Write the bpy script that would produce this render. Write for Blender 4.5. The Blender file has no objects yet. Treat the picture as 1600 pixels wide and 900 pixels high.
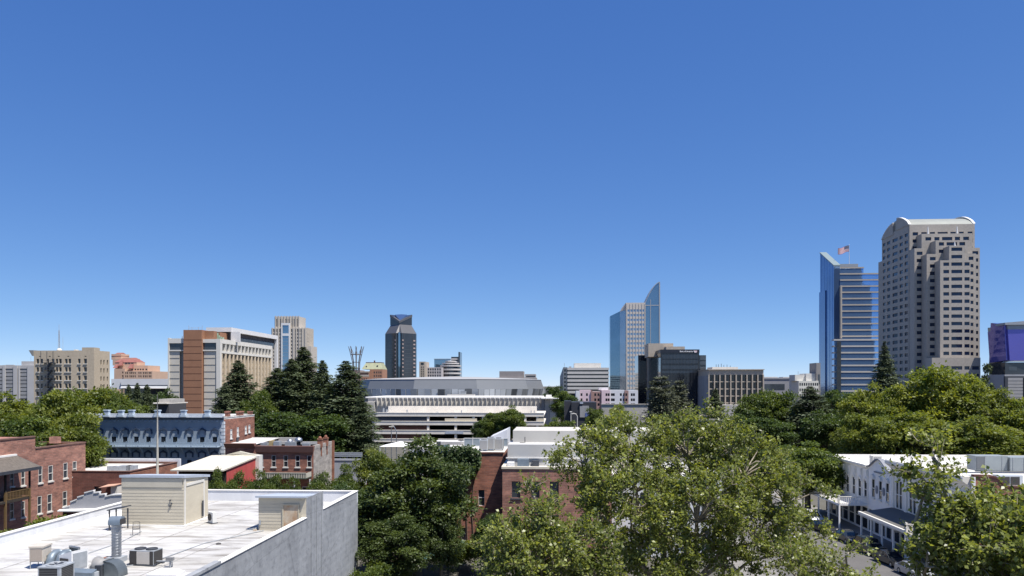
import bpy, math, random
import numpy as np
from mathutils import Vector, Matrix

C = bpy.context.scene.collection
SC = bpy.context.scene
R = math.radians
# ------------------------------------------------------------------ camera, sky, sun, exposure
F, CX, HY, CZ = 1200.0, 800.0, 603.0, 20.0        # focal length in photo pixels, principal column, horizon row, eye height
TH = math.atan(70 / 1200)                         # the street grid runs 3.3 degrees right of the view axis
cam = bpy.data.objects.new('camera', bpy.data.cameras.new('camera'))
C.objects.link(cam)
cam.location = (0, 0, CZ)
cam.rotation_euler = (R(90), 0, 0)
cam.data.sensor_width = 36
cam.data.lens = 36 * F / 1600
cam.data.shift_y = (HY - 450) / 1600
cam.data.clip_start = 0.5
cam.data.clip_end = 40000
SC.camera = cam

SUN_EL, SUN_BACK = R(65), R(36)                   # high sun, to the right and a little behind the camera
world = bpy.data.worlds.new('World')
SC.world = world
world.use_nodes = True
nt = world.node_tree
bg = nt.nodes['Background']
sky = nt.nodes.new('ShaderNodeTexSky')
sky.sky_type = 'NISHITA'
sky.sun_disc = False
sky.sun_elevation = SUN_EL
sky.altitude = 10
sky.air_density = 0.4
sky.dust_density = 0.0
sky.ozone_density = 6.0
to_sun = Vector((math.cos(SUN_EL) * math.cos(SUN_BACK), -math.cos(SUN_EL) * math.sin(SUN_BACK), math.sin(SUN_EL)))
sky.sun_rotation = math.atan2(to_sun.x, to_sun.y)
# clear dry summer air: the sky's own colour, deepened per channel
SKY_STRENGTH = 0.078
sep = nt.nodes.new('ShaderNodeSeparateColor'); com = nt.nodes.new('ShaderNodeCombineColor')
nt.links.new(sky.outputs[0], sep.inputs[0])
for ch, (gain, power) in enumerate(((0.98, 0.955), (0.74, 0.722), (0.672, 0.432))):
    pw = nt.nodes.new('ShaderNodeMath'); pw.operation = 'POWER'; pw.inputs[1].default_value = power
    mu = nt.nodes.new('ShaderNodeMath'); mu.operation = 'MULTIPLY'; mu.inputs[1].default_value = gain * SKY_STRENGTH ** (power - 1)
    nt.links.new(sep.outputs[ch], pw.inputs[0]); nt.links.new(pw.outputs[0], mu.inputs[0]); nt.links.new(mu.outputs[0], com.inputs[ch])
nt.links.new(com.outputs[0], bg.inputs[0])
bg.inputs[1].default_value = SKY_STRENGTH
sun = bpy.data.objects.new('sun', bpy.data.lights.new('sun', 'SUN'))
C.objects.link(sun)
sun.data.energy = 4.4
sun.data.angle = R(0.53)
sun.data.color = (1.0, 0.95, 0.88)
sun.rotation_euler = (-to_sun).to_track_quat('-Z', 'Y').to_euler()
sun.location = (0, 0, 300)
SC.view_settings.view_transform = 'Standard'
SC.view_settings.look = 'None'
SC.view_settings.exposure = 0.85
SC.view_settings.gamma = 1.0
SC.view_settings.use_curve_mapping = False
SC.cycles.use_denoising = True
SC.cycles.max_bounces = 6
SC.cycles.transparent_max_bounces = 4
SC.cycles.sample_clamp_indirect = 6

# ------------------------------------------------------------------ helpers: objects
def tag(o, label=None, cat=None, group=None, kind=None):
    for k, v in (('label', label), ('category', cat), ('group', group), ('kind', kind)):
        if v:
            o[k] = v
    return o

def empty(name, loc=(0, 0, 0), rz=0.0, parent=None):
    o = bpy.data.objects.new(name, None)
    C.objects.link(o)
    o.empty_display_size = 0.5
    o.location = loc
    o.rotation_euler = (0, 0, rz)
    o.parent = parent
    return o

class MB:
    """collects polygons; build() links them as one mesh object"""
    def __init__(s):
        s.v, s.f, s.m = [], [], []
    def poly(s, pts, mi=0):
        n = len(s.v)
        s.v += [tuple(p) for p in pts]
        s.f.append(tuple(range(n, n + len(pts))))
        s.m.append(mi)
    def box(s, x0, x1, y0, y1, z0, z1, mi=0):
        n = len(s.v)
        s.v += [(x0, y0, z0), (x1, y0, z0), (x1, y1, z0), (x0, y1, z0), (x0, y0, z1), (x1, y0, z1), (x1, y1, z1), (x0, y1, z1)]
        for q in ((0, 3, 2, 1), (4, 5, 6, 7), (0, 1, 5, 4), (1, 2, 6, 5), (2, 3, 7, 6), (3, 0, 4, 7)):
            s.f.append(tuple(n + i for i in q)); s.m.append(mi)
    def hull(s, bottom, top, mi=0, cap=True):
        """two rings of the same length joined by quads"""
        n, k = len(s.v), len(bottom)
        s.v += [tuple(p) for p in bottom] + [tuple(p) for p in top]
        for i in range(k):
            j = (i + 1) % k
            s.f.append((n + i, n + j, n + k + j, n + k + i)); s.m.append(mi)
        if cap:
            s.f.append(tuple(n + i for i in reversed(range(k)))); s.m.append(mi)
            s.f.append(tuple(n + k + i for i in range(k))); s.m.append(mi)
    def prism(s, pts, z0, z1, mi=0):
        s.hull([(x, y, z0) for x, y in pts], [(x, y, z1) for x, y in pts], mi)
    def slab_y(s, pts, y0, y1, mi=0):
        """profile in x,z pushed along y"""
        s.hull([(x, y0, z) for x, z in pts], [(x, y1, z) for x, z in pts], mi)
    def slab_x(s, pts, x0, x1, mi=0):
        s.hull([(x0, y, z) for y, z in pts], [(x1, y, z) for y, z in pts], mi)
    def tube(s, pts, rad, n=6, mi=0, cap=True):
        pts = [Vector(p) for p in pts]
        if not hasattr(rad, '__len__'):
            rad = [rad] * len(pts)
        base = len(s.v)
        for i, p in enumerate(pts):
            d = (pts[min(i + 1, len(pts) - 1)] - pts[max(i - 1, 0)])
            d = d.normalized() if d.length > 1e-9 else Vector((0, 0, 1))
            a = Vector((1, 0, 0)) if abs(d.x) < 0.8 else Vector((0, 1, 0))
            e1 = d.cross(a).normalized(); e2 = d.cross(e1)
            for k in range(n):
                t = 2 * math.pi * k / n
                s.v.append(tuple(p + (e1 * math.cos(t) + e2 * math.sin(t)) * rad[i]))
        for i in range(len(pts) - 1):
            for k in range(n):
                k2 = (k + 1) % n
                s.f.append((base + i * n + k, base + i * n + k2, base + (i + 1) * n + k2, base + (i + 1) * n + k)); s.m.append(mi)
        if cap:
            s.f.append(tuple(base + k for k in range(n))); s.m.append(mi)
            s.f.append(tuple(base + (len(pts) - 1) * n + k for k in reversed(range(n)))); s.m.append(mi)
    def lathe(s, prof, c=(0, 0), n=16, mi=0):
        base = len(s.v)
        for r, z in prof:
            for k in range(n):
                t = 2 * math.pi * k / n
                s.v.append((c[0] + r * math.cos(t), c[1] + r * math.sin(t), z))
        for i in range(len(prof) - 1):
            for k in range(n):
                k2 = (k + 1) % n
                s.f.append((base + i * n + k, base + i * n + k2, base + (i + 1) * n + k2, base + (i + 1) * n + k)); s.m.append(mi)
    def mesh(s, name):
        me = bpy.data.meshes.new(name)
        me.from_pydata(s.v, [], s.f)
        me.polygons.foreach_set('material_index', s.m)
        me.update()
        return me
    def build(s, name, mats, parent=None, smooth=False, loc=None, rz=None):
        me = s.mesh(name)
        for m in (mats if isinstance(mats, (list, tuple)) else [mats]):
            me.materials.append(m)
        if smooth:
            me.shade_smooth()
        return link(name, me, parent, loc, rz)

def each(mb, name, mats, parent=None):
    """build every connected piece of MB as an object of its own"""
    par = list(range(len(mb.v)))
    def find(a):
        while par[a] != a:
            par[a] = par[par[a]]; a = par[a]
        return a
    for f in mb.f:
        for i in f[1:]: par[find(i)] = find(f[0])
    groups = {}
    for f, m in zip(mb.f, mb.m): groups.setdefault(find(f[0]), []).append((f, m))
    out = []
    for fs in groups.values():
        q = MB(); idx = {}
        for f, m in fs:
            for i in f:
                if i not in idx: idx[i] = len(q.v); q.v.append(mb.v[i])
            q.f.append(tuple(idx[i] for i in f)); q.m.append(m)
        out.append(q.build(name, mats, parent))
    return out

def link(name, me, parent=None, loc=None, rz=None):
    o = bpy.data.objects.new(name, me)
    C.objects.link(o)
    o.parent = parent
    if loc is not None: o.location = loc
    if rz is not None: o.rotation_euler = (0, 0, rz)
    return o

def copy_tree(o, parent=None):
    c = o.copy(); C.objects.link(c); c.parent = parent
    for ch in [x for x in o.children]:
        copy_tree(ch, c)
    return c

class Site:
    """a building plot aligned with the street grid: local x runs right along the front, y runs away from the camera"""
    def __init__(s, px, D, th=TH):
        s.x, s.y, s.th = (px - CX) / F * D, D, th
        s.U = (math.cos(th), -math.sin(th)); s.V = (math.sin(th), math.cos(th))
    def w(s, u, v): return (s.x + u * s.U[0] + v * s.V[0], s.y + u * s.U[1] + v * s.V[1])
    def u(s, px, v=0.0):
        k = (px - CX) / F; x, y = s.w(0, v)
        return (k * y - x) / (s.U[0] - k * s.U[1])
    def v(s, px, u=0.0):
        k = (px - CX) / F; x, y = s.w(u, 0)
        return (k * y - x) / (s.V[0] - k * s.V[1])
    def z(s, py, u=0.0, v=0.0): return CZ + (HY - py) / F * s.w(u, v)[1]
    def local(s, px, D):
        X, Y = (px - CX) / F * D - s.x, D - s.y
        return (X * s.U[0] + Y * s.U[1], X * s.V[0] + Y * s.V[1])
    def root(s, name, label, cat, group=None, u=0, v=0, z=0):
        x, y = s.w(u, v)
        return tag(empty(name, (x, y, z), -s.th), label, cat, group)

def at(px, D, py=None):
    return ((px - CX) / F * D, D, 0.0 if py is None else CZ + (HY - py) / F * D)

# ------------------------------------------------------------------ helpers: materials
MATS = {}
def newmat(name):
    m = bpy.data.materials.new(name); m.use_nodes = True
    nt = m.node_tree
    return m, nt, nt.nodes['Principled BSDF']

def N(nt, t, **kw):
    n = nt.nodes.new(t)
    for k, v in kw.items():
        if k.startswith('in_'):
            key = k[3:]
            n.inputs[int(key) if key.isdigit() else key].default_value = v
        else:
            setattr(n, k, v)
    return n

def c4(c, k=1.0): return (min(c[0] * k, 1), min(c[1] * k, 1), min(c[2] * k, 1), 1)

def plain(name, col, rough=0.8, var=0.12, scale=0.6, stretch=(1, 1, 1), metal=0.0, bump=0.0, spec=0.4, fine=None, dirt=None):
    """painted, plastered or metal surface with two scales of uneven tone"""
    if name in MATS: return MATS[name]
    m, nt, b = newmat(name)
    tc = N(nt, 'ShaderNodeTexCoord')
    mp = N(nt, 'ShaderNodeMapping'); mp.inputs['Scale'].default_value = stretch
    nt.links.new(tc.outputs['Object'], mp.inputs[0])
    n1 = N(nt, 'ShaderNodeTexNoise'); n1.inputs['Scale'].default_value = scale; n1.inputs['Detail'].default_value = 6; n1.inputs['Roughness'].default_value = 0.65
    nt.links.new(mp.outputs[0], n1.inputs['Vector'])
    ramp = N(nt, 'ShaderNodeValToRGB')
    ramp.color_ramp.elements[0].position = 0.3; ramp.color_ramp.elements[1].position = 0.7
    ramp.color_ramp.elements[0].color = c4(dirt) if dirt else c4(col, 1 - var); ramp.color_ramp.elements[1].color = c4(col, 1 + var)
    nt.links.new(n1.outputs[0], ramp.inputs[0])
    out = ramp.outputs[0]
    if fine:
        n2 = N(nt, 'ShaderNodeTexNoise'); n2.inputs['Scale'].default_value = fine; n2.inputs['Detail'].default_value = 3
        nt.links.new(tc.outputs['Object'], n2.inputs['Vector'])
        mx = N(nt, 'ShaderNodeMix', data_type='RGBA', blend_type='OVERLAY'); mx.inputs[0].default_value = 0.2
        nt.links.new(out, mx.inputs[6]); nt.links.new(n2.outputs[0], mx.inputs[7])
        out = mx.outputs[2]
    nt.links.new(out, b.inputs['Base Color'])
    b.inputs['Roughness'].default_value = rough; b.inputs['Metallic'].default_value = metal
    b.inputs['Specular IOR Level'].default_value = spec
    if bump:
        bp = N(nt, 'ShaderNodeBump'); bp.inputs['Strength'].default_value = bump; bp.inputs['Distance'].default_value = 0.05
        nt.links.new(n1.outputs[0], bp.inputs['Height']); nt.links.new(bp.outputs[0], b.inputs['Normal'])
    MATS[name] = m
    return m

def brick(name, c1, c2, mortar, w=0.62, h=0.2, rough=0.9):
    if name in MATS: return MATS[name]
    m, nt, b = newmat(name)
    tc = N(nt, 'ShaderNodeTexCoord'); sp = N(nt, 'ShaderNodeSeparateXYZ'); nt.links.new(tc.outputs['Object'], sp.inputs[0])
    ad = N(nt, 'ShaderNodeMath', operation='ADD'); nt.links.new(sp.outputs[0], ad.inputs[0]); nt.links.new(sp.outputs[1], ad.inputs[1])
    cb = N(nt, 'ShaderNodeCombineXYZ'); nt.links.new(ad.outputs[0], cb.inputs[0]); nt.links.new(sp.outputs[2], cb.inputs[1])
    br = N(nt, 'ShaderNodeTexBrick'); nt.links.new(cb.outputs[0], br.inputs['Vector'])
    br.inputs['Scale'].default_value = 1.0; br.inputs['Brick Width'].default_value = w; br.inputs['Row Height'].default_value = h
    br.inputs['Mortar Size'].default_value = 0.016; br.inputs['Bias'].default_value = -0.15; br.inputs['Color1'].default_value = c4(c1); br.inputs['Color2'].default_value = c4(c2); br.inputs['Mortar'].default_value = c4(mortar)
    no = N(nt, 'ShaderNodeTexNoise'); no.inputs['Scale'].default_value = 0.5; no.inputs['Detail'].default_value = 8; no.inputs['Roughness'].default_value = 0.7
    mp = N(nt, 'ShaderNodeMapping'); mp.inputs['Scale'].default_value = (1, 1, 2.2)
    nt.links.new(tc.outputs['Object'], mp.inputs[0]); nt.links.new(mp.outputs[0], no.inputs['Vector'])
    rp = N(nt, 'ShaderNodeValToRGB'); rp.color_ramp.elements[0].position = 0.32; rp.color_ramp.elements[1].position = 0.72
    rp.color_ramp.elements[0].color = (0.55, 0.54, 0.55, 1); rp.color_ramp.elements[1].color = (1.38, 1.34, 1.3, 1)
    nt.links.new(no.outputs[0], rp.inputs[0])
    mx = N(nt, 'ShaderNodeMix', data_type='RGBA', blend_type='MULTIPLY'); mx.inputs[0].default_value = 1.0
    nt.links.new(br.outputs[0], mx.inputs[6]); nt.links.new(rp.outputs[0], mx.inputs[7])
    nt.links.new(mx.outputs[2], b.inputs['Base Color'])
    b.inputs['Roughness'].default_value = rough
    bp = N(nt, 'ShaderNodeBump'); bp.inputs['Strength'].default_value = 0.5; bp.inputs['Distance'].default_value = 0.02
    nt.links.new(br.outputs['Fac'], bp.inputs['Height']); bp.invert = True
    nt.links.new(bp.outputs[0], b.inputs['Normal'])
    MATS[name] = m
    return m

def glass(name, col, rough=0.08, metal=0.0, var=0.25, scale=0.35, spec=0.6):
    """window glass seen from outside: dark, glossy, every pane reflecting a little differently"""
    if name in MATS: return MATS[name]
    m, nt, b = newmat(name)
    tc = N(nt, 'ShaderNodeTexCoord')
    n1 = N(nt, 'ShaderNodeTexNoise'); n1.inputs['Scale'].default_value = scale; n1.inputs['Detail'].default_value = 4
    nt.links.new(tc.outputs['Object'], n1.inputs['Vector'])
    oi = N(nt, 'ShaderNodeObjectInfo')
    ad = N(nt, 'ShaderNodeMath', operation='MULTIPLY_ADD'); nt.links.new(oi.outputs['Random'], ad.inputs[0]); ad.inputs[1].default_value = 0.35
    nt.links.new(n1.outputs[0], ad.inputs[2])
    rp = N(nt, 'ShaderNodeValToRGB'); rp.color_ramp.elements[0].position = 0.4; rp.color_ramp.elements[1].position = 0.95
    rp.color_ramp.elements[0].color = c4(col, 1 - var); rp.color_ramp.elements[1].color = c4(col, 1 + var)
    nt.links.new(ad.outputs[0], rp.inputs[0]); nt.links.new(rp.outputs[0], b.inputs['Base Color'])
    b.inputs['Roughness'].default_value = rough; b.inputs['Metallic'].default_value = metal; b.inputs['Specular IOR Level'].default_value = spec
    bp = N(nt, 'ShaderNodeBump'); bp.inputs['Strength'].default_value = 0.06; bp.inputs['Distance'].default_value = 0.3
    n2 = N(nt, 'ShaderNodeTexNoise'); n2.inputs['Scale'].default_value = 0.7; nt.links.new(tc.outputs['Object'], n2.inputs['Vector'])
    nt.links.new(n2.outputs[0], bp.inputs['Height']); nt.links.new(bp.outputs[0], b.inputs['Normal'])
    MATS[name] = m
    return m

def leafmat(name, dark, light, trans=0.3, rough=0.5, back=None):
    """foliage: each leaf carries its own tint between the two colours (species variation, new and old leaves)"""
    if name in MATS: return MATS[name]
    m, nt, b = newmat(name)
    at_ = N(nt, 'ShaderNodeAttribute', attribute_name='tint')
    rp = N(nt, 'ShaderNodeValToRGB'); rp.color_ramp.elements[0].color = c4(dark); rp.color_ramp.elements[1].color = c4(light)
    nt.links.new(at_.outputs['Fac'], rp.inputs[0])
    out = rp.outputs[0]
    if back:                                          # paler underside of the leaf
        ge = N(nt, 'ShaderNodeNewGeometry'); mb_ = N(nt, 'ShaderNodeMix', data_type='RGBA'); mb_.inputs[7].default_value = c4(back)
        hf = N(nt, 'ShaderNodeMath', operation='MULTIPLY'); hf.inputs[1].default_value = 0.6
        nt.links.new(ge.outputs['Backfacing'], hf.inputs[0]); nt.links.new(hf.outputs[0], mb_.inputs[0]); nt.links.new(out, mb_.inputs[6]); out = mb_.outputs[2]
    nt.links.new(out, b.inputs['Base Color'])
    b.inputs['Roughness'].default_value = rough; b.inputs['Specular IOR Level'].default_value = 0.35
    tr = N(nt, 'ShaderNodeBsdfTranslucent')
    mul = N(nt, 'ShaderNodeMix', data_type='RGBA', blend_type='MULTIPLY'); mul.inputs[0].default_value = 1.0; mul.inputs[7].default_value = (1.9, 1.8, 0.55, 1)
    nt.links.new(rp.outputs[0], mul.inputs[6]); nt.links.new(mul.outputs[2], tr.inputs[0])
    ms = N(nt, 'ShaderNodeMixShader'); ms.inputs[0].default_value = trans
    nt.links.new(b.outputs[0], ms.inputs[1]); nt.links.new(tr.outputs[0], ms.inputs[2])
    nt.links.new(ms.outputs[0], nt.nodes['Material Output'].inputs[0])
    MATS[name] = m
    return m

# ------------------------------------------------------------------ helpers: walls and windows
def wall(mb, O, ang, W, H, holes=(), depth=0.25, mi=0, mr=None):
    """one upright wall with real openings; seen from outside it runs W along `ang`; inward is 90 degrees left of that"""
    mr = mi if mr is None else mr
    ux, uy = math.cos(ang), math.sin(ang); nx, ny = -uy, ux
    P = lambda u, z, d=0.0: (O[0] + ux * u + nx * d, O[1] + uy * u + ny * d, O[2] + z)
    hs = [(max(a, 0.0), min(b, W), max(c, 0.0), min(d, H)) for a, b, c, d in holes]
    hs = [h for h in hs if h[1] - h[0] > 0.02 and h[3] - h[2] > 0.02]
    rd = lambda x: round(x, 3)
    us = sorted({0.0, rd(W)} | {rd(h[0]) for h in hs} | {rd(h[1]) for h in hs})
    zs = sorted({0.0, rd(H)} | {rd(h[2]) for h in hs} | {rd(h[3]) for h in hs})
    for j in range(len(zs) - 1):
        zc = (zs[j] + zs[j + 1]) / 2
        row = [h for h in hs if h[2] < zc < h[3]]
        start = None
        for i in range(len(us) - 1):
            uc = (us[i] + us[i + 1]) / 2
            solid = not any(h[0] < uc < h[1] for h in row)
            if solid and start is None: start = us[i]
            if start is not None and (not solid or i == len(us) - 2):
                end = us[i + 1] if solid else us[i]
                mb.poly([P(start, zs[j]), P(end, zs[j]), P(end, zs[j + 1]), P(start, zs[j + 1])], mi)
                start = None
    for a, b, c, d in hs:
        mb.poly([P(a, c), P(a, d), P(a, d, depth), P(a, c, depth)], mr)
        mb.poly([P(b, d), P(b, c), P(b, c, depth), P(b, d, depth)], mr)
        mb.poly([P(b, c), P(a, c), P(a, c, depth), P(b, c, depth)], mr)
        mb.poly([P(a, d), P(b, d), P(b, d, depth), P(a, d, depth)], mr)

WCACHE = {}
def window_mesh(w, h, style, mats, depth):
    """window in its own frame: x across, z up, y inwards from the wall face"""
    key = (round(w, 1), round(h, 1), style, tuple(m.name for m in mats), depth)
    if key in WCACHE: return WCACHE[key]
    d = depth - 0.06
    fr, pn = MB(), MB()
    if style == 'pane':
        pn.box(0, w, d, d + 0.05, 0, h)
    elif style == 'mull':
        n = max(2, int(round(w / 1.4)))
        pn.box(0, w, d, d + 0.05, 0, h)
        for k in range(1, n):
            fr.box(w * k / n - 0.06, w * k / n + 0.06, d - 0.08, d - 0.002, 0, h)
    else:
        t = min(0.1, w * 0.07)
        fr.box(0.0, t, d - 0.08, d + 0.02, 0, h); fr.box(w - t, w, d - 0.08, d + 0.02, 0, h)
        fr.box(t, w - t, d - 0.08, d + 0.02, 0, t); fr.box(t, w - t, d - 0.08, d + 0.02, h - t, h)
        fr.box(t, w - t, d - 0.06, d + 0.02, h * 0.48, h * 0.48 + 0.09)
        if style == 'sill':
            fr.box(-0.14, w + 0.14, -0.12, d, -0.18, -0.003)
        if style == 'hung':
            fr.box(w / 2 - 0.03, w / 2 + 0.03, d - 0.05, d + 0.02, h * 0.48 + 0.09, h - t)
        pn.box(t, w - t, d + 0.0, d + 0.015, t, h - t)
    out = (fr.mesh('window') if fr.v else None, pn.mesh('pane'))
    if out[0]: out[0].materials.append(mats[0])
    out[1].materials.append(mats[-1])
    WCACHE[key] = out
    return out

class Windows:
    """collects a building's windows; the first 100 become parts (frame > pane), any more one merged part"""
    def __init__(s, root, mats, style='pane', depth=0.25, name='window'):
        s.root, s.mats, s.style, s.depth, s.name, s.items = root, mats if isinstance(mats, (list, tuple)) else [mats], style, depth, name, []
    def add(s, O, ang, holes, style=None, mats=None, depth=None):
        for a, b, c, d in holes:
            x, y = O[0] + math.cos(ang) * a, O[1] + math.sin(ang) * a
            s.items.append((x, y, O[2] + c, ang, b - a, d - c, style or s.style, mats or s.mats, depth or s.depth))
    def flush(s, most=100):
        for (x, y, z, ang, w, h, st, mt, dp) in s.items[:most]:
            fr, pn = window_mesh(w, h, st, mt, dp)
            if fr:
                o = link(s.name, fr, s.root, (x, y, z), ang)
                link('pane', pn, o)
            else:
                link(s.name, pn, s.root, (x, y, z), ang)
        rest = s.items[most:]
        if rest:
            mb = MB()
            for (x, y, z, ang, w, h, st, mt, dp) in rest:
                ux, uy = math.cos(ang), math.sin(ang); d = dp - 0.05
                P = lambda u, zz: (x + ux * u - uy * d, y + uy * u + ux * d, z + zz)
                mb.poly([P(0, 0), P(w, 0), P(w, h), P(0, h)])
            tag(mb.build('window', rest[0][7][-1], s.root), kind='stuff')

def grid(us, zs, w, h):
    return [(u - w / 2, u + w / 2, z, z + h) for z in zs for u in us]

def lin(a, b, n):
    return [a + (b - a) * i / (n - 1) for i in range(n)] if n > 1 else [(a + b) / 2]

def shell(mb, W, Dp, z0, z1, front=(), right=(), left=(), depth=0.25, u0=0.0, v0=0.0, mi=(0, 0, 0), top=True, mtop=None, back=True):
    """four walls round a rectangle (u0, v0)-(u0+W, v0+Dp); openings given per face from its own lower left corner at height zero"""
    sh = lambda hs: [(a, b, c - z0, d - z0) for a, b, c, d in hs]
    H = z1 - z0
    wall(mb, (u0, v0, z0), 0, W, H, sh(front), depth, mi[0])
    wall(mb, (u0 + W, v0, z0), R(90), Dp, H, sh(right), depth, mi[1])
    wall(mb, (u0, v0 + Dp, z0), R(-90), Dp, H, sh(left), depth, mi[2])
    if back: wall(mb, (u0 + W, v0 + Dp, z0), R(180), W, H, (), depth, mi[0])
    if top:
        mb.poly([(u0, v0, z1), (u0 + W, v0, z1), (u0 + W, v0 + Dp, z1), (u0, v0 + Dp, z1)], mi[0] if mtop is None else mtop)

def parapet(mb, W, Dp, z0, z1, t=0.35, u0=0.0, v0=0.0, mi=0, o=0.0):
    """ring of parapet walls whose outer faces stand `o` proud of the rectangle"""
    a, b, c, d = u0 - o, u0 + W + o, v0 - o, v0 + Dp + o
    mb.box(a, b, c, c + t, z0, z1, mi); mb.box(a, b, d - t, d, z0, z1, mi)
    mb.box(a, a + t, c + t, d - t, z0, z1, mi); mb.box(b - t, b, c + t, d - t, z0, z1, mi)
# ------------------------------------------------------------------ helpers: plants
def unit(a):
    return a / np.maximum(np.linalg.norm(a, axis=1, keepdims=True), 1e-9)

def leaves(name, P, A, Nn, L, W, tint, mat, parent=None, curl=0.12):
    """one mesh of many small leaf-shaped faces: base P, pointing A, facing Nn"""
    n = len(P)
    A = unit(A); S = unit(np.cross(A, Nn)); Nn = np.cross(S, A)
    L = L[:, None]; W = W[:, None]
    v = np.empty((n, 4, 3))
    v[:, 0] = P
    v[:, 1] = P + A * L * 0.45 + S * W * 0.5 + Nn * L * curl
    v[:, 2] = P + A * L
    v[:, 3] = P + A * L * 0.45 - S * W * 0.5 + Nn * L * curl
    me = bpy.data.meshes.new(name)
    me.vertices.add(n * 4); me.vertices.foreach_set('co', v.reshape(-1))
    me.loops.add(n * 4); me.loops.foreach_set('vertex_index', np.arange(n * 4, dtype=np.int32))
    me.polygons.add(n); me.polygons.foreach_set('loop_start', np.arange(0, n * 4, 4, dtype=np.int32))
    at_ = me.attributes.new('tint', 'FLOAT', 'POINT')
    at_.data.foreach_set('value', np.repeat(np.clip(tint, 0, 1), 4).astype(np.float32))
    me.update(); me.validate()
    me.materials.append(mat)
    return link(name, me, parent)

def rand_dirs(rng, n):
    return unit(rng.normal(size=(n, 3)))

def limb_path(rng, a, b, sag=0.15, k=5):
    a, b = np.array(a, float), np.array(b, float)
    d = np.linalg.norm(b - a)
    t = np.linspace(0, 1, k)[:, None]
    mid = rng.normal(size=3) * d * 0.07 + np.array([0, 0, d * sag])
    p = a + (b - a) * t + 4 * t * (1 - t) * mid
    p[1:-1] += rng.normal(size=(k - 2, 3)) * d * 0.025
    return p

def broadleaf(name, H, Rad, bottom, nclump, nleaf, size, mat, bark, seed, lobes=None):
    """broadleaf tree: trunk and limbs (part `trunk`) and a crown of leaf clumps (part `crown`)"""
    rng = np.random.default_rng(seed)
    root = empty(name)
    zc, rz = (H + bottom) / 2, (H - bottom) / 2
    cents, rads = [], []
    tries = 0
    while len(cents) < nclump and tries < nclump * 60:
        tries += 1
        d = rand_dirs(rng, 1)[0]
        r = rng.uniform(0.35, 1.0) ** 0.5
        if d[2] < -0.5 and rng.random() < 0.6: continue
        wob = 1 + 0.16 * math.sin(3 * math.atan2(d[1], d[0]) + seed) + 0.1 * math.sin(5 * d[2] * 2 + seed * 2)
        wide = 1.0 if d[2] > 0 else 1.0 - 0.15 * abs(d[2])
        p = np.array([d[0] * Rad * wide, d[1] * Rad * wide, d[2] * rz]) * r * 0.8 * wob + np.array([0, 0, zc])
        rad = Rad * rng.uniform(0.14, 0.3)
        if all(np.linalg.norm(p - c) > 0.55 * (rad + q) * 0.8 for c, q in zip(cents, rads)):
            cents.append(p); rads.append(rad)
    cents, rads = np.array(cents), np.array(rads)
    m = len(cents)
    w = rads ** 2
    idx = rng.choice(m, size=nleaf, p=w / w.sum())
    d = rand_dirs(rng, nleaf)
    d[:, 2] = np.abs(d[:, 2]) * np.where(rng.random(nleaf) < 0.8, 1, -1)
    rr = rng.uniform(0.45, 1.0, nleaf) ** 0.6 * (1 + 0.22 * rng.normal(size=nleaf))
    P = cents[idx] + d * rr[:, None] * rads[idx][:, None] * np.array([1.0, 1.0, 0.72])
    A = unit(d + 0.9 * rand_dirs(rng, nleaf) + np.array([0, 0, -0.25]))
    Nn = unit(0.8 * d + 0.7 * rand_dirs(rng, nleaf) + np.array([0, 0, 0.75]))
    ct = rng.uniform(0.05, 0.85, m)
    tint = ct[idx] + rng.normal(size=nleaf) * 0.2
    L = size * rng.uniform(0.65, 1.35, nleaf)
    leaves('crown', P, A, Nn, L, L * rng.uniform(0.5, 0.75, nleaf), tint, mat, root)
    tb = MB()
    tr = H * 0.02 + 0.08
    fork = bottom + (H - bottom) * 0.15
    tb.tube([(0, 0, -0.05), (0.02 * H * rng.normal() * 0.3, 0, fork * 0.5), (0, 0, fork), (0, 0, H * 0.8)], [tr * 1.4, tr, tr * 0.85, tr * 0.15], 8)
    for i in rng.permutation(m)[:min(m, 16)]:
        z0 = fork + rng.uniform(0, 0.5) * max(cents[i][2] - fork, 0.2)
        p = limb_path(rng, (0, 0, min(z0, H * 0.7)), cents[i], 0.1)
        tb.tube(p, np.linspace(tr * 0.5, tr * 0.08, len(p)), 5)
    tb.build('trunk', bark, root, smooth=True)
    return root

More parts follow.
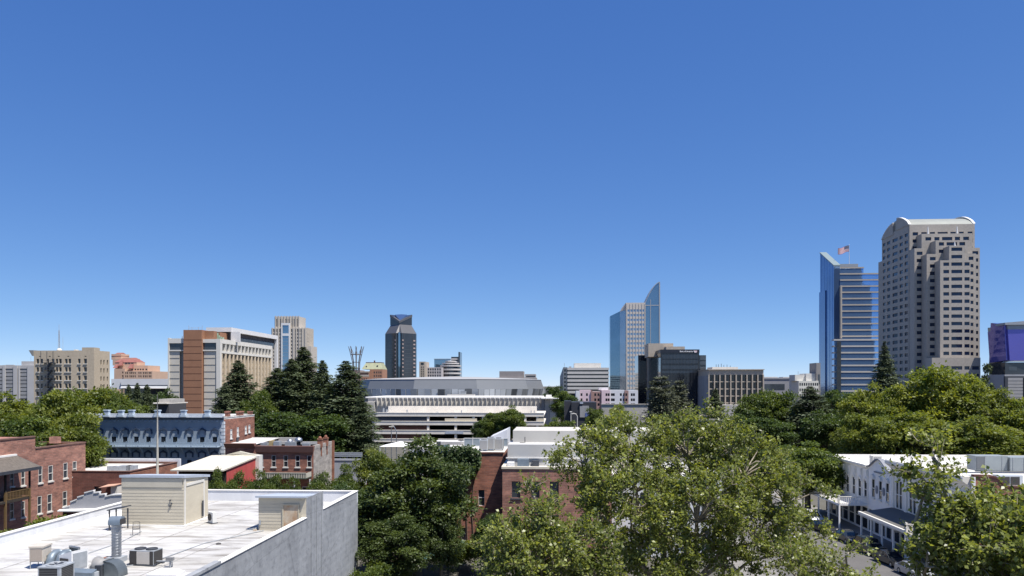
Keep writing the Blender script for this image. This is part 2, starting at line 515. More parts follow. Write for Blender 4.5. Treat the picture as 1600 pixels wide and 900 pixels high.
def conifer(name, H, Rad, bottom, nbranch, per, size, mat, bark, seed, droop=0.25, power=0.8, layered=0.0, narrow=1.0):
    """conifer: straight trunk and sprays of needles along drooping branches"""
    rng = np.random.default_rng(seed)
    root = empty(name)
    P, A, Nn, T, LN = [], [], [], [], []
    tb = MB()
    tr = H * 0.014 + 0.06
    tb.tube([(0, 0, -0.05), (0, 0, H * 0.5), (0, 0, H * 0.985)], [tr * 1.3, tr * 0.7, 0.03], 7)
    ph = rng.uniform(0, 6.28)
    for k in range(nbranch):
        t = (k + rng.uniform(-0.4, 0.4)) / nbranch
        t = min(max(t, 0.0), 0.99)
        if layered: t = (math.floor(t * layered) + 0.25 * rng.uniform(0, 1)) / layered
        z = bottom + (H - bottom) * t
        prof = (1 - t) ** power * (0.75 + 0.25 * min(1, t * 6))
        ln = max(Rad * prof * rng.uniform(0.5, 1.25) * narrow, 0.12)
        LN.append(0.3 + 0.7 * min(1.0, ln / 2.0))
        ph += 2.4 + rng.normal() * 0.35
        dirv = np.array([math.cos(ph), math.sin(ph), 0])
        s = np.linspace(0.0, 1.0, per) ** 0.8
        s = s * rng.uniform(0.85, 1.0)
        rise = 0.35 * t + rng.normal() * 0.05
        pts = np.array([0, 0, z]) + dirv * (s[:, None] * ln) + np.array([0, 0, 1.0]) * ((rise * s - droop * s ** 2) * ln)[:, None]
        side = np.array([-dirv[1], dirv[0], 0])
        spread = ln * 0.3 * (1 - 0.45 * s) + 0.03 + 0.1 * min(1.0, ln)
        pts = pts + side * (rng.normal(size=per) * spread)[:, None] + np.array([0, 0, 1.0]) * (rng.normal(size=per) * spread * 0.45)[:, None]
        P.append(pts)
        A.append(dirv * 0.8 + side * rng.normal(size=per)[:, None] * 0.8 + np.array([0, 0, -0.25]) + rng.normal(size=(per, 3)) * 0.3)
        Nn.append(np.array([0, 0, 0.8]) + rng.normal(size=(per, 3)) * 0.55 + dirv * 0.4)
        T.append(np.full(per, rng.uniform(0.15, 0.7)) + 0.25 * s + rng.normal(size=per) * 0.1)
        if k % 3 == 0:
            e = pts[-1]
            tb.tube([(0, 0, z), tuple((np.array([0, 0, z]) + e) / 2 + np.array([0, 0, 0.05 * ln])), tuple(e)], [tr * 0.25 * prof + 0.02, tr * 0.15 * prof + 0.015, 0.01], 4, cap=False)
    P, A, Nn, T = np.concatenate(P), np.concatenate(A), np.concatenate(Nn), np.concatenate(T)
    L = size * rng.uniform(0.6, 1.3, len(P)) * np.repeat(np.array(LN), per)
    leaves('crown', P, A, Nn, L, L * 0.42, T, mat, root, 0.06)
    tb.build('trunk', bark, root, smooth=True)
    return root

def sycamore(name, base, trunk_top, blobs, nclump, twigs, per, size, mat, bark, seed):
    """near tree with every leaf, twig and limb: crown sampled inside the given (x, y, z, rx, rz) lobes"""
    rng = np.random.default_rng(seed)
    root = empty(name, base)
    bl = np.array(blobs, float); bl[:, :3] -= np.array(base)
    bl[:, 3:] = np.maximum(bl[:, 3:] - 0.6, bl[:, 3:] * 0.5)      # twigs reach on beyond the clump centres
    vol = bl[:, 3] ** 2 * bl[:, 4]
    cents, outs = [], []
    tries = 0
    while len(cents) < nclump and tries < nclump * 40:
        tries += 1
        b = bl[rng.choice(len(bl), p=vol / vol.sum())]
        d = rand_dirs(rng, 1)[0]
        if d[2] < -0.3 and rng.random() < 0.5: continue
        r = rng.uniform(0.25, 1.0) ** 0.45
        p = b[:3] + d * r * np.array([b[3], b[3], b[4]])
        if all(np.linalg.norm(p - c) > 0.62 for c in cents):
            cents.append(p); outs.append(d)
    cents, outs = np.array(cents), np.array(outs)
    tb = MB()
    tt = np.array(trunk_top) - np.array(base)
    tr = 0.27
    p0 = limb_path(rng, (0, 0, -0.05), tt, 0.0, 6)
    tb.tube(p0, np.linspace(tr * 1.3, tr * 0.8, 6), 9)
    # main limbs to lobe centres, then boughs from the nearest limb point to each clump
    nodes, nrad = [tt.copy()], [tr * 0.7]
    for b in bl:
        e = b[:3] + np.array([0, 0, -b[4] * 0.25])
        p = limb_path(rng, tt, e, 0.06, 7)
        rr = np.linspace(tr * 0.55, 0.04, 7)
        tb.tube(p, rr, 7)
        for q, r_ in zip(p[1:], rr[1:]): nodes.append(q); nrad.append(r_)
    nodes = np.array(nodes)
    P, A, Nn, T = [], [], [], []
    for c, o in zip(cents, outs):
        dist = np.linalg.norm(nodes - c, axis=1) + np.where(nodes[:, 2] > c[2] + 0.3, 1.5, 0)
        a = nodes[int(np.argmin(dist))]
        p = limb_path(rng, a, c, 0.12, 4)
        tb.tube(p, np.linspace(0.055, 0.02, 4), 5, cap=False)
        ct = rng.uniform(0.1, 0.9)
        for k in range(twigs):
            d = unit((o * 0.7 + rand_dirs(rng, 1)[0] * 0.95 + np.array([0, 0, 0.45]))[None])[0]
            ln = rng.uniform(0.5, 1.15)
            e = c + d * ln
            bend = c + d * ln * 0.5 + rng.normal(size=3) * 0.08
            tb.tube([tuple(c), tuple(bend), tuple(e)], [0.02, 0.013, 0.006], 3, cap=False)
            n = int(per * rng.uniform(0.6, 1.3))
            s = rng.uniform(0.15, 1.05, n)
            q = c + (e - c) * s[:, None] + rng.normal(size=(n, 3)) * 0.11
            P.append(q)
            A.append(d * 0.5 + rand_dirs(rng, n) * 1.0 + np.array([0, 0, -0.1]))
            Nn.append(rand_dirs(rng, n) * 0.75 + np.array([0.1, -0.15, 0.8]))
            T.append(ct * 0.5 + 0.25 * s + rng.normal(size=n) * 0.24)
    P, A, Nn, T = np.concatenate(P), np.concatenate(A), np.concatenate(Nn), np.concatenate(T)
    L = size * rng.uniform(0.45, 1.4, len(P))
    leaves('crown', P, A, Nn, L, L * rng.uniform(0.5, 0.9, len(P)), T, mat, root, 0.14)
    tb.build('trunk', bark, root, smooth=True)
    return root

# ------------------------------------------------------------------ materials
BRICK_RED = brick('brick_red', (0.35, 0.145, 0.095), (0.2, 0.082, 0.06), (0.24, 0.165, 0.13))
BRICK_DULL = brick('brick_dull', (0.38, 0.18, 0.13), (0.23, 0.11, 0.085), (0.3, 0.215, 0.175))
BRICK_DARK = brick('brick_dark', (0.16, 0.06, 0.045), (0.125, 0.05, 0.04), (0.15, 0.1, 0.08))
BRICK_ORANGE = brick('brick_orange', (0.3, 0.12, 0.07), (0.23, 0.095, 0.06), (0.24, 0.16, 0.12))
WHITE_ROOF = plain('white_roof_membrane', (0.56, 0.55, 0.52), 0.75, 0.16, 0.35, (0.3, 1.6, 1), fine=3.0, bump=0.4, dirt=(0.38, 0.36, 0.33))
WHITE_PAINT = plain('white_paint', (0.66, 0.66, 0.65), 0.7, 0.08, 0.8)
OFF_WHITE = plain('off_white_plaster', (0.6, 0.58, 0.53), 0.85, 0.1, 0.5)
COPING = plain('pale_coping', (0.72, 0.7, 0.66), 0.7, 0.08, 1.5)
GREY_STUCCO = plain('grey_streaked_stucco', (0.32, 0.335, 0.355), 0.85, 0.32, 0.55, (1, 1, 0.4), fine=4.0, bump=0.5, dirt=(0.19, 0.2, 0.21))
PARAPET_WHITE = plain('parapet_white', (0.62, 0.63, 0.65), 0.8, 0.1, 0.9, (1, 1, 0.25))
BEIGE_SIDING = plain('beige_siding', (0.5, 0.45, 0.35), 0.75, 0.07, 0.7, (1, 1, 3))
DARK_TRIM = plain('dark_trim', (0.05, 0.055, 0.065), 0.6, 0.2, 2)
GALV = plain('galvanised_metal', (0.36, 0.375, 0.39), 0.42, 0.15, 3, metal=0.85)
GREY_METAL = plain('grey_painted_metal', (0.3, 0.32, 0.34), 0.5, 0.15, 2)
TAN_METAL = plain('tan_painted_metal', (0.5, 0.45, 0.38), 0.5, 0.1, 2)
BLUE_METAL = plain('blue_grey_metal', (0.17, 0.21, 0.25), 0.45, 0.15, 2, metal=0.3)
DARK_GRILLE = plain('dark_grille', (0.045, 0.042, 0.04), 0.7, 0.25, 14, (1, 1, 6))
RUST = plain('rust_stain', (0.45, 0.4, 0.31), 0.85, 0.15, 1.3, (1, 1, 0.6), dirt=(0.34, 0.17, 0.07))
BLACK_VOID = plain('black_interior', (0.012, 0.012, 0.014), 0.9, 0.2, 1)
CONCRETE = plain('concrete', (0.4, 0.38, 0.35), 0.9, 0.14, 0.25, (1, 1, 0.6), fine=2.0)
PALE_CONCRETE = plain('pale_concrete', (0.66, 0.62, 0.555), 0.9, 0.1, 0.25, fine=2.0)
GREY_CONCRETE = plain('grey_concrete', (0.27, 0.27, 0.275), 0.9, 0.14, 0.2, fine=1.5)
TAN_STONE = plain('tan_stone', (0.4, 0.345, 0.28), 0.9, 0.08, 0.15, fine=1.2)
TAN_STUCCO = plain('tan_stucco', (0.44, 0.37, 0.275), 0.9, 0.07, 0.12, (1, 1, 0.4), fine=1.2)
GRANITE = plain('warm_grey_granite', (0.345, 0.312, 0.272), 0.6, 0.06, 0.1, fine=0.8)
TERRACOTTA = plain('terracotta_panel', (0.27, 0.135, 0.078), 0.8, 0.08, 0.3)
GREY_PANEL = plain('grey_panel', (0.5, 0.465, 0.4), 0.85, 0.06, 0.25)
PINK_STUCCO = plain('salmon_stucco', (0.5, 0.345, 0.25), 0.9, 0.07, 0.15)
RED_TILE = plain('red_roof_tile', (0.24, 0.095, 0.08), 0.85, 0.15, 0.5)
BLUE_FACADE = plain('slate_blue_paint', (0.235, 0.285, 0.335), 0.75, 0.08, 0.5)
BLUE_TRIM = plain('pale_blue_trim', (0.3, 0.38, 0.46), 0.7, 0.08, 1)
NAVY = plain('navy_cornice', (0.035, 0.055, 0.095), 0.7, 0.15, 1)
RED_PAINT = plain('red_painted_wall', (0.42, 0.07, 0.06), 0.8, 0.12, 0.6, (1, 1, 0.4))
CREAM_ROOF = plain('cream_roof', (0.52, 0.49, 0.42), 0.8, 0.12, 0.5, fine=2, dirt=(0.5, 0.46, 0.36))
SHINGLE = plain('brown_shingle', (0.11, 0.095, 0.08), 0.9, 0.35, 1.4, (1, 4, 4), fine=5)
WOOD = plain('brown_timber', (0.16, 0.105, 0.06), 0.85, 0.25, 1.2)
DARK_WOOD = plain('dark_timber', (0.035, 0.028, 0.022), 0.85, 0.25, 1.2)
OCHRE_WOOD = plain('ochre_timber', (0.15, 0.095, 0.04), 0.8, 0.15, 1.2)
WIN_DARK = glass('window_glass_dark', (0.02, 0.024, 0.03))
WIN_GREY = glass('window_glass_grey', (0.045, 0.055, 0.065), 0.12)
WIN_BLUE = glass('window_glass_blue', (0.02, 0.033, 0.065), 0.06, 0.0, spec=0.5)
TOWER_BLUE = glass('tower_blue_glass', (0.22, 0.38, 0.64), 0.04, 0.75, 0.12, 0.05)
TOWER_NAVY = glass('tower_navy_glass', (0.13, 0.22, 0.39), 0.05, 0.7, 0.15, 0.05)
TOWER_GREY = glass('tower_grey_blue_glass', (0.38, 0.43, 0.48), 0.05, 0.7, 0.15, 0.05)
TOWER_TEAL = glass('tower_teal_glass', (0.2, 0.3, 0.37), 0.04, 0.75, 0.12, 0.05)
TOWER_DARK = glass('tower_dark_glass', (0.055, 0.06, 0.068), 0.08, 0.45, 0.25, 0.05)
TOWER_BLACK = glass('tower_black_glass', (0.012, 0.015, 0.022), 0.05, 0.0, 0.3, 0.1)
PURPLE_GLASS = glass('violet_glass', (0.13, 0.115, 0.42), 0.1, 0.4, 0.12, 0.05)
WHITE_FRAME = plain('white_window_frame', (0.6, 0.6, 0.58), 0.6, 0.06, 3)
BARK = plain('grey_brown_bark', (0.12, 0.095, 0.07), 0.95, 0.3, 2.5, (1, 1, 0.4))
SYC_BARK = plain('pale_mottled_bark', (0.3, 0.27, 0.22), 0.85, 0.25, 1.6, dirt=(0.17, 0.14, 0.1))
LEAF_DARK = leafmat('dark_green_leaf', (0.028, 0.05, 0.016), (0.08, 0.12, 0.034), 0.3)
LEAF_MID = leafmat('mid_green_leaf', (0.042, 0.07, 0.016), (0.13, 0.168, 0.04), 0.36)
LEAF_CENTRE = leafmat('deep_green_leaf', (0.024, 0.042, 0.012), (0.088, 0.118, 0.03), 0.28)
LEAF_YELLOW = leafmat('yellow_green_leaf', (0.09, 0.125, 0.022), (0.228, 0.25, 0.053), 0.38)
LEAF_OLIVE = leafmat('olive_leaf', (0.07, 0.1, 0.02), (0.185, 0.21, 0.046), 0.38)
LEAF_SYC = leafmat('sycamore_leaf', (0.056, 0.08, 0.015), (0.262, 0.292, 0.08), 0.38, 0.38, (0.34, 0.38, 0.18))
NEEDLE_DARK = leafmat('dark_needle', (0.036, 0.053, 0.026), (0.1, 0.128, 0.064), 0.18, 0.6)
NEEDLE_GREY = leafmat('grey_green_needle', (0.035, 0.044, 0.025), (0.1, 0.11, 0.066), 0.1, 0.6)
NEEDLE_FIR = leafmat('fir_needle', (0.04, 0.058, 0.03), (0.105, 0.132, 0.066), 0.1, 0.6)
ASPHALT = plain('asphalt', (0.11, 0.105, 0.1), 0.95, 0.15, 0.4, fine=6)
PAVING = plain('pavement_concrete', (0.2, 0.19, 0.175), 0.95, 0.12, 0.5, fine=4)
# ------------------------------------------------------------------ the ground
def flat(name, pts, z, mat, kind='structure'):
    mb = MB(); mb.poly([(x, y, z) for x, y in pts])
    return tag(mb.build(name, mat), kind=kind)

GROUND = plain('city_ground', (0.09, 0.085, 0.07), 0.95, 0.25, 0.03, fine=0.4)
flat('ground', [(-30000, -300), (30000, -300), (30000, 30000), (-30000, 30000)], 0.0, GROUND)

# ------------------------------------------------------------------ downtown, far to near
def banded(mb_glass, mb_band, u0, u1, v0, v1, z0, z1, n, band, out=0.25):
    """glass core ringed by one projecting spandrel per storey"""
    mb_glass.box(u0, u1, v0, v1, z0, z1)
    dz = (z1 - z0) / n
    for k in range(n + 1):
        a = z0 + k * dz - band / 2
        b = a + band
        if k == n: b = z1 + 0.4
        mb_band.append((u0 - out, u1 + out, v0 - out, v1 + out, a, b))

# ---- Twin-stepped granite tower with a vaulted roof (right)
s = Site(1421, 500)
rt = s.root('office_tower', 'tall grey granite tower with stepped bays and a barrel vaulted roof', 'tower')
W0, D0 = s.u(1523), s.v(1378)
zt = s.z(351)
mb = MB(); ws = Windows(rt, [WIN_BLUE], 'pane', 0.5)
FL = 4.63
ztop3 = s.z(407, 0, -21)
def rows(top, bottom=18.0):
    out, k = [], 0
    while True:
        z = ROW0 - k * FL
        if z < bottom: break
        if z + 2.15 < top - 0.6: out.append(z)
        k += 1
    return out
ROW0 = 117.9
def face_cols(pxs, v):
    return [(s.u(a, v), s.u(b, v)) for a, b in pxs]
def frontbay(u0, u1, v0, v1, top, pxs, lo=0.0):
    zs = rows(top, 18.0)
    cols = face_cols(pxs, v0)
    hs = [(a - u0, b - u0, z, z + 2.15) for z in zs for a, b in cols if a > u0 + 0.3 and b < u1 - 0.3]
    wall(mb, (u0, v0, lo), 0, u1 - u0, top - lo, [(a, b, c - lo, d - lo) for a, b, c, d in hs if c > lo + 0.5], 0.6)
    ws.add((u0, v0, 0), 0, [h for h in hs if h[2] > lo + 0.5])
    wall(mb, (u0, v1, lo), R(-90), v1 - v0, top - lo)
    rh = [(2.2, 3.6, z - lo, z + 2.15 - lo) for z in zs if z > lo + 0.5]
    wall(mb, (u1, v0, lo), R(90), v1 - v0, top - lo, rh if v1 - v0 > 5 else (), 0.5)
    mb.poly([(u0, v0, top), (u1, v0, top), (u1, v1, top), (u0, v1, top)])
zB1, zB2, zB3 = s.z(388, 0, -7), s.z(397, 0, -14), s.z(407, 0, -21)
zT1, zT2, zT3 = s.z(365.5, 0, -7), s.z(376, 0, -14), s.z(384.5, 0, -21)
e = lambda px, v: s.u(px, v)
# main shaft: left face with its seven window columns, front with the top rows
lc = [(1379.5, 1383.5), (1386, 1391), (1394.5, 1402.5), (1405.5, 1410.5), (1413.5, 1418.5)]
zs0 = rows(zt - 2)
lh = [(D0 - s.v(a), D0 - s.v(b), z, z + 2.2) for z in zs0 for a, b in lc]
wall(mb, (0, D0, 0), R(-90), D0, zt, lh, 0.5); ws.add((0, D0, 0), R(-90), lh)
frontbay(0, W0, 0, 1.0, zt, [(1426, 1434.5), (1439.5, 1448), (1453, 1461), (1465, 1481), (1485, 1493.5), (1498.5, 1506), (1512, 1519.5)])
wall(mb, (W0, 1.0, 0), R(90), D0 - 1.0, zt, [(c - 2, c + 2, z, z + 2.2) for z in zs0 for c in lin(5, D0 - 7, 6)], 0.5)
wall(mb, (W0, D0, 0), R(180), W0, zt)
# stepped bays in front: upper narrow blocks and lower wide blocks share their planes
frontbay(e(1440, -7), e(1519, -7), -7, 0, zT1, [(1446, 1455), (1460, 1468), (1472, 1488), (1492, 1500), (1505, 1514)], zB1)
frontbay(0, e(1531, -7), -7, 0, zB1, [(1432.5, 1441.5), (1519.5, 1528.5)])
frontbay(e(1462, -14), e(1512, -14), -14, -7, zT2, [(1467, 1475), (1479, 1495.5), (1499, 1508)], zB2)
frontbay(e(1448, -14), e(1525, -14), -14, -7, zB2, [(1453, 1462), (1513.5, 1521)])
frontbay(e(1483, -21), e(1507.5, -21), -21, -14, zT3, [(1486.5, 1503.5)], zB3)
frontbay(e(1469, -21), e(1516.5, -21), -21, -14, zB3, [(1474, 1483), (1486.5, 1503.5), (1507, 1515)])
frontbay(e(1456, -29), e(1532, -29), -29, -21, s.z(559, 0, -29), [(1474, 1483), (1486.5, 1503.5), (1507, 1515), (1519, 1530)])
# lower wings on the back left and right corner
zwb = s.z(408, 0, D0)
lw = [(1.2, 3.4, z, z + 2.2) for z in rows(zwb)]
wall(mb, (-0.0, D0 + 6, 0), R(-90), 6, zwb, lw, 0.5); ws.add((0, D0 + 6, 0), R(-90), lw)
mb.box(0.02, W0 + 4, D0 + 0.02, D0 + 5.98, 0, zwb - 0.02)
mb.box(W0 + 0.02, e(1531, 0) - .3, 0.02, D0, 0, s.z(391, W0, 0))
# floor lines: slim courses between rows on the left face
mb.build('wall', GRANITE, rt)
ws.items.sort(key=lambda q: q[1]); ws.flush()
# vault: arc over the depth with the stepped gable on the left
vb = MB()
def arc(y0, y1, z0, rise, n=14):
    return [(y0 + (y1 - y0) * i / n, z0 + rise * math.sin(math.pi * i / n) ** 0.75) for i in range(n + 1)]
vc = s.v(1400)
rise = 7.2
prof = arc(0, D0, zt, rise)
vb.slab_x(prof, 0.9, W0 - 0.9)
vb.build('vaulted_roof', plain('copper_grey_roof', (0.26, 0.27, 0.24), 0.5, 0.08, 0.2), rt)
gb = MB()
gp = arc(0, D0, zt, rise + 0.9)
gb.slab_x(gp, W0 - 0.9, W0 + 0.3)
half = [p for p in gp if p[0] <= vc] + [(vc, zt)]
gb.slab_x([(vc, zt - 0.01)] + half[:-1] if False else half, -0.4, 0.9)
gp2 = [(y, z - 2.0) for y, z in gp if y >= vc + 4]
gb.slab_x([(vc + 4, zt - 2)] + gp2, -0.4, 0.9)
each(gb, 'gable', GRANITE, rt)
cb_ = MB()
for y0, y1, x0 in ((0, vc, -0.5), (vc + 4, D0, -0.5)):
    pts = [p for p in gp if y0 - 0.01 <= p[0] <= y1 + 0.01]
    k = 0.0 if y0 == 0 else -2.0
    for a, b in zip(pts, pts[1:]):
        cb_.hull([(x0, a[0], a[1] + k), (1.0, a[0], a[1] + k), (1.0, b[0], b[1] + k), (x0, b[0], b[1] + k)],
                 [(x0, a[0], a[1] + k + .5), (1.0, a[0], a[1] + k + .5), (1.0, b[0], b[1] + k + .5), (x0, b[0], b[1] + k + .5)])
for a, b in zip(gp, gp[1:]):
    cb_.hull([(W0 - 1.0, a[0], a[1]), (W0 + .4, a[0], a[1]), (W0 + .4, b[0], b[1]), (W0 - 1.0, b[0], b[1])],
             [(W0 - 1.0, a[0], a[1] + .5), (W0 + .4, a[0], a[1] + .5), (W0 + .4, b[0], b[1] + .5), (W0 - 1.0, b[0], b[1] + .5)])
cb_.build('coping', COPING, rt)
st = MB()
for px, py, v in ((1451, 360, -7), (1496.5, 360, -7), (1493, 384, -21)):
    z = s.z(py + 6, 0, v)
    st.tube([(s.u(px, v), v + 1, zT1 if v == -7 else zT3), (s.u(px, v), v + 1, s.z(py, 0, v) + 2.5)], [0.55, 0.2], 6)
each(st, 'finial', WHITE_PAINT, rt)

# ---- Blue glass tower with sloped crown and banded front
s = Site(1303, 613)
rt = s.root('office_tower', 'blue glass tower with a sharp sloped left edge and pale storey bands', 'tower')
Dp = s.v(1281.5); Wd = s.u(1395)
z0 = s.z(416); za = s.z(396, 0, Dp)
gm = MB()
gm.hull([(0, 0, 0), (4.6, 0, 0), (4.6, Dp, 0), (0, Dp, 0)], [(0, 0, z0), (4.6, 0, z0), (4.6, Dp, za), (0, Dp, za)])
gm.build('side_glazing', TOWER_NAVY, rt)
mm = MB()
for k in range(5):
    y = Dp * (k + 0.5) / 5
    mm.box(-0.18, -0.003, y - 0.2, y + 0.2, 0, z0 + (za - z0) * y / Dp - 0.6)
mm.build('mullion', TOWER_BLUE, rt)
cp = MB(); cp.hull([(-0.4, -0.3, z0 + .02), (5, -0.3, z0 + .02), (5, Dp, za + .02), (-0.4, Dp, za + .02)], [(-0.4, -0.3, z0 + 1), (5, -0.3, z0 + 1), (5, Dp, za + 1), (-0.4, Dp, za + 1)])
cp.build('coping', plain('pale_green_metal', (0.2, 0.25, 0.25), 0.4, 0.05, 1), rt)
lo = MB(); lo.box(-.9, -0.02, Dp * 0.55, Dp, 0, s.z(457, 0, Dp)); lo.build('side_wing', TOWER_NAVY, rt)
SPAN = plain('tan_spandrel', (0.37, 0.335, 0.29), 0.8, 0.06, 0.3)
FLH = 9.77 * 613 / 1200
ztop = z0 - 0.6
gl = MB(); bands = []
zz = [z0 - 0.8 - FLH * k for k in range(30)]
steps = [(s.u(1350), 0), (s.u(1357), 1.0), (Wd, 2.0), (Wd, 3.0)]
nfl = int((z0 - 6) / FLH)
zb = z0 - nfl * FLH
steps_u = {0: (s.u(1305), s.u(1350)), 1: (s.u(1306), s.u(1372)), 2: (s.u(1308), Wd), 3: (s.u(1310), Wd)}
gl.box(4.65, s.u(1350), 1.0, 30, ztop - FLH, ztop)
gl.box(4.65, Wd, 0.4, 30, ztop - 2 * FLH, ztop - FLH)
gl.box(4.65, Wd, -0.4, 30, ztop - 4 * FLH, ztop - 2 * FLH)
gl.box(s.u(1314), Wd, -2.0, 30, 0, ztop - 4 * FLH)
gl.box(4.65, s.u(1314), 0.2, 30, 0, ztop - 4 * FLH)
gl.build('glazing', TOWER_BLUE, rt)
for k in range(nfl + 1):
    z = ztop - k * FLH
    if z < 4: break
    u1 = s.u(1350) if k == 0 else Wd
    v0 = 1.0 if k == 0 else (0.4 if k == 1 else (-0.4 if k < 4 else -2.0))
    u0 = 4.62 if k < 4 else s.u(1314)
    b = MB(); b.box(u0, u1 + 0.3, v0 - 0.3, 30, z - 1.1, z)
    b.build('storey_band', SPAN, rt)
    if k >= 4:
        b = MB(); b.box(4.62, s.u(1314) - 0.02, -.1, 10, z - 1.5, z); b.build('storey_band', SPAN, rt)
b = MB(); b.box(s.u(1311.5), s.u(1314), -2.6, 3.0, s.z(529), ztop - 3 * FLH)
b.build('corner_pier', SPAN, rt)
pg = MB(); pg.box(s.u(1300), Wd, -5, -0.5, 0, s.z(531)); pg.build('podium_glazing', TOWER_BLUE, rt)
for k in range(9):
    z = s.z(530.5 + 9.9 * k)
    b = MB(); b.box(s.u(1299), Wd, -5.3, -0.6, z - 1.2, z); b.build('podium_band', plain('pale_band', (0.45, 0.43, 0.4), 0.8, 0.05, 0.4), rt)
b = MB(); b.box(s.u(1303), s.u(1309.5), -6.4, -0.6, 0, s.z(534)); b.build('stair_bay', WIN_GREY, rt)
mp = MB(); mp.box(s.u(1318), s.u(1347), 8, 24, ztop + .01, s.z(413) + 1.5); mp.build('plant_room', GREY_METAL, rt)
wb = MB(); wb.box(s.u(1354), s.u(1372), 6, 16, ztop - FLH, s.z(426)); wb.build('roof_box', WHITE_PAINT, rt)
# flagpole with the flag blowing to the left
fu, fv = s.u(1334.3), 10
p = s.w(fu, fv)
fz = ztop + 1.5
zf = s.z(383.5, fu, fv)
fp = tag(empty('flagpole', (p[0], p[1], fz), -TH), 'thin flagpole on the roof of the blue glass tower', 'flagpole')
mb = MB(); mb.tube([(0, 0, -1), (0, 0, zf - fz + 0.5)], [0.22, 0.12], 6); mb.lathe([(0.01, zf - fz + 0.9), (0.3, zf - fz + 0.7), (0.3, zf - fz + 0.5), (0.01, zf - fz + 0.4)], n=8)
mb.build('pole', WHITE_PAINT, fp)
FLAG_R = plain('flag_red', (0.42, 0.05, 0.07), 0.8, 0.05, 1); FLAG_W = plain('flag_white', (0.7, 0.68, 0.68), 0.8, 0.05, 1); FLAG_B = plain('flag_blue', (0.02, 0.03, 0.11), 0.8, 0.05, 1)
fl = MB()
nx, nz, fw, fh = 22, 13, 9.6, 5.0
def fpt(i, j):
    t = i / nx
    x = -fw * t * 0.93
    return (x, 0.8 * math.sin(5.5 * t + 0.4) * t + 0.12 * j / nz, -fh * j / nz - 2.6 * t ** 1.1 + 0.35 * math.sin(7 * t))
for i in range(nx):
    for j in range(nz):
        mi = 2 if (i < nx * 0.4 and j < 7) else j % 2
        fl.poly([fpt(i, j + 1), fpt(i + 1, j + 1), fpt(i + 1, j), fpt(i, j)], mi)
for r_ in range(5):
    for c_ in range(6):
        q = fpt(0.7 + c_ * 1.4, 0.7 + r_ * 1.3)
        for dy in (-0.03, 0.03):
            pts = [(q[0] + (0.2 if k % 2 == 0 else 0.08) * math.sin(k * math.pi / 5), q[1] + dy, q[2] + (0.2 if k % 2 == 0 else 0.08) * math.cos(k * math.pi / 5)) for k in range(10)]
            fl.poly(pts, 1)
fo = fl.build('flag', [FLAG_R, FLAG_W, FLAG_B], None, smooth=True)
fo.location = (p[0] - 0.15, p[1], zf); fo.rotation_euler = (0, 0, -TH)
tag(fo, 'striped red and white flag with a blue starred corner flying over the blue tower', 'flag')

# ---- Tower with pale front, glass flanks and a curved pointed spire
s = Site(978, 812)
rt = s.root('office_tower', 'slim tower with pale gridded front, glass flanks and a curved pointed glass spire', 'tower')
u1 = s.u(1008.5); zt = s.z(473)
PALE = plain('pale_pink_stone', (0.48, 0.445, 0.405), 0.85, 0.05, 0.1)
mb = MB(); ws = Windows(rt, [TOWER_GREY], 'pane', 0.5)
FLo = 7.33 * 812 / 1200
us = lin(s.u(978 + 4.2), s.u(1008.5 - 2.8), 6)
zs = [s.z(487.2) - FLo * k for k in range(26) if s.z(487.2) - FLo * k > 8]
hs = grid(us, zs, 2.5, 2.55)
wall(mb, (0, 0, 0), 0, u1, zt, hs, 0.6); ws.add((0, 0, 0), 0, hs)
wall(mb, (0, 32, 0), R(-90), 32, zt); wall(mb, (u1, 0, 0), R(90), 32, zt); wall(mb, (u1, 32, 0), R(180), u1, zt)
mb.poly([(0, 0, zt), (u1, 0, zt), (u1, 32, zt), (0, 32, zt)])
for k in range(7):
    u = (us[k - 1] + us[k]) / 2 if 0 < k < 6 else (0.7 if k == 0 else u1 - 0.7)
    mb.box(u - 0.3, u + 0.3, -0.35, -0.003, 6, zt - 1)
mb.build('wall', PALE, rt)
ws.flush()
gb = MB()
ul = s.u(968.5, 6)
gb.hull([(ul, 5, 0), (-0.02, 3, 0), (-0.02, 30, 0), (ul, 28, 0)], [(ul, 5, s.z(486, ul, 5)), (-0.02, 3, s.z(484, 0, 3)), (-0.02, 30, s.z(484, 0, 3)), (ul, 28, s.z(486, ul, 5))])
gb.build('left_glazing', TOWER_GREY, rt)
gb = MB(); ull = s.u(953.5, 10)
gb.hull([(ull, 12, 0), (ul - 0.02, 6, 0), (ul - 0.02, 30, 0), (ull, 30, 0)], [(ull, 12, s.z(494, ull, 12)), (ul - 0.02, 6, s.z(486.5, ul, 6)), (ul - 0.02, 30, s.z(486.5, ul, 6)), (ull, 30, s.z(494, ull, 12))])
gb.build('left_side_glazing', TOWER_TEAL, rt)
mb = MB()
mb.hull([(ul, 4.6, s.z(486)), (0, 2.4, s.z(484)), (0, 4, s.z(484)), (ul, 6, s.z(486))], [(ul + 2, 4.6, s.z(480)), (0, 2.4, s.z(473.5)), (0, 4, s.z(473.5)), (ul + 2, 6, s.z(480))])
mb.build('shoulder', PALE, rt)
sp = MB()
ur = s.u(1031, 4); ua = s.u(1008.7, 4)
zr, zsp = s.z(473, ua, 4), s.z(441.5, ur, 4)
n = 10
cur = [(ua + (ur - ua) * i / n, zr + (zsp - zr) * (1 - (1 - i / n) ** 1.7)) for i in range(n + 1)]
sp.slab_y([(ua, 0)] + cur + [(ur, 0)], 4, 26)
sp.build('spire', TOWER_TEAL, rt)
rb = MB()
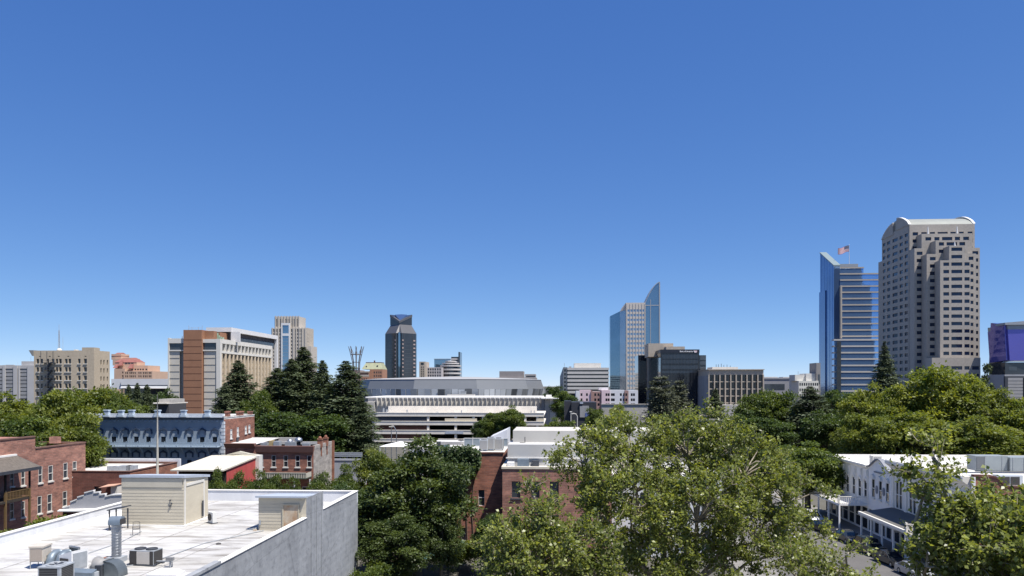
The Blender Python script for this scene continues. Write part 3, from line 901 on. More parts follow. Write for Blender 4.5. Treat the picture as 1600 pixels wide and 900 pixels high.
for (a, za_), (b, zb_) in zip(cur, cur[1:]):
    rb.hull([(a, 3.4, za_), (b, 3.4, zb_), (b, 26.5, zb_), (a, 26.5, za_)], [(a, 3.4, za_ + 1), (b, 3.4, zb_ + 1), (b, 26.5, zb_ + 1), (a, 26.5, za_ + 1)])
rb.box(ur - 1.0, ur + 0.3, 3.5, 3.98, 0, zsp); rb.box(ua + 4.8, ua + 5.5, 3.6, 3.98, 0, s.z(468, ua, 4))
rb.box(ua, ur, 3.7, 3.98, s.z(477.5), s.z(476))
rb.build('spire_rib', GREY_METAL, rt)

# ---- Dark diagonal tower with notched corner and V crown
s = Site(622.5, 950, -R(45))
rt = s.root('office_tower', 'dark glass tower seen corner on with sloping shoulders and a V cut crown', 'tower')
a = s.u(655, 0); n0 = 5.0
zb, zs_, zc = s.z(520), s.z(506), s.z(489)
c_ = 5.0
def plan(i, nn, ch):
    # square turned 45 degrees with a notch on the near corner and cut left and right corners
    return [(i, i + nn), (i + nn * 0.5, i + nn * 0.5), (i + nn, i), (a - ch, i), (a, i + ch), (a, a), (i + ch, a), (i, a - ch)]
mb = MB()
p0 = [(0, n0), (n0, n0), (n0, 0), (a - c_, 0), (a, c_), (a, a), (c_, a), (0, a - c_)]
mb.prism(p0, 0, zb)
mb.build('glazing', TOWER_DARK, rt)
k = 6.5
sh = MB()
p1 = [(x + (k if x < a / 2 else -k) * 1.0, y + (k if y < a / 2 else -k) * 1.0) for x, y in p0]
p1 = [(k, k), (k + 0.3, k + 0.3), (k + .6, k), (a - k - 1, k), (a - k, k + 1), (a - k, a - k), (k + 1, a - k), (k, a - k - 1)]
sh.hull([(x, y, zb + .02) for x, y in [(0, n0), (n0 * .7, n0 * .7), (n0, 0), (a - c_, 0), (a, c_), (a, a), (c_, a), (0, a - c_)]], [(x, y, zs_) for x, y in p1])
STEEL_GREY = plain('grey_bronze_panel', (0.13, 0.128, 0.13), 0.4, 0.06, 0.1, metal=0.4)
sh.build('shoulder', STEEL_GREY, rt)
cr = MB()
b0, b1 = k, a - k
mid = (b0 + b1) / 2
cr.poly([(b0, b0, zs_), (b1, b0, zs_), (b1, b0, zc), (b0, b0, s.z(501))])
cr.poly([(b0, b1, zs_), (b0, b0, zs_), (b0, b0, s.z(501)), (b0, b1, zc)])
cr.poly([(b1, b0, zs_), (b1, b1, zs_), (b1, b1, zc), (b1, b0, zc)]); cr.poly([(b1, b1, zs_), (b0, b1, zs_), (b0, b1, zc), (b1, b1, zc)])
cr.poly([(b0, b0, s.z(501)), (b1, b0, zc), (b1, b1, zc)]); cr.poly([(b0, b0, s.z(501)), (b1, b1, zc), (b0, b1, zc)])
cr.build('crown', TOWER_DARK, rt)
cv = MB()
q = (b0 - .3, b0 - .3)
for w0, w1 in (((b1 + .3, b0 - .3), 0), ((b0 - .3, b1 + .3), 1)):
    cv.hull([(q[0], q[1], s.z(501)), (w0[0], w0[1], zc), (w0[0] + (0 if w1 == 0 else 3), w0[1] + (3 if w1 == 0 else 0), zc), (q[0] + 3, q[1] + 3, s.z(499))],
            [(q[0], q[1], s.z(504)), (w0[0], w0[1], zc - 3), (w0[0] + (0 if w1 == 0 else 3), w0[1] + (3 if w1 == 0 else 0), zc - .5), (q[0] + 3, q[1] + 3, s.z(502))])
cv.build('crown_band', STEEL_GREY, rt)
vp = MB(); vp.hull([(b0 + 3, b0 + 3, s.z(500)), (mid + 5, b0 + 4, s.z(493)), (mid, mid, s.z(493)), (b0 + 4, mid + 5, s.z(493))], [(b0 + 3, b0 + 3, s.z(499)), (mid + 5, b0 + 4, s.z(489)), (mid, mid, s.z(488.3)), (b0 + 4, mid + 5, s.z(489))])
vp.build('crown_skylight', TOWER_NAVY, rt)
nb = MB(); nb.tube([(n0 - 0.5, n0 - 0.5, 0), (n0 - 0.5, n0 - 0.5, zb + 1)], 2.4, 6); nb.build('corner_shaft', TOWER_TEAL, rt)
fn = MB()
for z in [s.z(531 + 6.0 * i) for i in range(12)]:
    if z < 5: break
    fn.box(n0 + 0.6, n0 + 2.6, -0.5, -0.003, z - 1.1, z + 0.7); fn.box(-0.5, -0.003, n0 + 0.6, n0 + 2.6, z - 1.1, z + 0.7)
    fn.box(a - c_ - 4.6, a - c_ - 1.6, -0.5, -0.003, z - 1.1, z + 0.7)
each(fn, 'balcony_slab', plain('rose_panel', (0.34, 0.27, 0.25), 0.7, 0.06, 0.5), rt)
hv = MB()
for z in [s.z(534 + 6.0 * i) for i in range(11)]:
    hv.box(n0 + 5, a - c_ - 6, -0.12, -0.003, z, z + 0.25); hv.box(-0.12, -0.003, n0 + 5, a - c_ - 1, z, z + 0.25)
hv.box(n0 + 3, n0 + 3.4, -0.25, -0.003, 2, zb); hv.box(a - c_ - 5.4, a - c_ - 5.0, -0.25, -0.003, 2, zb)
hv.box(-0.25, -0.003, n0 + 3, n0 + 3.4, 2, zb); hv.box(-0.25, -0.003, a - c_ - 0.6, a - c_ - .2, 2, zb)
hv.build('glazing_bar', STEEL_GREY, rt)

# ---- Courthouse tower, stepped pale top with a tall central glass strip
s = Site(424, 950)
rt = s.root('courthouse_tower', 'pale stepped high rise with ribbed crown and a tall blue glass strip', 'tower')
PST = plain('pale_ribbed_stone', (0.46, 0.42, 0.365), 0.9, 0.05, 0.1)
mb = MB(); ws = Windows(rt, [WIN_GREY], 'pane', 0.6)
W1, Dp = s.u(478.5), s.v(489.5, s.u(478.5))
z1 = s.z(513); z2 = s.z(494)
dz = 5.55 * 950 / 1200
cols = [s.u(x) for x in (424.8, 427.6, 431.3, 434, 437.2)] + [s.u(x) for x in (455.5, 458.3, 462, 465, 468.3, 471.2)]
zs = [s.z(524) - dz * k for k in range(17)]
hs = grid([c for c in cols if c > 1.6], [z for z in zs if z > 4], 1.35, 2.5) + grid([c for c in cols if c > 1.6], [s.z(519)], 1.35, 4.0)
rh = grid(lin(4, Dp - 4, 6), [z for z in zs if z > 4], 1.2, 2.6)
shell(mb, W1, Dp, 0, z1, hs, rh, (), 0.6)
ws.add((0, 0, 0), 0, hs); ws.add((W1, 0, 0), R(90), rh)
ue0, ue1 = s.u(430, 6), s.u(467.8, 6)
hs2 = [(c - 0.55 - ue0, c + 0.55 - ue0, s.z(510), s.z(498)) for c in [s.u(x, 6) for x in (433, 435.3, 439, 441.3, 447.5, 450.5, 453, 457.5, 460.3, 463.5, 466)]]
shell(mb, ue1 - ue0, 26, z1, z2, hs2, (), (), 0.6, ue0, 4)
ws.add((ue0, 4, 0), 0, hs2)
for px in lin(425.9, 477, 12):
    u = s.u(px)
    if not s.u(440.6) < u < s.u(453.5): mb.box(u - 0.55, u + 0.55, -0.7, -0.003, 3, z1 + 0.8)
for px in lin(430.8, 467, 9):
    u = s.u(px, 4); mb.box(u - 0.5, u + 0.5, 3.4, 3.997, z1, z2 + 0.8)
for v in lin(1.5, Dp - 1.5, 8): mb.box(W1 + 0.003, W1 + 0.7, v - 0.6, v + 0.6, 3, z1 + 0.8)
zl = s.z(541)
mb.box(W1 + 0.72, W1 + 5.5, 1.6, Dp - 2, 0, zl)
mb.build('wall', PST, rt); ws.flush()
g = MB(); g.box(s.u(441.8), s.u(451.2), -1.0, -0.005, 0, s.z(525)); g.box(s.u(442.3), s.u(451.6), -1.0, -0.005, s.z(521), s.z(508.5)); g.build('glass_strip', TOWER_TEAL, rt)
f = MB(); f.box(s.u(440), s.u(441.8), -1.6, -0.005, 0, s.z(505)); f.box(s.u(451.7), s.u(453.6), -1.6, -0.005, 0, s.z(505)); f.box(s.u(441.8), s.u(451.7), -1.6, -0.005, s.z(508.3), s.z(505)); f.box(s.u(441.8), s.u(451.7), -1.6, -0.005, s.z(525), s.z(521.2))
f.build('strip_frame', WHITE_PAINT, rt)
bars = MB()
for k in range(16): 
    z = s.z(529 + 5.6 * k)
    if z > 2: bars.box(s.u(441.8), s.u(451.2), -1.12, -1.003, z, z + 0.35)
bars.build('strip_bar', GREY_METAL, rt)

# ---- Violet glass block and its grey base (far right)
s = Site(1573, 450)
rt = s.root('glass_office_block', 'violet glass block on a grey base at the right edge of the skyline', 'building')
vl = s.v(1548); ur = s.u(1640)
g = MB()
g.hull([(-1, vl, s.z(566)), (-1, vl - .1, s.z(566)), (0, .3, s.z(563)), (6, .3, s.z(563)), (6, vl, s.z(566))], [(0, vl, s.z(501)), (0, vl - .1, s.z(501)), (-1.2, .3, s.z(507)), (6, .3, s.z(507)), (6, vl, s.z(501))])
g.hull([(1.2, -1, s.z(563.5)), (ur, -3, s.z(563.5)), (ur, 20, s.z(563.5)), (1.2, 20, s.z(563.5))], [(0, -1, s.z(515)), (ur, -3, s.z(512)), (ur, 20, s.z(512)), (0, 20, s.z(515))])
g.build('glazing', PURPLE_GLASS, rt)
r_ = MB(); r_.hull([(-2, -2, s.z(508)), (ur, -4, s.z(508)), (ur, 20, s.z(508)), (-2, 8, s.z(508))], [(-2, -2, s.z(504.5)), (ur, -4, s.z(499)), (ur, 20, s.z(499)), (-2, 8, s.z(504.5))])
r_.hull([(.2, -1.1, s.z(515)), (ur, -3.2, s.z(515)), (ur, 20, s.z(515)), (.2, 20, s.z(515))], [(0, -1.1, s.z(508.2)), (ur, -3.2, s.z(508.2)), (ur, 20, s.z(508.2)), (0, 20, s.z(508.2))])
r_.build('roof', GREY_METAL, rt)
b = MB(); b.box(-1.2, ur, -.5, vl - .5, s.z(585), s.z(566.2)); b.build('lower_glazing', TOWER_DARK, rt)
b = MB(); b.box(-2, ur, -1.5, vl, 0, s.z(585.2)); b.build('base', plain('grey_base', (0.33, 0.33, 0.34), 0.8, 0.06, 0.2), rt)
b = MB(); b.box(1, s.u(1588), -.56, -.503, s.z(579), s.z(573))
b.build('blind_strip', WIN_GREY, rt)
fr = MB()
ua, ub = s.u(1569, -7), ur
fr.box(ua, ua + 1.6, -8, -6.5, 0, s.z(588)); fr.box(ua + 1.6, ub, -8, -6.5, s.z(590.5), s.z(588)); fr.box(s.u(1599, -7), s.u(1602, -7), -8, -6.5, 0, s.z(590.6))
for k in range(7): fr.box(ua + 1.6, ub, -7.4, -7.0, s.z(595 + k * 5) - .3, s.z(595 + k * 5))
fr.build('screen_frame', DARK_TRIM, rt)
# ---- Black glass bank with sign
s = Site(1032, 430)
rt = s.root('bank_building', 'black glass block with a white lettered sign on its top band', 'building')
W1 = s.u(1092.5); Dl = s.v(1014); zt = s.z(547); ze = s.z(547)
g = MB(); g.box(0, W1, 0, Dl, 0, zt); g.build('glazing', TOWER_BLACK, rt)
g = MB(); g.box(W1 + .02, s.u(1104), 1.5, Dl - 3, 0, s.z(555)); g.build('right_wing', TOWER_BLACK, rt)
g = MB(); v0 = Dl + 3
g.box(s.u(997, v0), s.u(1010.5, v0), v0, v0 + 20, 0, s.z(555, 0, v0)); g.build('left_wing', TOWER_BLACK, rt)
pr = MB(); pr.box(s.u(1011.2, Dl), -0.02, Dl + 0.02, Dl + 3.5, 0, s.z(537, 0, Dl)); pr.build('stair_pier', TAN_STONE, rt)
ph = MB(); ph.box(s.u(1013, 20), s.u(1052, 20), 20, 38, zt - 3, s.z(536.5, 0, 20)); ph.box(s.u(1041, 12), s.u(1070, 12), 12, 19.9, zt - 1, s.z(541.5, 0, 12)); ph.build('plant_room', TAN_STONE, rt)
BAND = glass('tinted_band_glass', (0.1, 0.11, 0.12), 0.15, 0.5, 0.2, 0.15)
for y0, y1 in ((554, 560.5), (562.5, 568), (571, 576.5), (579.5, 583)):
    b = MB()
    b.box(0.8, W1 - 0.8, -0.08, -0.002, s.z(y1), s.z(y0)); b.box(W1 + .8, s.u(1103.5), 1.42, 1.498, s.z(y1 + 2), s.z(y0 + 2))
    b.build('window_band', BAND, rt)
fins = MB()
for i in range(27):
    u = W1 * (i + .5) / 27
    fins.box(u - .07, u + .07, -0.4, -0.09, 0, s.z(551.5))
fins.build('fin', DARK_TRIM, rt)
b = MB(); b.box(-.1, W1 + .1, -.45, 0.5, s.z(551.4), zt + .3); b.box(-.1, .4, .5, Dl, s.z(551.4), zt + .3); b.build('parapet_band', plain('navy_fascia', (0.02, 0.024, 0.034), 0.4, 0.1, .5), rt)
cu = bpy.data.curves.new('sign_text', 'FONT'); cu.body = 'Bank of America'; cu.size = 2.15; cu.extrude = 0.05; cu.align_x = 'LEFT'; cu.offset = 0.025
to = bpy.data.objects.new('sign_lettering', cu); C.objects.link(to)
dg = bpy.context.evaluated_depsgraph_get()
tm = bpy.data.meshes.new_from_object(to.evaluated_get(dg))
bpy.data.objects.remove(to)
xs = [v.co.x for v in tm.vertices]; k = (s.u(1082.3) - s.u(1061.8)) / (max(xs) - min(xs))
tm.transform(Matrix.Diagonal((k, k * 1.1, 1, 1)))
SIGN = plain('sign_white', (0.8, 0.79, 0.8), 0.6, 0.03, 1)
tm.materials.append(SIGN)
sg = link('sign_lettering', tm, rt, (s.u(1061.8), -0.55, s.z(550.3)))
sg.rotation_euler = (R(90), 0, 0)
em = MB()
x0, x1, za, zb = s.u(1083.2), s.u(1089.6), s.z(548.1), s.z(551)
for i in range(4):
    f0 = i / 4
    em.hull([(x0 + (x1 - x0) * (f0), -.62, za), (x0 + (x1 - x0) * (f0 + .2), -.62, za), ((x0 + x1) / 2 + (f0 - .35) * 1.0 + .12, -.62, zb), ((x0 + x1) / 2 + (f0 - .35) * 1.0 - .12, -.62, zb)],
            [(x0 + (x1 - x0) * (f0), -.5, za), (x0 + (x1 - x0) * (f0 + .2), -.5, za), ((x0 + x1) / 2 + (f0 - .35) * 1.0 + .12, -.5, zb), ((x0 + x1) / 2 + (f0 - .35) * 1.0 - .12, -.5, zb)], i % 2)
em.build('sign_emblem', [SIGN, plain('sign_pink', (0.75, 0.5, 0.55), 0.6, 0.03, 1)], rt)

# ---- Tan framed federal block
s = Site(1107, 400)
rt = s.root('office_block', 'low tan framed office block with four rows of tall dark windows', 'building')
W1, Dl = s.u(1193), s.v(1084); zt = s.z(578)
mb = MB(); ws = Windows(rt, [DARK_TRIM, WIN_DARK], 'mull', 0.9)
px = lin(1107.8 + 4.15, 1192.2 - 4.15, 10)
us = [s.u(p) for p in px]
zr = [(585.8, 595.8), (597.2, 607), (608.5, 618), (619.5, 628.5), (630.5, 640)]
hs = [(u - 1.15, u + 1.15, s.z(b), s.z(a)) for a, b in zr for u in us]
shell(mb, W1, Dl, 0, zt, hs, (), (), 0.9); ws.add((0, 0, 0), 0, hs)
for i in range(11):
    u = (us[i - 1] + us[i]) / 2 if 0 < i < 10 else (0.15 if i == 0 else W1 - .15)
    mb.box(u - .28, u + .28, -.6, -.003, 0, s.z(585.5))
mb.box(-.35, W1 + .35, -.75, Dl + .3, zt - .02, zt + .35)
mb.build('wall', TAN_STONE, rt); ws.flush()
lf = MB(); lf.box(-.3, -.003, 0.3, Dl - .3, 0, s.z(587)); lf.build('side_panel', GREY_CONCRETE, rt)
ph = MB(); ph.box(s.u(1113, 8), s.u(1153, 8), 8, 22, zt + .36, s.z(573.5, 0, 8)); ph.build('plant_room', OFF_WHITE, rt)
an = MB()
for p, y in ((1119, 571), (1122.5, 571), (1127, 570), (1131, 572), (1136, 571.5), (1141, 573)):
    u = s.u(p, 10); an.tube([(u, 10, s.z(573.5, 0, 8)), (u, 10, s.z(y, 0, 10) + .6)], .12, 4)
an.build('antenna', DARK_TRIM, rt)
b = MB(); b.box(s.u(1118), s.u(1156), -9, -.8, 0, s.z(632)); b.build('entrance_block', CONCRETE, rt)

# ---- White banded block left of the slim tower
s = Site(886.5, 480)
rt = s.root('banded_office_block', 'white office block striped with dark window bands and a grey left flank', 'building')
W1, Dl = s.u(951.5), s.v(878.2); zt = s.z(574.5)
g = MB(); g.box(.3, W1 - .3, .4, Dl - .3, 0, zt - .3); g.build('glazing', WIN_DARK, rt)
for k in range(7):
    z = s.z(574.5 + 6.05 * k)
    b = MB(); b.box(.02, W1, -.2, Dl, z - 1.5, z); b.build('storey_band', plain('pale_grey_band', (0.5, 0.485, 0.46), 0.85, 0.06, .3), rt)
lf = MB(); lf.box(-2.6, -.003, .2, Dl, 0, zt + .3)
lf.build('flank_wall', plain('blue_grey_panel', (0.17, 0.19, 0.205), 0.6, 0.08, .2), rt)
lw = Windows(rt, [WIN_DARK], 'pane', 0.02)
for k in range(6): 
    b = MB(); z = s.z(580 + 6.05 * k); b.box(-2.0, -.8, .12, .19, z, z + 1.3); b.build('window', WIN_DARK, rt)
ph = MB(); ph.box(s.u(897, 6), s.u(939, 6), 6, 18, zt, s.z(567.5, 0, 6)); ph.build('plant_room', OFF_WHITE, rt)
an = MB(); an.tube([(-1.8, 3, zt), (-1.8, 3, zt + 3)], .1, 4); an.box(s.u(889), s.u(893), 4, 6, zt, zt + .9); an.build('roof_kit', GREY_METAL, rt)

# ---- Grey low block and white block beside the blue tower
s = Site(1193.5, 470)
rt = s.root('low_office_block', 'plain grey low block between the tan framed block and a white one', 'building')
mb = MB(); shell(mb, s.u(1248), 20, 0, s.z(592.5)); mb.box(-.2, s.u(1248) + .2, -.3, 20, s.z(592.5) + .01, s.z(590)); mb.build('wall', plain('mid_grey_panel', (0.27, 0.27, 0.285), 0.8, .06, .2), rt)
b = MB(); b.box(.5, s.u(1226), -.1, -.003, s.z(609), s.z(600)); b.build('window_band', WIN_GREY, rt)
b = MB(); b.box(s.u(1193), s.u(1218), 4, 12, s.z(590) + .01, s.z(588.6)); b.box(s.u(1226), s.u(1243), 4, 12, s.z(590) + .01, s.z(588.8)); b.build('roof_curb', OFF_WHITE, rt)
s = Site(1248, 440)
rt = s.root('white_office_block', 'white office block with square dark windows left of the blue tower', 'building')
mb = MB(); ws = Windows(rt, [WIN_DARK], 'pane', .4)
W1 = s.u(1279)
us = [s.u(p) for p in (1250.2, 1253.6, 1257.1, 1260.5, 1264, 1267.4, 1270.8, 1274.2, 1277.3)]
hs = [(u - .42, u + .42, s.z(b), s.z(a)) for a, b in ((598.3, 602.8), (607, 611.4), (615.5, 620), (624, 628)) for u in us]
shell(mb, W1, 18, 0, s.z(595), hs, (), (), .4); ws.add((0, 0, 0), 0, hs); mb.build('wall', plain('warm_white_wall', (0.62, 0.6, 0.53), .85, .05, .3), rt); ws.flush()
b = MB(); b.box(-1.2, s.u(1261), 3, 14, s.z(595) + .01, s.z(585.5)); b.box(s.u(1261.2), W1, 2, 14, s.z(595) + .01, s.z(583.5)); b.build('penthouse', OFF_WHITE, rt)
b = MB(); b.tube([(1.2, 5, s.z(585.5)), (1.2, 5, s.z(580))], .12, 4); b.build('antenna', GREY_METAL, rt)
s = Site(1275.5, 440)
rt = s.root('stair_tower', 'narrow grey slab standing at the left foot of the blue tower', 'building')
b = MB(); b.box(0, s.u(1282), 0, 12, 0, s.z(567)); b.build('wall', plain('brown_grey_panel', (0.25, 0.235, 0.22), .8, .1, .3), rt)
b = MB(); b.box(1, s.u(1281), -.1, -.003, s.z(600), s.z(585)); b.build('window_band', WIN_GREY, rt)

# ---- Hotel with brown stair tower
s = Site(343, 300)
rt = s.root('hotel', 'mid rise hotel with a brown stair tower and white framed sunny side', 'building')
uL = s.u(263.5); W1 = -uL; Dp = s.v(424); zt = s.z(531)
WH = plain('white_concrete_frame', (0.6, 0.575, 0.52), .85, .05, .3); CRM = plain('cream_fin', (0.56, 0.46, 0.33), .85, .05, .3)
mb = MB()
# grey front with one joint per storey
b0, b1 = s.u(288.5), s.u(317)
f = MB()
f.box(uL + .3, b0 - 2.2, .3, 1.2, 0, s.z(549)); f.box(b1 + .3, -1.3, .3, 1.2, 0, s.z(549)); f.build('front_panel', GREY_PANEL, rt)
j = MB()
for k in range(11):
    z = s.z(559.2 + 10.55 * k)
    if z < 1: break
    j.box(uL + .3, b0 - 2.2, .2, .297, z - .09, z + .09); j.box(b1 + .3, -1.3, .2, .297, z - .09, z + .09)
each(j, 'storey_joint', plain('shadow_joint', (0.26, 0.245, 0.22), .9, .1, 1), rt)
fr = MB()
fr.box(uL - .3, uL + .28, -.1, 2, 0, zt + .8); fr.box(-1.28, .3, -.1, 1.2, 0, zt + .4)
fr.box(uL + .28, b0 - .02, -.1, 1.5, s.z(548.5), s.z(546.5)); fr.box(b1 + .02, -1.28, -.1, 1.5, s.z(548.5), s.z(546.5))
fr.box(uL + .28, b0 - .02, -.1, 1.5, s.z(536), zt + .6); fr.box(b1 + .02, -1.28, -.1, 1.5, s.z(535.5), zt + .3)
fr.build('front_frame', WH, rt)
gw = MB(); gw.box(uL + .28, b0 - .02, .3, .6, s.z(546.5) + .01, s.z(536) - .01); gw.box(b1 + .02, -1.28, .3, .6, s.z(546.5) + .01, s.z(536) - .01); gw.build('front_window', WIN_GREY, rt)
core = MB(); core.box(uL, -1.0, 1.21, Dp, 0, zt - .2); core.build('core', plain('hotel_core', (0.3, 0.28, 0.25), .85, .08, .2), rt)
tb = MB(); tb.box(b0, b1, -1.0, 5, 0, s.z(515.5)); tb.build('stair_tower', TERRACOTTA, rt)
jt = MB()
for k in range(12):
    z = s.z(531 + 10.55 * k)
    if z < 1: break
    jt.box(b0 - .01, b1 + .01, -1.04, -1.003, z - .09, z + .09)
jt.build('tower_joint', plain('terracotta_joint', (0.14, 0.06, 0.035), .9, .1, 1), rt)
# sunny side: frame, top storey openings, tapering fins
sd = MB(); W_ = Dp
sd.box(-.98, .35, 1.22, Dp + .3, zt - 1.3, zt + .4)
sd.box(-.98, .35, 1.22, Dp + .3, s.z(551.5), s.z(548)); sd.box(-.9, .35, Dp - .5, Dp + .3, 0, zt - 1.31)
ys = lin(1.6, Dp - .9, 15)
for y in ys: sd.box(-.9, .3, y - .35, y + .35, s.z(548) + .01, zt - 1.31)
sd.build('side_frame', WH, rt)
tw = MB(); tw.box(-.999, -.9, 1.3, Dp - .5, s.z(548), zt - 1.3); tw.build('top_window_band', WIN_DARK, rt)
fi = MB()
for y in ys:
    fi.box(-.95, .25, y - .55, y + .55, 0, s.z(551.5) - .01)
fi.build('side_fin', CRM, rt)
sw = MB(); sw.box(-.999, -.93, 1.3, Dp - .5, 0, s.z(551.5)); sw.build('side_window_strip', WIN_DARK, rt)
sp_ = MB()
for k in range(10):
    z = s.z(559.2 + 10.55 * k)
    if z > 1: sp_.box(-.93, -.5, 1.3, Dp - .5, z - .5, z + .5)
sp_.build('side_spandrel', plain('dull_spandrel', (0.25, 0.21, 0.16), .85, .1, .5), rt)
ph = MB()
u0, u1 = s.u(322, 14), s.u(361.5, 14)
zp = s.z(511.5, u1, 14)
vE = s.v(425.5, u1)
u1 = s.u(361.5, 14); 
ph.box(u0, u1, 14, Dp + 12, zp - 1.8, zp)
ph.box(u0 + 14, u1 - .3, 14.2, 15, zt - .1, zp - 1.81); ph.box(u1 - 1.2, u1, Dp + 10.5, Dp + 12, 0, zp - 1.81)
ph.build('penthouse_roof', plain('white_fascia', (0.62, 0.61, 0.6), .7, .05, .3), rt)
pd = MB(); pd.box(u0 + .5, u1 - 1.3, 15.2, Dp + 11, zt - .1, zp - 1.82); pd.build('penthouse_wall', plain('dark_brown_wall', (0.06, 0.05, 0.05), .7, .15, .4), rt)
gr = MB(); gr.box(u1 - .9, u1 - .82, 20, Dp + 9, zt - .1, zt + 2.2); gr.build('penthouse_rail', WIN_GREY, rt)
tc = MB(); tc.box(b1 + .02, b1 + 3.6, 1.6, 4.6, zt, s.z(516.5)); 
tc.box(s.u(340, 8), s.u(340, 8) + .9, 8, 40, zt - .1, s.z(519, 0, 8)); tc.build('terracotta_screen', TERRACOTTA, rt)
gs = MB()
for i, (p, y) in enumerate(((336, 521), (338.5, 520), (341, 524), (344, 526), (347.5, 527))):
    u = s.u(p, 5); gs.box(u - .35, u + .35, 5, 5.8, zt, s.z(y, 0, 5))
gs.build('roof_plant', plain('verdigris', (0.3, 0.4, 0.3), .7, .15, 1), rt)
an = MB()
for p, h in ((295, 2.0), (300, 1.2), (310, 1.4), (316, 1.9)): an.tube([(s.u(p, 2), 2, s.z(515.5)), (s.u(p, 2), 2, s.z(515.5) + h)], .07, 4)
an.tube([(s.u(295, 2), 2, s.z(515.5) + 1), (s.u(316, 2), 2, s.z(515.5) + 1)], .05, 4); an.tube([(s.u(279), 3, zt), (s.u(279), 3, zt + 1.6)], .2, 5)
an.build('roof_rail', GREY_METAL, rt)

# ---- Tan old office block with fire escape
s = Site(147, 330)
rt = s.root('old_office_block', 'tan stucco block with paired windows, iron fire escape and a roof mast', 'building')
uL = s.u(53); W1 = -uL; Dp = s.v(171.5); zt = s.z(547.5)
mb = MB(); ws = Windows(rt, [WIN_DARK], 'pane', .45)
rowsT = [(560.5, 568), (573.8, 580.8), (587, 594), (599.5, 606.5), (612, 619)]
cols = [(57, 61), (63.3, 67.2), (73.4, 76.5), (80.8, 85), (87.3, 90.7), (92.2, 96.3), (101.5, 105.5), (107, 111), (121.8, 125.8), (131, 135.8)]
hs = [(s.u(a) - uL, s.u(b) - uL, s.z(y1), s.z(y0)) for y0, y1 in rowsT for a, b in cols]
hs += [(s.u(p) - uL, s.u(p + 3.2) - uL, s.z(557.3), s.z(556)) for p in (61, 76, 90, 105, 132)]
rc = [(157, 159), (161.6, 163.6), (167, 169)]
rhs = [(s.v(a), s.v(b), s.z(y1 + 1) , s.z(y0 + 1)) for y0, y1 in rowsT for a, b in rc]
shell(mb, W1, Dp, 0, zt, hs, rhs, (), .45, uL, 0)
ws.add((uL, 0, 0), 0, hs); ws.add((0, 0, 0), R(90), rhs)
mb.box(s.u(128), 0, 0.0, 3.2, zt + .01, s.z(542.8)); mb.box(-3.2, .0, 3.21, s.v(156), zt + .01, s.z(543.2))
mb.build('wall', TAN_STUCCO, rt); ws.flush()
si = MB()
for a, b, c, d in hs[:50]: si.box(uL + a - .2, uL + b + .2, -.3, -.003, c - .35, c - .02)
si.build('window_sill', OFF_WHITE, rt)
co = MB(); co.hull([(uL - .02, -.5, s.z(556)), (uL - .02, Dp, s.z(556)), (uL - .5, Dp, s.z(556)), (uL - .5, -.5, s.z(556))], [(uL - .02, -.5, s.z(547)), (uL - .02, Dp, s.z(547)), (uL - 2.0, Dp, s.z(547)), (uL - 2.0, -.5, s.z(547))])
co.build('cornice', plain('grey_cornice', (0.2, 0.2, 0.19), .8, .1, .5), rt)
fe = MB()
f0, f1 = s.u(69), s.u(88)
for y in (566.5, 577.5, 590, 603, 616):
    z = s.z(y); fe.box(f0, f1, -2.2, -.01, z - .18, z); fe.box(f0, f1, -2.2, -2.12, z + .9, z + 1.0)
for i in range(4):
    z = s.z(577.5 + 12.8 * i); fe.hull([(f0 + 1, -1.6, z), (f0 + 1.9, -1.6, z), (f0 + 1.9, -.9, z), (f0 + 1, -.9, z)], [(f1 - 1.6, -1.6, z + 3.3), (f1 - .8, -1.6, z + 3.3), (f1 - .8, -.9, z + 3.3), (f1 - 1.6, -.9, z + 3.3)])
for u in (f0, (f0 + f1) / 2, f1): fe.tube([(u, -2.2, 0), (u, -2.2, s.z(549))], .14, 4)
fe.build('fire_escape', DARK_TRIM, rt)
ms = MB()
um = s.u(78.2); vm = 6
for k in range(3):
    a_ = 2.09 * k; ms.tube([(um + .45 * math.cos(a_), vm + .45 * math.sin(a_), zt), (um + .12 * math.cos(a_), vm + .12 * math.sin(a_), s.z(514))], .09, 4)
for k in range(9): ms.tube([(um - .4 + .03 * k, vm, zt + k * 1.0), (um + .4 - .03 * k, vm, zt + 1 + k * 1.0)], .05, 3)
ms.tube([(um, vm, s.z(514)), (um, vm, s.z(505))], .07, 4); ms.tube([(s.u(82), 7, zt), (s.u(82), 7, s.z(525))], .06, 4)
ms.build('mast', GREY_METAL, rt)
rk = MB(); rk.lathe([(1.0, zt), (1.0, zt + .6), (.6, zt + 1.1), (.01, zt + 1.2)], (s.u(81), 5), 10); rk.box(s.u(106), s.u(109.5), 4, 6, zt, zt + .6); rk.build('roof_kit', OFF_WHITE, rt)

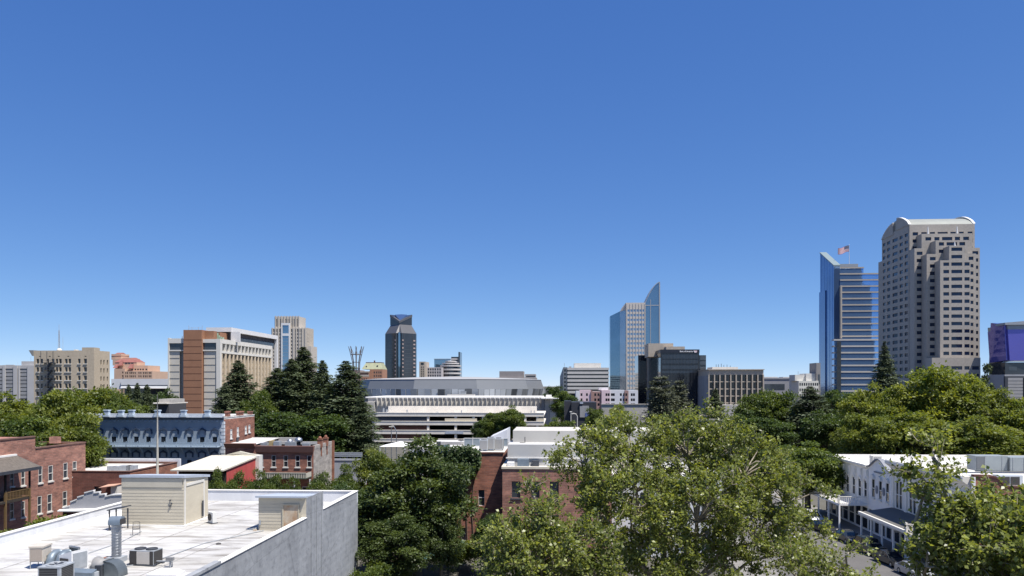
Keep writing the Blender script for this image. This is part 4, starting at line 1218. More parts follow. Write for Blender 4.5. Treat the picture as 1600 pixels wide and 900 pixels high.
# ---- Jail-like grey block far left
s = Site(-30, 420)
rt = s.root('grey_slab_block', 'pale concrete block with dark louvred bays at the left edge', 'building')
mb = MB(); z1, z2 = s.z(571), s.z(564.5)
LG = plain('light_concrete_block', (0.42, 0.41, 0.4), .9, .06, .2)
def louvre(a, b, y0, n, dy):
    l = MB()
    for k in range(n): l.box(s.u(a), s.u(b), .5, 1.2, s.z(y0 + dy * (k + 1)) + .02, s.z(y0 + dy * k + 1.3))
    l.build('louvre', GREY_CONCRETE, rt)
    d = MB(); d.box(s.u(a), s.u(b), .9, 1.6, 0, s.z(y0)); d.build('window_bay', WIN_DARK, rt)
shp = MB()
shp.box(0, s.u(25.8), 1.65, 18, 0, z1); shp.box(s.u(30.2), s.u(53.5), 1.65, 18, 0, s.z(564.5))
for a, b, y in ((3.8, 7.8, 570.5), (20.5, 26.8, 571), (28.5, 30.4, 571), (42.5, 53.5, 571), (-30, -12, 571)):
    shp.box(s.u(a), s.u(b), 0, 1.64, 0, s.z(y))
shp.box(s.u(-12), s.u(3.8), .3, 1.64, s.z(576), s.z(570.8)); shp.box(s.u(7.8), s.u(20.5), .3, 1.64, s.z(576), s.z(570)); shp.box(s.u(30.4), s.u(42.5), .3, 1.64, s.z(576), s.z(571))
shp.build('wall', LG, rt)
louvre(7.8, 20.5, 576, 8, 5.8); louvre(30.4, 42.5, 576, 8, 5.8); louvre(-12, 3.8, 577, 8, 5.8)
an = MB(); an.tube([(s.u(40.5), 4, s.z(564.5)), (s.u(40.5), 4, s.z(557))], .1, 4); an.tube([(s.u(20), 4, z1), (s.u(20), 4, s.z(565))], .06, 4); an.build('antenna', GREY_METAL, rt)

# ---- Stepped salmon block with red tiled roofs
s = Site(193, 450)
rt = s.root('terraced_apartment_block', 'salmon terraced block stepping up to the left with red tiled roofs', 'building')
mb = MB(); ws = Windows(rt, [WIN_DARK], 'pane', .4)
W1 = s.u(238); zt = s.z(580)
hs = [(s.u(p) - .35, s.u(p) + .35, s.z(y + 3.2), s.z(y)) for y in (581.3 + 0, 586.5) for p in (196.5, 199.2, 203, 205.5, 208, 211, 217, 220, 224, 226.8, 229.5, 233, 235.5)]
uL = s.u(176)
hl = [(s.u(p) - uL - .4, s.u(p) - uL + .4, s.z(y + 3), s.z(y)) for y in (580.5, 586, 575) for p in (189.5,)]
shell(mb, W1, 20, 0, zt, hs, (), (), .4, 0, 0); ws.add((0, 0, 0), 0, hs)
hl = [(a, b, c, d) for a, b, c, d in hl if d < s.z(576) - .2]
shell(mb, -uL - .02, 18, 0, s.z(576), hl, (), (), .4, uL, 1.5); ws.add((uL, 1.5, 0), 0, hl)
h3 = [(s.u(p, 5) - s.u(197, 5), s.u(p, 5) - s.u(197, 5) + 1.1, s.z(578.5, 0, 5), s.z(576, 0, 5)) for p in (205, 210, 214, 218, 222, 227)]
h3 = [h for h in h3 if h[1] < s.u(231, 5) - s.u(197, 5) and h[2] > zt]
shell(mb, s.u(231, 5) - s.u(197, 5), 14, zt, s.z(571, 0, 5), h3, (), (), .4, s.u(197, 5), 5); ws.add((s.u(197, 5), 5, 0), 0, h3)
for a, b, v, y0, y1 in ((180, 214, 8, 576, 566), (176, 206, 11, 571, 560), (174, 189, 13, 562, 553)):
    shell(mb, s.u(b, v) - s.u(a, v), 9, s.z(y0, 0, v), s.z(y1, 0, v), (), (), (), .3, s.u(a, v), v)
for p in (195.5, 200, 205): 
    b = MB(); b.box(s.u(p, 8), s.u(p, 8) + 1.4, 7.9, 7.997, s.z(568.5, 0, 8), s.z(566.2, 0, 8) - .1); b.build('window', WIN_DARK, rt)
mb.build('wall', PINK_STUCCO, rt); ws.flush()
rf = MB()
def hip(a, b, v, v2, y0, y1):
    A, B = s.u(a, v), s.u(b, v); z0_, z1_ = s.z(y0, 0, v), s.z(y1, 0, v)
    i = (B - A) * .22
    rf.hull([(A, v, z0_), (B, v, z0_), (B, v2, z0_), (A, v2, z0_)], [(A + i, v + (v2 - v) * .45, z1_), (B - i, v + (v2 - v) * .45, z1_), (B - i, v + (v2 - v) * .55, z1_), (A + i, v + (v2 - v) * .55, z1_)])
hip(199, 206, 2.9, 8, 575.5, 568.5); hip(178, 213, 7.8, 18, 566, 558.5); hip(184, 190, 6, 11, 571, 563); hip(174, 189, 12.8, 22, 556, 550.5); hip(176, 182, 5, 10, 575, 569)
rf.build('roof', RED_TILE, rt)

# ---- White long hall and dark low block behind the left trees
s = Site(189, 380)
rt = s.root('exhibition_hall', 'long low white building with a dark recess behind the left trees', 'building')
b = MB(); b.box(s.u(172), -.02, 1, 20, s.z(608), s.z(592)); b.box(0, s.u(275), 0, 20, s.z(601.5), s.z(592)); b.build('fascia', plain('bright_white_wall', (0.62, 0.63, 0.64), .7, .05, .2), rt)
b = MB(); b.hull([(0, -.6, s.z(606.5)), (s.u(275), -.6, s.z(607)), (s.u(275), 20, s.z(607)), (0, 20, s.z(606.5))], [(0, .5, s.z(601.6)), (s.u(275), .5, s.z(601.6)), (s.u(275), 20, s.z(601.6)), (0, 20, s.z(601.6))]); b.build('canopy', plain('grey_white_soffit', (0.42, 0.43, 0.44), .8, .05, .3), rt)
b = MB(); b.box(0, s.u(275), 3, 20, 0, s.z(607.2)); b.build('recess_wall', WIN_DARK, rt)
s = Site(243, 215)
rt = s.root('parking_lodge', 'small dark block with a pale slab roof left of the hotel', 'building')
b = MB(); b.box(0, s.u(264), 0, 10, 0, s.z(631)); b.build('wall', plain('dark_grey_wall', (0.06, 0.06, 0.065), .8, .1, .3), rt)
b = MB(); b.box(-1.6, s.u(264), -1.2, 11, s.z(630.9), s.z(629.5)); b.build('roof', PALE_CONCRETE, rt)
b = MB(); b.box(.4, s.u(264), 1, 9, s.z(629.4), s.z(623.5)); b.build('upper_wall', CONCRETE, rt)

# ---- Brown hotel with green mansard roof and neighbours left of the dark tower
s = Site(578, 720)
rt = s.root('mansard_block', 'brown brick block with a pale green mansard roof beside the dark tower', 'building')
mb = MB(); ws = Windows(rt, [WIN_DARK], 'pane', .4)
BB = plain('salmon_brown_brick', (0.34, 0.18, 0.115), .9, .08, .2); W1 = s.u(597.5)
hs = [(s.u(p) - .55, s.u(p) + .55, s.z(y + 3.0), s.z(y)) for y in (580.5, 586, 591, 597, 603, 609) for p in (584.8, 588.6, 592, 595)]
shell(mb, W1, 20, 0, s.z(577), hs, (), (), .4); ws.add((0, 0, 0), 0, hs)
uL = s.u(562, 2)
h2 = [(s.u(p, -2) - uL - .5, s.u(p, -2) - uL + .5, s.z(y + 3, 0, -2), s.z(y, 0, -2)) for y in (591, 597, 603, 609) for p in (566, 569, 572.5)]
shell(mb, -.05 - uL + 0.0, 18, 0, s.z(582, 0, -2), h2, (), (), .4, uL, -2); ws.add((uL, -2, 0), 0, h2)
mb.box(0.02, 2.2, -.8, -.003, 0, s.z(577)); mb.build('wall', BB, rt); ws.flush()
b = MB(); b.box(uL - .3, -.4, -2.6, 16, s.z(582, 0, -2) + .01, s.z(580, 0, -2)); b.box(uL, -.4, -2.06, -2.003, s.z(588.5), s.z(585.5)); b.build('cornice', TAN_STONE, rt)
r_ = MB(); a, b_ = s.u(565), W1
r_.hull([(a, 0, s.z(576.9)), (b_, 0, s.z(576.9)), (b_, 20, s.z(576.9)), (a, 20, s.z(576.9))], [(a + 3.2, 4, s.z(566.6)), (b_ - 2.2, 4, s.z(566.6)), (b_ - 2.2, 16, s.z(566.6)), (a + 3.2, 16, s.z(566.6))])
r_.build('roof', plain('pale_verdigris_roof', (0.3, 0.31, 0.2), .8, .15, .3), rt)
d = MB(); d.box(s.u(571), s.u(573), 1.2, 4, s.z(574.5), s.z(571.5)); d.box(s.u(588), s.u(590), 1.2, 4, s.z(573.5), s.z(570.8)); d.build('dormer', DARK_TRIM, rt)
d = MB(); d.box(a + 3, b_ - 2, 3.8, 16.2, s.z(566.55), s.z(565.8)); d.box(s.u(582.5), s.u(584), 4, 6, s.z(566), s.z(563)); d.build('roof_crest', plain('maroon_crest', (0.12, 0.05, 0.05), .8, .1, .5), rt)
s = Site(545, 760)
rt = s.root('brick_office_block', 'low rose brick block half hidden behind the lattice mast', 'building')
mb = MB(); ws = Windows(rt, [WIN_DARK], 'pane', .4); W1 = s.u(562.5)
hs = [(s.u(p) - .6, s.u(p) + .6, s.z(y + 3.0), s.z(y)) for y in (584, 590, 596, 602) for p in (548, 551.5, 555, 559)]
shell(mb, W1, 18, 0, s.z(578.5), hs, (), (), .4); ws.add((0, 0, 0), 0, hs); mb.build('wall', plain('rose_brick', (0.3, 0.2, 0.17), .9, .08, .2), rt); ws.flush()

# ---- Small group right of the dark tower
s = Site(655, 850)
rt = s.root('slim_office_block', 'slim tan block with a square top opening right of the dark tower', 'building')
mb = MB(); ws = Windows(rt, [WIN_DARK], 'pane', .5); W1 = s.u(664.5)
hs = [(s.u(657.3), s.u(662.2), s.z(570.6), s.z(566.6))] + [(s.u(p) - .55, s.u(p) + .55, s.z(y + 2.6), s.z(y)) for y in (572.5, 576, 579.5, 583, 586.5) for p in (658.3, 661.2)]
shell(mb, W1, 26, 0, s.z(565), hs, (), (), .5); ws.add((0, 0, 0), 0, hs); mb.build('wall', TAN_STONE, rt); ws.flush()
s = Site(667, 860)
rt = s.root('white_gridded_block', 'low white block with a grid of square windows right of the slim tan one', 'building')
mb = MB(); ws = Windows(rt, [WIN_GREY], 'pane', .5); W1 = s.u(690)
hs = [(s.u(p) - .85, s.u(p) + .85, s.z(y + 3.4), s.z(y)) for y in (575.5, 580.3, 585.2, 590) for p in (669.5, 673, 676.5, 680, 684, 687.5)]
shell(mb, W1, 18, 0, s.z(574), hs, (), (), .5); ws.add((0, 0, 0), 0, hs); mb.build('wall', plain('mauve_white_wall', (0.44, 0.41, 0.41), .85, .05, .2), rt); ws.flush()
s = Site(701.5, 870)
rt = s.root('round_tower_block', 'round white banded tower rising in tiers beside a dark fin', 'building')
for k, (r0, y0, y1) in enumerate(((12.4, 572.5, 570.5), (12.4, 578.5, 576), (12.4, 584.5, 582), (12.4, 591, 588), (10, 568.5, 566.8), (6.5, 565, 563.5))):
    b = MB(); b.lathe([(r0 - 1, s.z(y0)), (r0, s.z(y0)), (r0, s.z(y1)), (.01, s.z(y1) + .5)], (0, 13), 28); b.build('ring_band', plain('ring_white', (0.5, 0.475, 0.455), .8, .05, .2), rt, smooth=False)
b = MB(); b.lathe([(11.4, 0), (11.4, s.z(570.6)), (9, s.z(570)), (9, s.z(566.9)), (5.8, s.z(566.5)), (5.8, s.z(563.6))], (0, 13), 28); b.build('glazing', TOWER_DARK, rt)
s = Site(678.5, 920)
rt = s.root('teal_glass_block', 'teal glass block behind the round banded tower', 'building')
b = MB(); b.box(0, s.u(704), 0, 22, 0, s.z(561.5)); b.build('glazing', TOWER_TEAL, rt); b = MB(); b.box(-.3, s.u(704), -.3, 22, s.z(561.4), s.z(560.5)); b.build('roof_edge', GREY_METAL, rt)
s = Site(704.5, 900)
rt = s.root('finned_office_slab', 'narrow white banded slab with a tall dark vertical fin', 'building')
b = MB(); b.box(.3, s.u(716), .4, 20, 0, s.z(557.5)); b.build('glazing', TOWER_DARK, rt)
for k in range(8):
    b = MB(); z = s.z(560 + 4.5 * k); b.box(0, s.u(716.2), 0, 20.3, z - 1.6, z); b.build('storey_band', plain('ring_white', (0.5, 0.475, 0.455), .8, .05, .2), rt)
b = MB(); b.box(s.u(716.4), s.u(718.8), -1, 18, 0, s.z(550)); b.build('fin', TOWER_DARK, rt)

# ---- Low grey building behind the arena
s = Site(775, 700)
rt = s.root('grey_terrace_block', 'low brown grey block with a stepped roof behind the arena', 'building')
b = MB(); b.box(0, s.u(838), 0, 30, 0, s.z(590)); b.box(s.u(820), s.u(836.5), 2, 28, s.z(590) + .01, s.z(584.5)); b.build('wall', plain('stone_grey', (0.36, 0.34, 0.32), .9, .06, .2), rt)
b = MB(); b.box(s.u(780), s.u(817.5), 2, 28, s.z(590) + .01, s.z(580)); b.build('penthouse', plain('mauve_grey', (0.27, 0.245, 0.235), .9, .08, .2), rt)
b = MB(); b.box(s.u(822), s.u(836.6), 1.9, 1.998, s.z(589), s.z(587)); b.box(s.u(775), s.u(783), -.1, -.003, s.z(592), s.z(590.5)); b.build('window_band', WIN_DARK, rt)

# ---- Arena
s = Site(705, 620)
rt = s.root('arena', 'faceted grey arena with a ring of light and dark metal panels', 'arena')
RX, RY = s.u(860) - 2, 70
ring = lambda r, z, n=10, o=0.1: [(r * RX * math.cos(2 * math.pi * (i + o) / n), RY * r * math.sin(2 * math.pi * (i + o) / n), z) for i in range(n)]
dzz = lambda y: CZ + (HY - y) / F * 550
up = MB(); up.hull(ring(.96, dzz(608)), ring(.93, dzz(592.5))); up.build('upper_drum', plain('grey_metal_cladding', (0.185, 0.197, 0.212), .55, .04, .08, metal=.2), rt)
dm = MB()
dm.hull(ring(.935, dzz(592.4)), ring(.8, dzz(590.5)), cap=False); dm.hull(ring(.8, dzz(590.5)), ring(.3, dzz(587.5))); dm.build('roof', plain('pale_arena_roof', (0.3, 0.3, 0.3), .7, .05, .1), rt)
lo = MB(); lo.hull(ring(.985, 0), ring(.985, dzz(608))); lo.build('lower_drum', plain('dark_arena_wall', (0.12, 0.13, 0.14), .7, .1, .1), rt)
PL = plain('light_panel', (0.5, 0.53, 0.56), .45, .05, .3, metal=.15); PD = plain('dark_panel', (0.13, 0.14, 0.15), .5, .06, .3, metal=.15); PM = plain('mid_panel', (0.32, 0.345, 0.37), .45, .05, .3, metal=.15)
rng = random.Random(4)
rp = ring(1.0, 0)
for i in range(10):
    a, b = Vector(rp[i]), Vector(rp[(i + 1) % 10])
    if (a.y + b.y) / 2 > 15: continue
    n = max(3, int((b - a).length / 4.4))
    for k in range(n):
        p, q = a.lerp(b, k / n), a.lerp(b, (k + .93) / n)
        out = Vector(((p + q).x / RX ** 2, (p + q).y / RY ** 2, 0)).normalized()
        o1, o2 = rng.uniform(.2, 1.0), rng.uniform(.6, 2.4)
        z0_, z1_ = dzz(621.5), dzz(608.3) + rng.uniform(-.1, .5)
        pb = MB(); pb.hull([p + out * o1 + Vector((0, 0, z0_)), q + out * o1 + Vector((0, 0, z0_)), q + out * (o1 - .3) + Vector((0, 0, z0_)), p + out * (o1 - .3) + Vector((0, 0, z0_))],
                           [p + out * o2 + Vector((0, 0, z1_)), q + out * o2 + Vector((0, 0, z1_)), q + out * (o2 - .3) + Vector((0, 0, z1_)), p + out * (o2 - .3) + Vector((0, 0, z1_))])
        pb.build('facade_panel', rng.choice((PL, PL, PM, PL, PD)), rt)
b = MB(); b.box(s.u(700, -72), s.u(742, -72), -76, -70, dzz(619), dzz(616)); b.build('roof_deck', OFF_WHITE, rt)
b = MB(); b.box(s.u(720, -74), s.u(728, -74), -75, -72, dzz(616), dzz(611)); b.build('roof_fan', GREY_METAL, rt)

# ---- Lattice mast with a crown of arms
s = Site(556.5, 400)
rt = s.root('lattice_mast', 'rust brown lattice tower with a crown of spreading arms above the conifers', 'mast')
mb = MB()
zA, zB, zC_, zD = s.z(575), s.z(566), s.z(554), s.z(541)
ST = plain('weathered_steel', (0.11, 0.095, 0.095), .7, .2, 1)
for k in range(4):
    a_ = math.pi / 4 + k * math.pi / 2; c, d = math.cos(a_), math.sin(a_)
    mb.tube([(2.3 * c, 2.3 * d, 0), (1.9 * c, 1.9 * d, zA)], .2, 4)
    for j in range(14):
        z0_, z1_ = zA * j / 14, zA * (j + 1) / 14; a2 = a_ + math.pi / 2
        mb.tube([(2.1 * c, 2.1 * d, z0_), (2.1 * math.cos(a2), 2.1 * math.sin(a2), z1_)], .1, 3); mb.tube([(2.1 * c, 2.1 * d, z1_), (2.1 * math.cos(a2), 2.1 * math.sin(a2), z0_)], .1, 3)
        mb.tube([(2.1 * c, 2.1 * d, z1_), (2.1 * math.cos(a2), 2.1 * math.sin(a2), z1_)], .1, 3)
mb.build('lattice_shaft', ST, rt)
for k in range(8):
    a_ = k * math.pi / 4 + .2; c, d = math.cos(a_), math.sin(a_)
    m2 = MB(); m2.tube([(1.7 * c, 1.7 * d, zA - 2), (1.9 * c, 1.9 * d, zB), (2.8 * c, 2.8 * d, zC_), (4.0 * c, 4.0 * d, zD)], [.22, .2, .2, .1], 5)
    m2.tube([(4.0 * c, 4.0 * d, zD), (2.2 * math.cos(a_ + .35), 2.2 * math.sin(a_ + .35), zC_)], .1, 4)
    m2.build('arm', ST, rt)
rg = MB()
for z, r_ in ((zB, 1.95), (zC_, 2.85), (zA, 1.9)): rg.tube([(r_ * math.cos(t * math.pi / 8), r_ * math.sin(t * math.pi / 8), z) for t in range(17)], .14, 4)
rg.build('ring', ST, rt)

# ---- Department store with slanted fins
s = Site(575, 330)
rt = s.root('department_store', 'windowless concrete store with a row of slanted fins behind the parking garage', 'building')
W1 = s.u(846); zt = s.z(621.3)
b = MB(); b.box(0, W1, 0, 40, 0, zt - .2); b.build('wall', plain('grey_store_wall', (0.46, 0.44, 0.41), .9, .06, .2), rt)
b = MB(); b.box(-1, W1 + .5, -.35, 40, zt - .18, zt + .35); b.build('roof_slab', COPING, rt)
zl = s.z(638)
FIN = plain('fin_concrete', (0.58, 0.555, 0.51), .9, .05, .4)
n = 38
for i in range(n):
    u = 4 + (W1 - 5) * i / (n - 1)
    fb = MB(); fb.hull([(u - .25, -.12, zl), (u + .25, -.12, zl), (u + .25, -.003, zl), (u - .25, -.003, zl)], [(u - .25, -2.3, zt - .2), (u + .25, -2.3, zt - .2), (u + .25, -.003, zt - .2), (u - .25, -.003, zt - .2)])
    fb.build('fin', FIN, rt)
b = MB(); b.box(s.u(571), s.u(587), -3, -.01, s.z(660), s.z(628)); b.build('corner_bay', CONCRETE, rt)
wg = MB(); v0 = -6
wg.box(s.u(851.5, v0), s.u(859, v0), v0, 20, 0, s.z(623, 0, v0)); wg.build('wing_pier', CONCRETE, rt)
wg = MB(); wg.box(s.u(846, v0), s.u(851, v0), v0 + 3, 20, 0, s.z(623, 0, v0)); wg.build('wing_recess', GREY_CONCRETE, rt)
wg = MB(); wg.hull([(s.u(859.2, v0), v0, 0), (s.u(870.5, v0), v0 - 1, 0), (s.u(870.5, v0), 20, 0), (s.u(859.2, v0), 20, 0)], [(s.u(859.2, v0), v0, s.z(622.5)), (s.u(870.5, v0), v0 - 1, s.z(622.5)), (s.u(870.5, v0), 20, s.z(622.5)), (s.u(859.2, v0), 20, s.z(622.5))]); wg.build('wing_wall', FIN, rt)
wr = MB(); wr.box(s.u(846, v0), s.u(873, v0), v0 - 3.4, 20, s.z(622.4), s.z(621)); wr.box(s.u(853, v0), s.u(861.5, v0), v0, 6, s.z(620.9), s.z(617)); wr.build('wing_roof', COPING, rt)

# ---- Parking garage
s = Site(580, 262)
rt = s.root('parking_garage', 'open pale concrete parking garage of four decks with dark openings', 'parking garage')
W1 = s.u(850); 
decks = [(645.3, 650.5), (658.5, 664), (672.5, 678), (686, 690.5)]
for i, (a, b) in enumerate(decks):
    u0 = -1.5 - 2.2 * i if i else 0
    q = MB(); q.box(u0 if i else -.6, W1, 0, 1.0, s.z(b), s.z(a)); q.box(u0 if i else -.6, W1, 1.01, 45, s.z(b) + .1, s.z(b) + .5)
    q.box(u0, W1, -.12, 0.6, s.z(a) + .002, s.z(a) + .2)
    q.build('deck', PALE_CONCRETE, rt)
q = MB(); q.box(1, W1 - 3, 22, 23, s.z(650), s.z(637)); q.build('rear_parapet', PALE_CONCRETE, rt)
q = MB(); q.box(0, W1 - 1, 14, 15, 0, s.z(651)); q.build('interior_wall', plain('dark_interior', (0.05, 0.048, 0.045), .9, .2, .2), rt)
for p in (580.5, 667, 710, 738, 753, 790, 819, 838):
    q = MB(); q.box(s.u(p), s.u(p) + .75, .2, 1.4, 0, s.z(651)); q.build('column', PALE_CONCRETE, rt)
RG = glass('red_reflection_glazing', (0.06, 0.03, 0.026), .2, .1, .5, .3)  # red brown of the reflections is put into the glass colour
BG = glass('blue_black_glazing', (0.03, 0.04, 0.06), .2, .1, .4, .3)
for (a, b), m in zip(((651, 658.2), (664.5, 672.3), (678.5, 685.8)), (BG, RG, RG)):
    q = MB(); q.box(s.u(577), s.u(666.8), .5, .6, s.z(b), s.z(a)); q.build('bay_glazing', m, rt)
q = MB(); q.box(s.u(695), s.u(745), .15, .5, s.z(658.4), s.z(653.5)); q.box(s.u(839), W1, .15, .5, s.z(671), s.z(666)); q.box(s.u(839), W1, .15, .5, s.z(657.5), s.z(652)); q.build('infill_panel', plain('cream_infill', (0.6, 0.53, 0.4), .85, .05, .4), rt)
q = MB(); q.box(s.u(696), s.u(724), -.2, -.004, s.z(677.3), s.z(673.7)); q.build('sign_panel', plain('pale_blue_sign', (0.36, 0.4, 0.47), .7, .2, .8), rt)
for p, y0, y1, c in ((598, 638, 646, 0), (603, 640, 645, 0), (635, 640, 646, 0), (720, 641, 646, 0), (682, 643, 646, 0), (834, 641, 646, 0), (829, 641, 646, 0)):
    q = MB(); q.box(s.u(p, 6), s.u(p + 1.6, 6), 6, 7, s.z(646, 0, 6), s.z(y0, 0, 6)); q.build('roof_kit', GREY_METAL, rt)
# ------------------------------------------------------------------ the old town blocks
# ---- Low pink and white apartments beyond the freeway, dark block and walls beside them
s = Site(903, 350)
rt = s.root('apartment_row', 'long low pink and white apartment row with small dark windows', 'building')
mb = MB(); ws = Windows(rt, [WIN_DARK], 'pane', .4)
PK, WL, TRR = plain('pale_pink_wall', (0.6, 0.46, 0.49), .9, .04, .3), plain('cool_white_wall', (0.58, 0.58, 0.6), .9, .04, .3), plain('terracotta_wall', (0.3, 0.19, 0.17), .9, .05, .3)
for k, (a, b, y, m, cols) in enumerate(((900, 906, 611, 1, ()), (906, 923.5, 609.5, 0, (908.5, 917)), (923.5, 926, 610.5, 2, ()), (926, 940, 612, 2, (930, 935)), (940, 953, 609.5, 0, (947.5, 951)), (953, 976, 609.5, 1, (956, 959, 970, 975)), (976, 982, 610.5, 2, (978.5,)), (982, 997, 610, 1, (987, 990.5)))):
    v = 0.6 * (k % 2); u0, u1 = s.u(a, v), s.u(b, v)
    hs = [(s.u(p, v) - u0 - .4, s.u(p, v) - u0 + .45, s.z(yy + 4.2, 0, v), s.z(yy, 0, v)) for yy in (614.5, 622.5, 630) for p in cols]
    shell(mb, u1 - u0 - .02, 14, 0, s.z(y, 0, v), hs, (), (), .4, u0, v, (m, m, m)); ws.add((u0, v, 0), 0, hs)
mb.build('wall', [PK, WL, TRR], rt); ws.flush()
b = MB(); b.box(s.u(936), s.u(951), 3, 8, s.z(609.5), s.z(605.5)); b.build('roof_kit', WHITE_PAINT, rt)
s = Site(893, 255)
rt = s.root('dark_retail_block', 'dark low block with a blue poster panel in front of the pink apartments', 'building')
b = MB(); b.box(0, s.u(932), 0, 14, 0, s.z(628.5)); b.box(s.u(882, 4), -.02, 4, 14, 0, s.z(627)); b.build('wall', plain('charcoal_wall', (0.035, 0.037, 0.045), .6, .2, .3), rt)
b = MB(); b.box(s.u(906), s.u(920), -.3, -.003, s.z(652), s.z(634)); b.build('facade_panel', GREY_CONCRETE, rt)
b = MB(); b.box(s.u(914.5), s.u(920), -.4, -.302, s.z(651), s.z(645)); b.build('poster', plain('blue_poster', (0.1, 0.14, 0.34), .6, .3, .8), rt)
b = MB(); b.box(s.u(906), s.u(911), -.5, -.003, s.z(631), s.z(628)); b.build('sign_box', plain('pale_blue_sign', (0.36, 0.4, 0.47), .7, .2, .8), rt)
s = Site(940, 245)
b = MB(); b.box(0, s.u(1012), 0, 1, 0, s.z(632)); b.box(-.2, s.u(1012) + .2, -.25, 1.2, s.z(632) + .002, s.z(631)); w = b.build('retaining_wall', CONCRETE, None, False, (s.x, s.y, 0), -TH)
tag(w, 'grey concrete wall below the pink and white apartments', 'wall')
s = Site(1076, 215)
b = MB(); b.hull([(0, 0, 0), (s.u(1150), 0, 0), (s.u(1150), 6, 0), (0, 6, 0)], [(0, 0, s.z(655)), (s.u(1150), 0, s.z(658)), (s.u(1150), 6, s.z(658)), (0, 6, s.z(655))]); b.hull([(0, -.3, s.z(655.2)), (s.u(1150), -.3, s.z(658.2)), (s.u(1150), .5, s.z(658.2)), (0, .5, s.z(655.2))], [(0, -.3, s.z(653)), (s.u(1150), -.3, s.z(656)), (s.u(1150), .5, s.z(656)), (0, .5, s.z(653))])
w = b.build('freeway_wall', CONCRETE, None, False, (s.x, s.y, 0), -TH); tag(w, 'sloping grey freeway wall below the tan framed block', 'wall')
# freeway deck behind the conifers (left centre)
s = Site(500, 150)
fw = s.root('freeway_barrier', 'grey freeway barrier with steel rails between the conifers and brick corner', 'barrier')
b = MB(); b.box(0, s.u(562), 0, .5, 0, s.z(719.5)); b.box(-.1, s.u(562), -.1, .6, s.z(719.5) + .002, s.z(717)); b.build('wall', plain('ribbed_grey_barrier', (0.34, 0.35, 0.37), .9, .12, 1.2, (3, 1, .3)), fw)
b = MB()
for y in (709, 711.5, 714): b.box(0, s.u(562), 2, 2.12, s.z(y) - .12, s.z(y) + .12)
for k in range(6): b.box(s.u(504 + 11 * k), s.u(504 + 11 * k) + .14, 2.13, 2.3, 0, s.z(708.5))
b.build('rail', GREY_METAL, fw)

# ---- Slate blue corner building
s = Site(350, 133)
rt = s.root('blue_corner_building', 'slate blue Victorian building with arched window hoods, pale roof edge and brick side', 'building')
uL = s.u(141); W1 = -uL; Dp = s.v(397.5); zt = s.z(655.5)
mb = MB(); ws = Windows(rt, [BLUE_TRIM, WIN_DARK], 'shade', .12)
pcs = [155.3, 178, 195.6, 213, 232, 255.3, 273.5, 296, 316, 335.8]
w_ = 1.0
hs = []
for p in pcs:
    u = s.u(p) - uL
    hs += [(u - w_ / 2, u + w_ / 2, s.z(692), s.z(673)), (u - w_ / 2, u + w_ / 2, s.z(728), s.z(709)), (u - w_ / 2, u + w_ / 2, 0.4, 3.2)]
rp = [(361.2, 2), (371.5, 2), (384, 2), (389.5, 2)]
rh = [(s.v(p) - .4, s.v(p) + .4, s.z(y1), s.z(y0)) for p, y0, y1 in ((361.2, 672.5, 687), (371.5, 671, 685), (384, 670, 682.5), (389.5, 669, 681.5))]
shell(mb, W1, Dp, 0, zt, hs, rh, (), .13, uL, 0, (0, 1, 1))
ws.add((uL, 0, 0), 0, hs); ws.add((0, 0, 0), R(90), rh, 'sill', [WHITE_FRAME, WHITE_FRAME], .12)
mb.build('wall', [BLUE_FACADE, BRICK_RED], rt); ws.flush()
co = MB()
zc0, zc1 = s.z(655.5), s.z(651.5)
co.hull([(uL - .2, -.2, zc0), (-.01, -.2, zc0), (-.01, -.003, zc0), (uL - .3, -.003, zc0)], [(uL - .5, -.5, zc1 - .1), (-.01, -.5, zc1 - .1), (-.01, -.003, zc1 - .1), (uL - .5, -.003, zc1 - .1)])
co.build('cornice', NAVY, rt)
dn = MB()
for i in range(30):
    u = uL + .3 + (W1 - .8) * i / 29; dn.box(u, u + .26, -.24, -.004, s.z(659), s.z(657.3))
each(dn, 'dentil', BLUE_TRIM, rt)
pa = MB(); pa.box(uL - .6, -.02, -.6, -.56, zc1 - .09, zc1 + .12); pa.box(uL, -.02, -.55, .1, zc1 + .1, s.z(646.5)); pa.build('parapet', plain('pale_blue_white', (0.55, 0.59, 0.63), .7, .08, 1), rt)
rf = MB(); rf.poly([(uL, .1, zt + .5), (-.4, .1, zt + .5), (-.4, Dp - .2, zt + .5), (uL, Dp - .2, zt + .5)]); rf.box(-.35, 0.0, .12, Dp, zt + .002, s.z(652.5)); rf.build('roof', WHITE_ROOF, rt)
cop = MB(); cop.box(-.42, .06, .1, Dp + .05, s.z(652.5) + .002, s.z(651.8)); cop.build('side_coping', COPING, rt)
CHB = plain('chimney_pale_blue', (0.4, 0.47, 0.54), .7, .1, 1)
for p in (170, 192, 208.5, 248.8, 289.5, 326.5):
    u = s.u(p); h = 640.5 if p != 192 else 641
    c = MB(); c.box(u - .36, u + .36, -.9, -.15, s.z(650.5), s.z(h + 1.6)); c.box(u - .46, u + .46, -.97, -.08, s.z(h + 1.6) + .002, s.z(h)); c.box(u - .52, u + .52, -.95, -.555, s.z(651.3), s.z(648.5)); c.build('chimney', CHB, rt)
for p in (358, 377, 393):
    v = s.v(p); w = .5 if p != 377 else 1.0; c = MB(); c.box(-.55, .02, v - w, v + w, zt + .3, s.z(644.5, 0, v) ); c.box(-.62, .1, v - w - .1, v + w + .1, s.z(644.5, 0, v) + .002, s.z(642.5, 0, v)); c.build('brick_chimney', BRICK_RED, rt)
hd = MB()
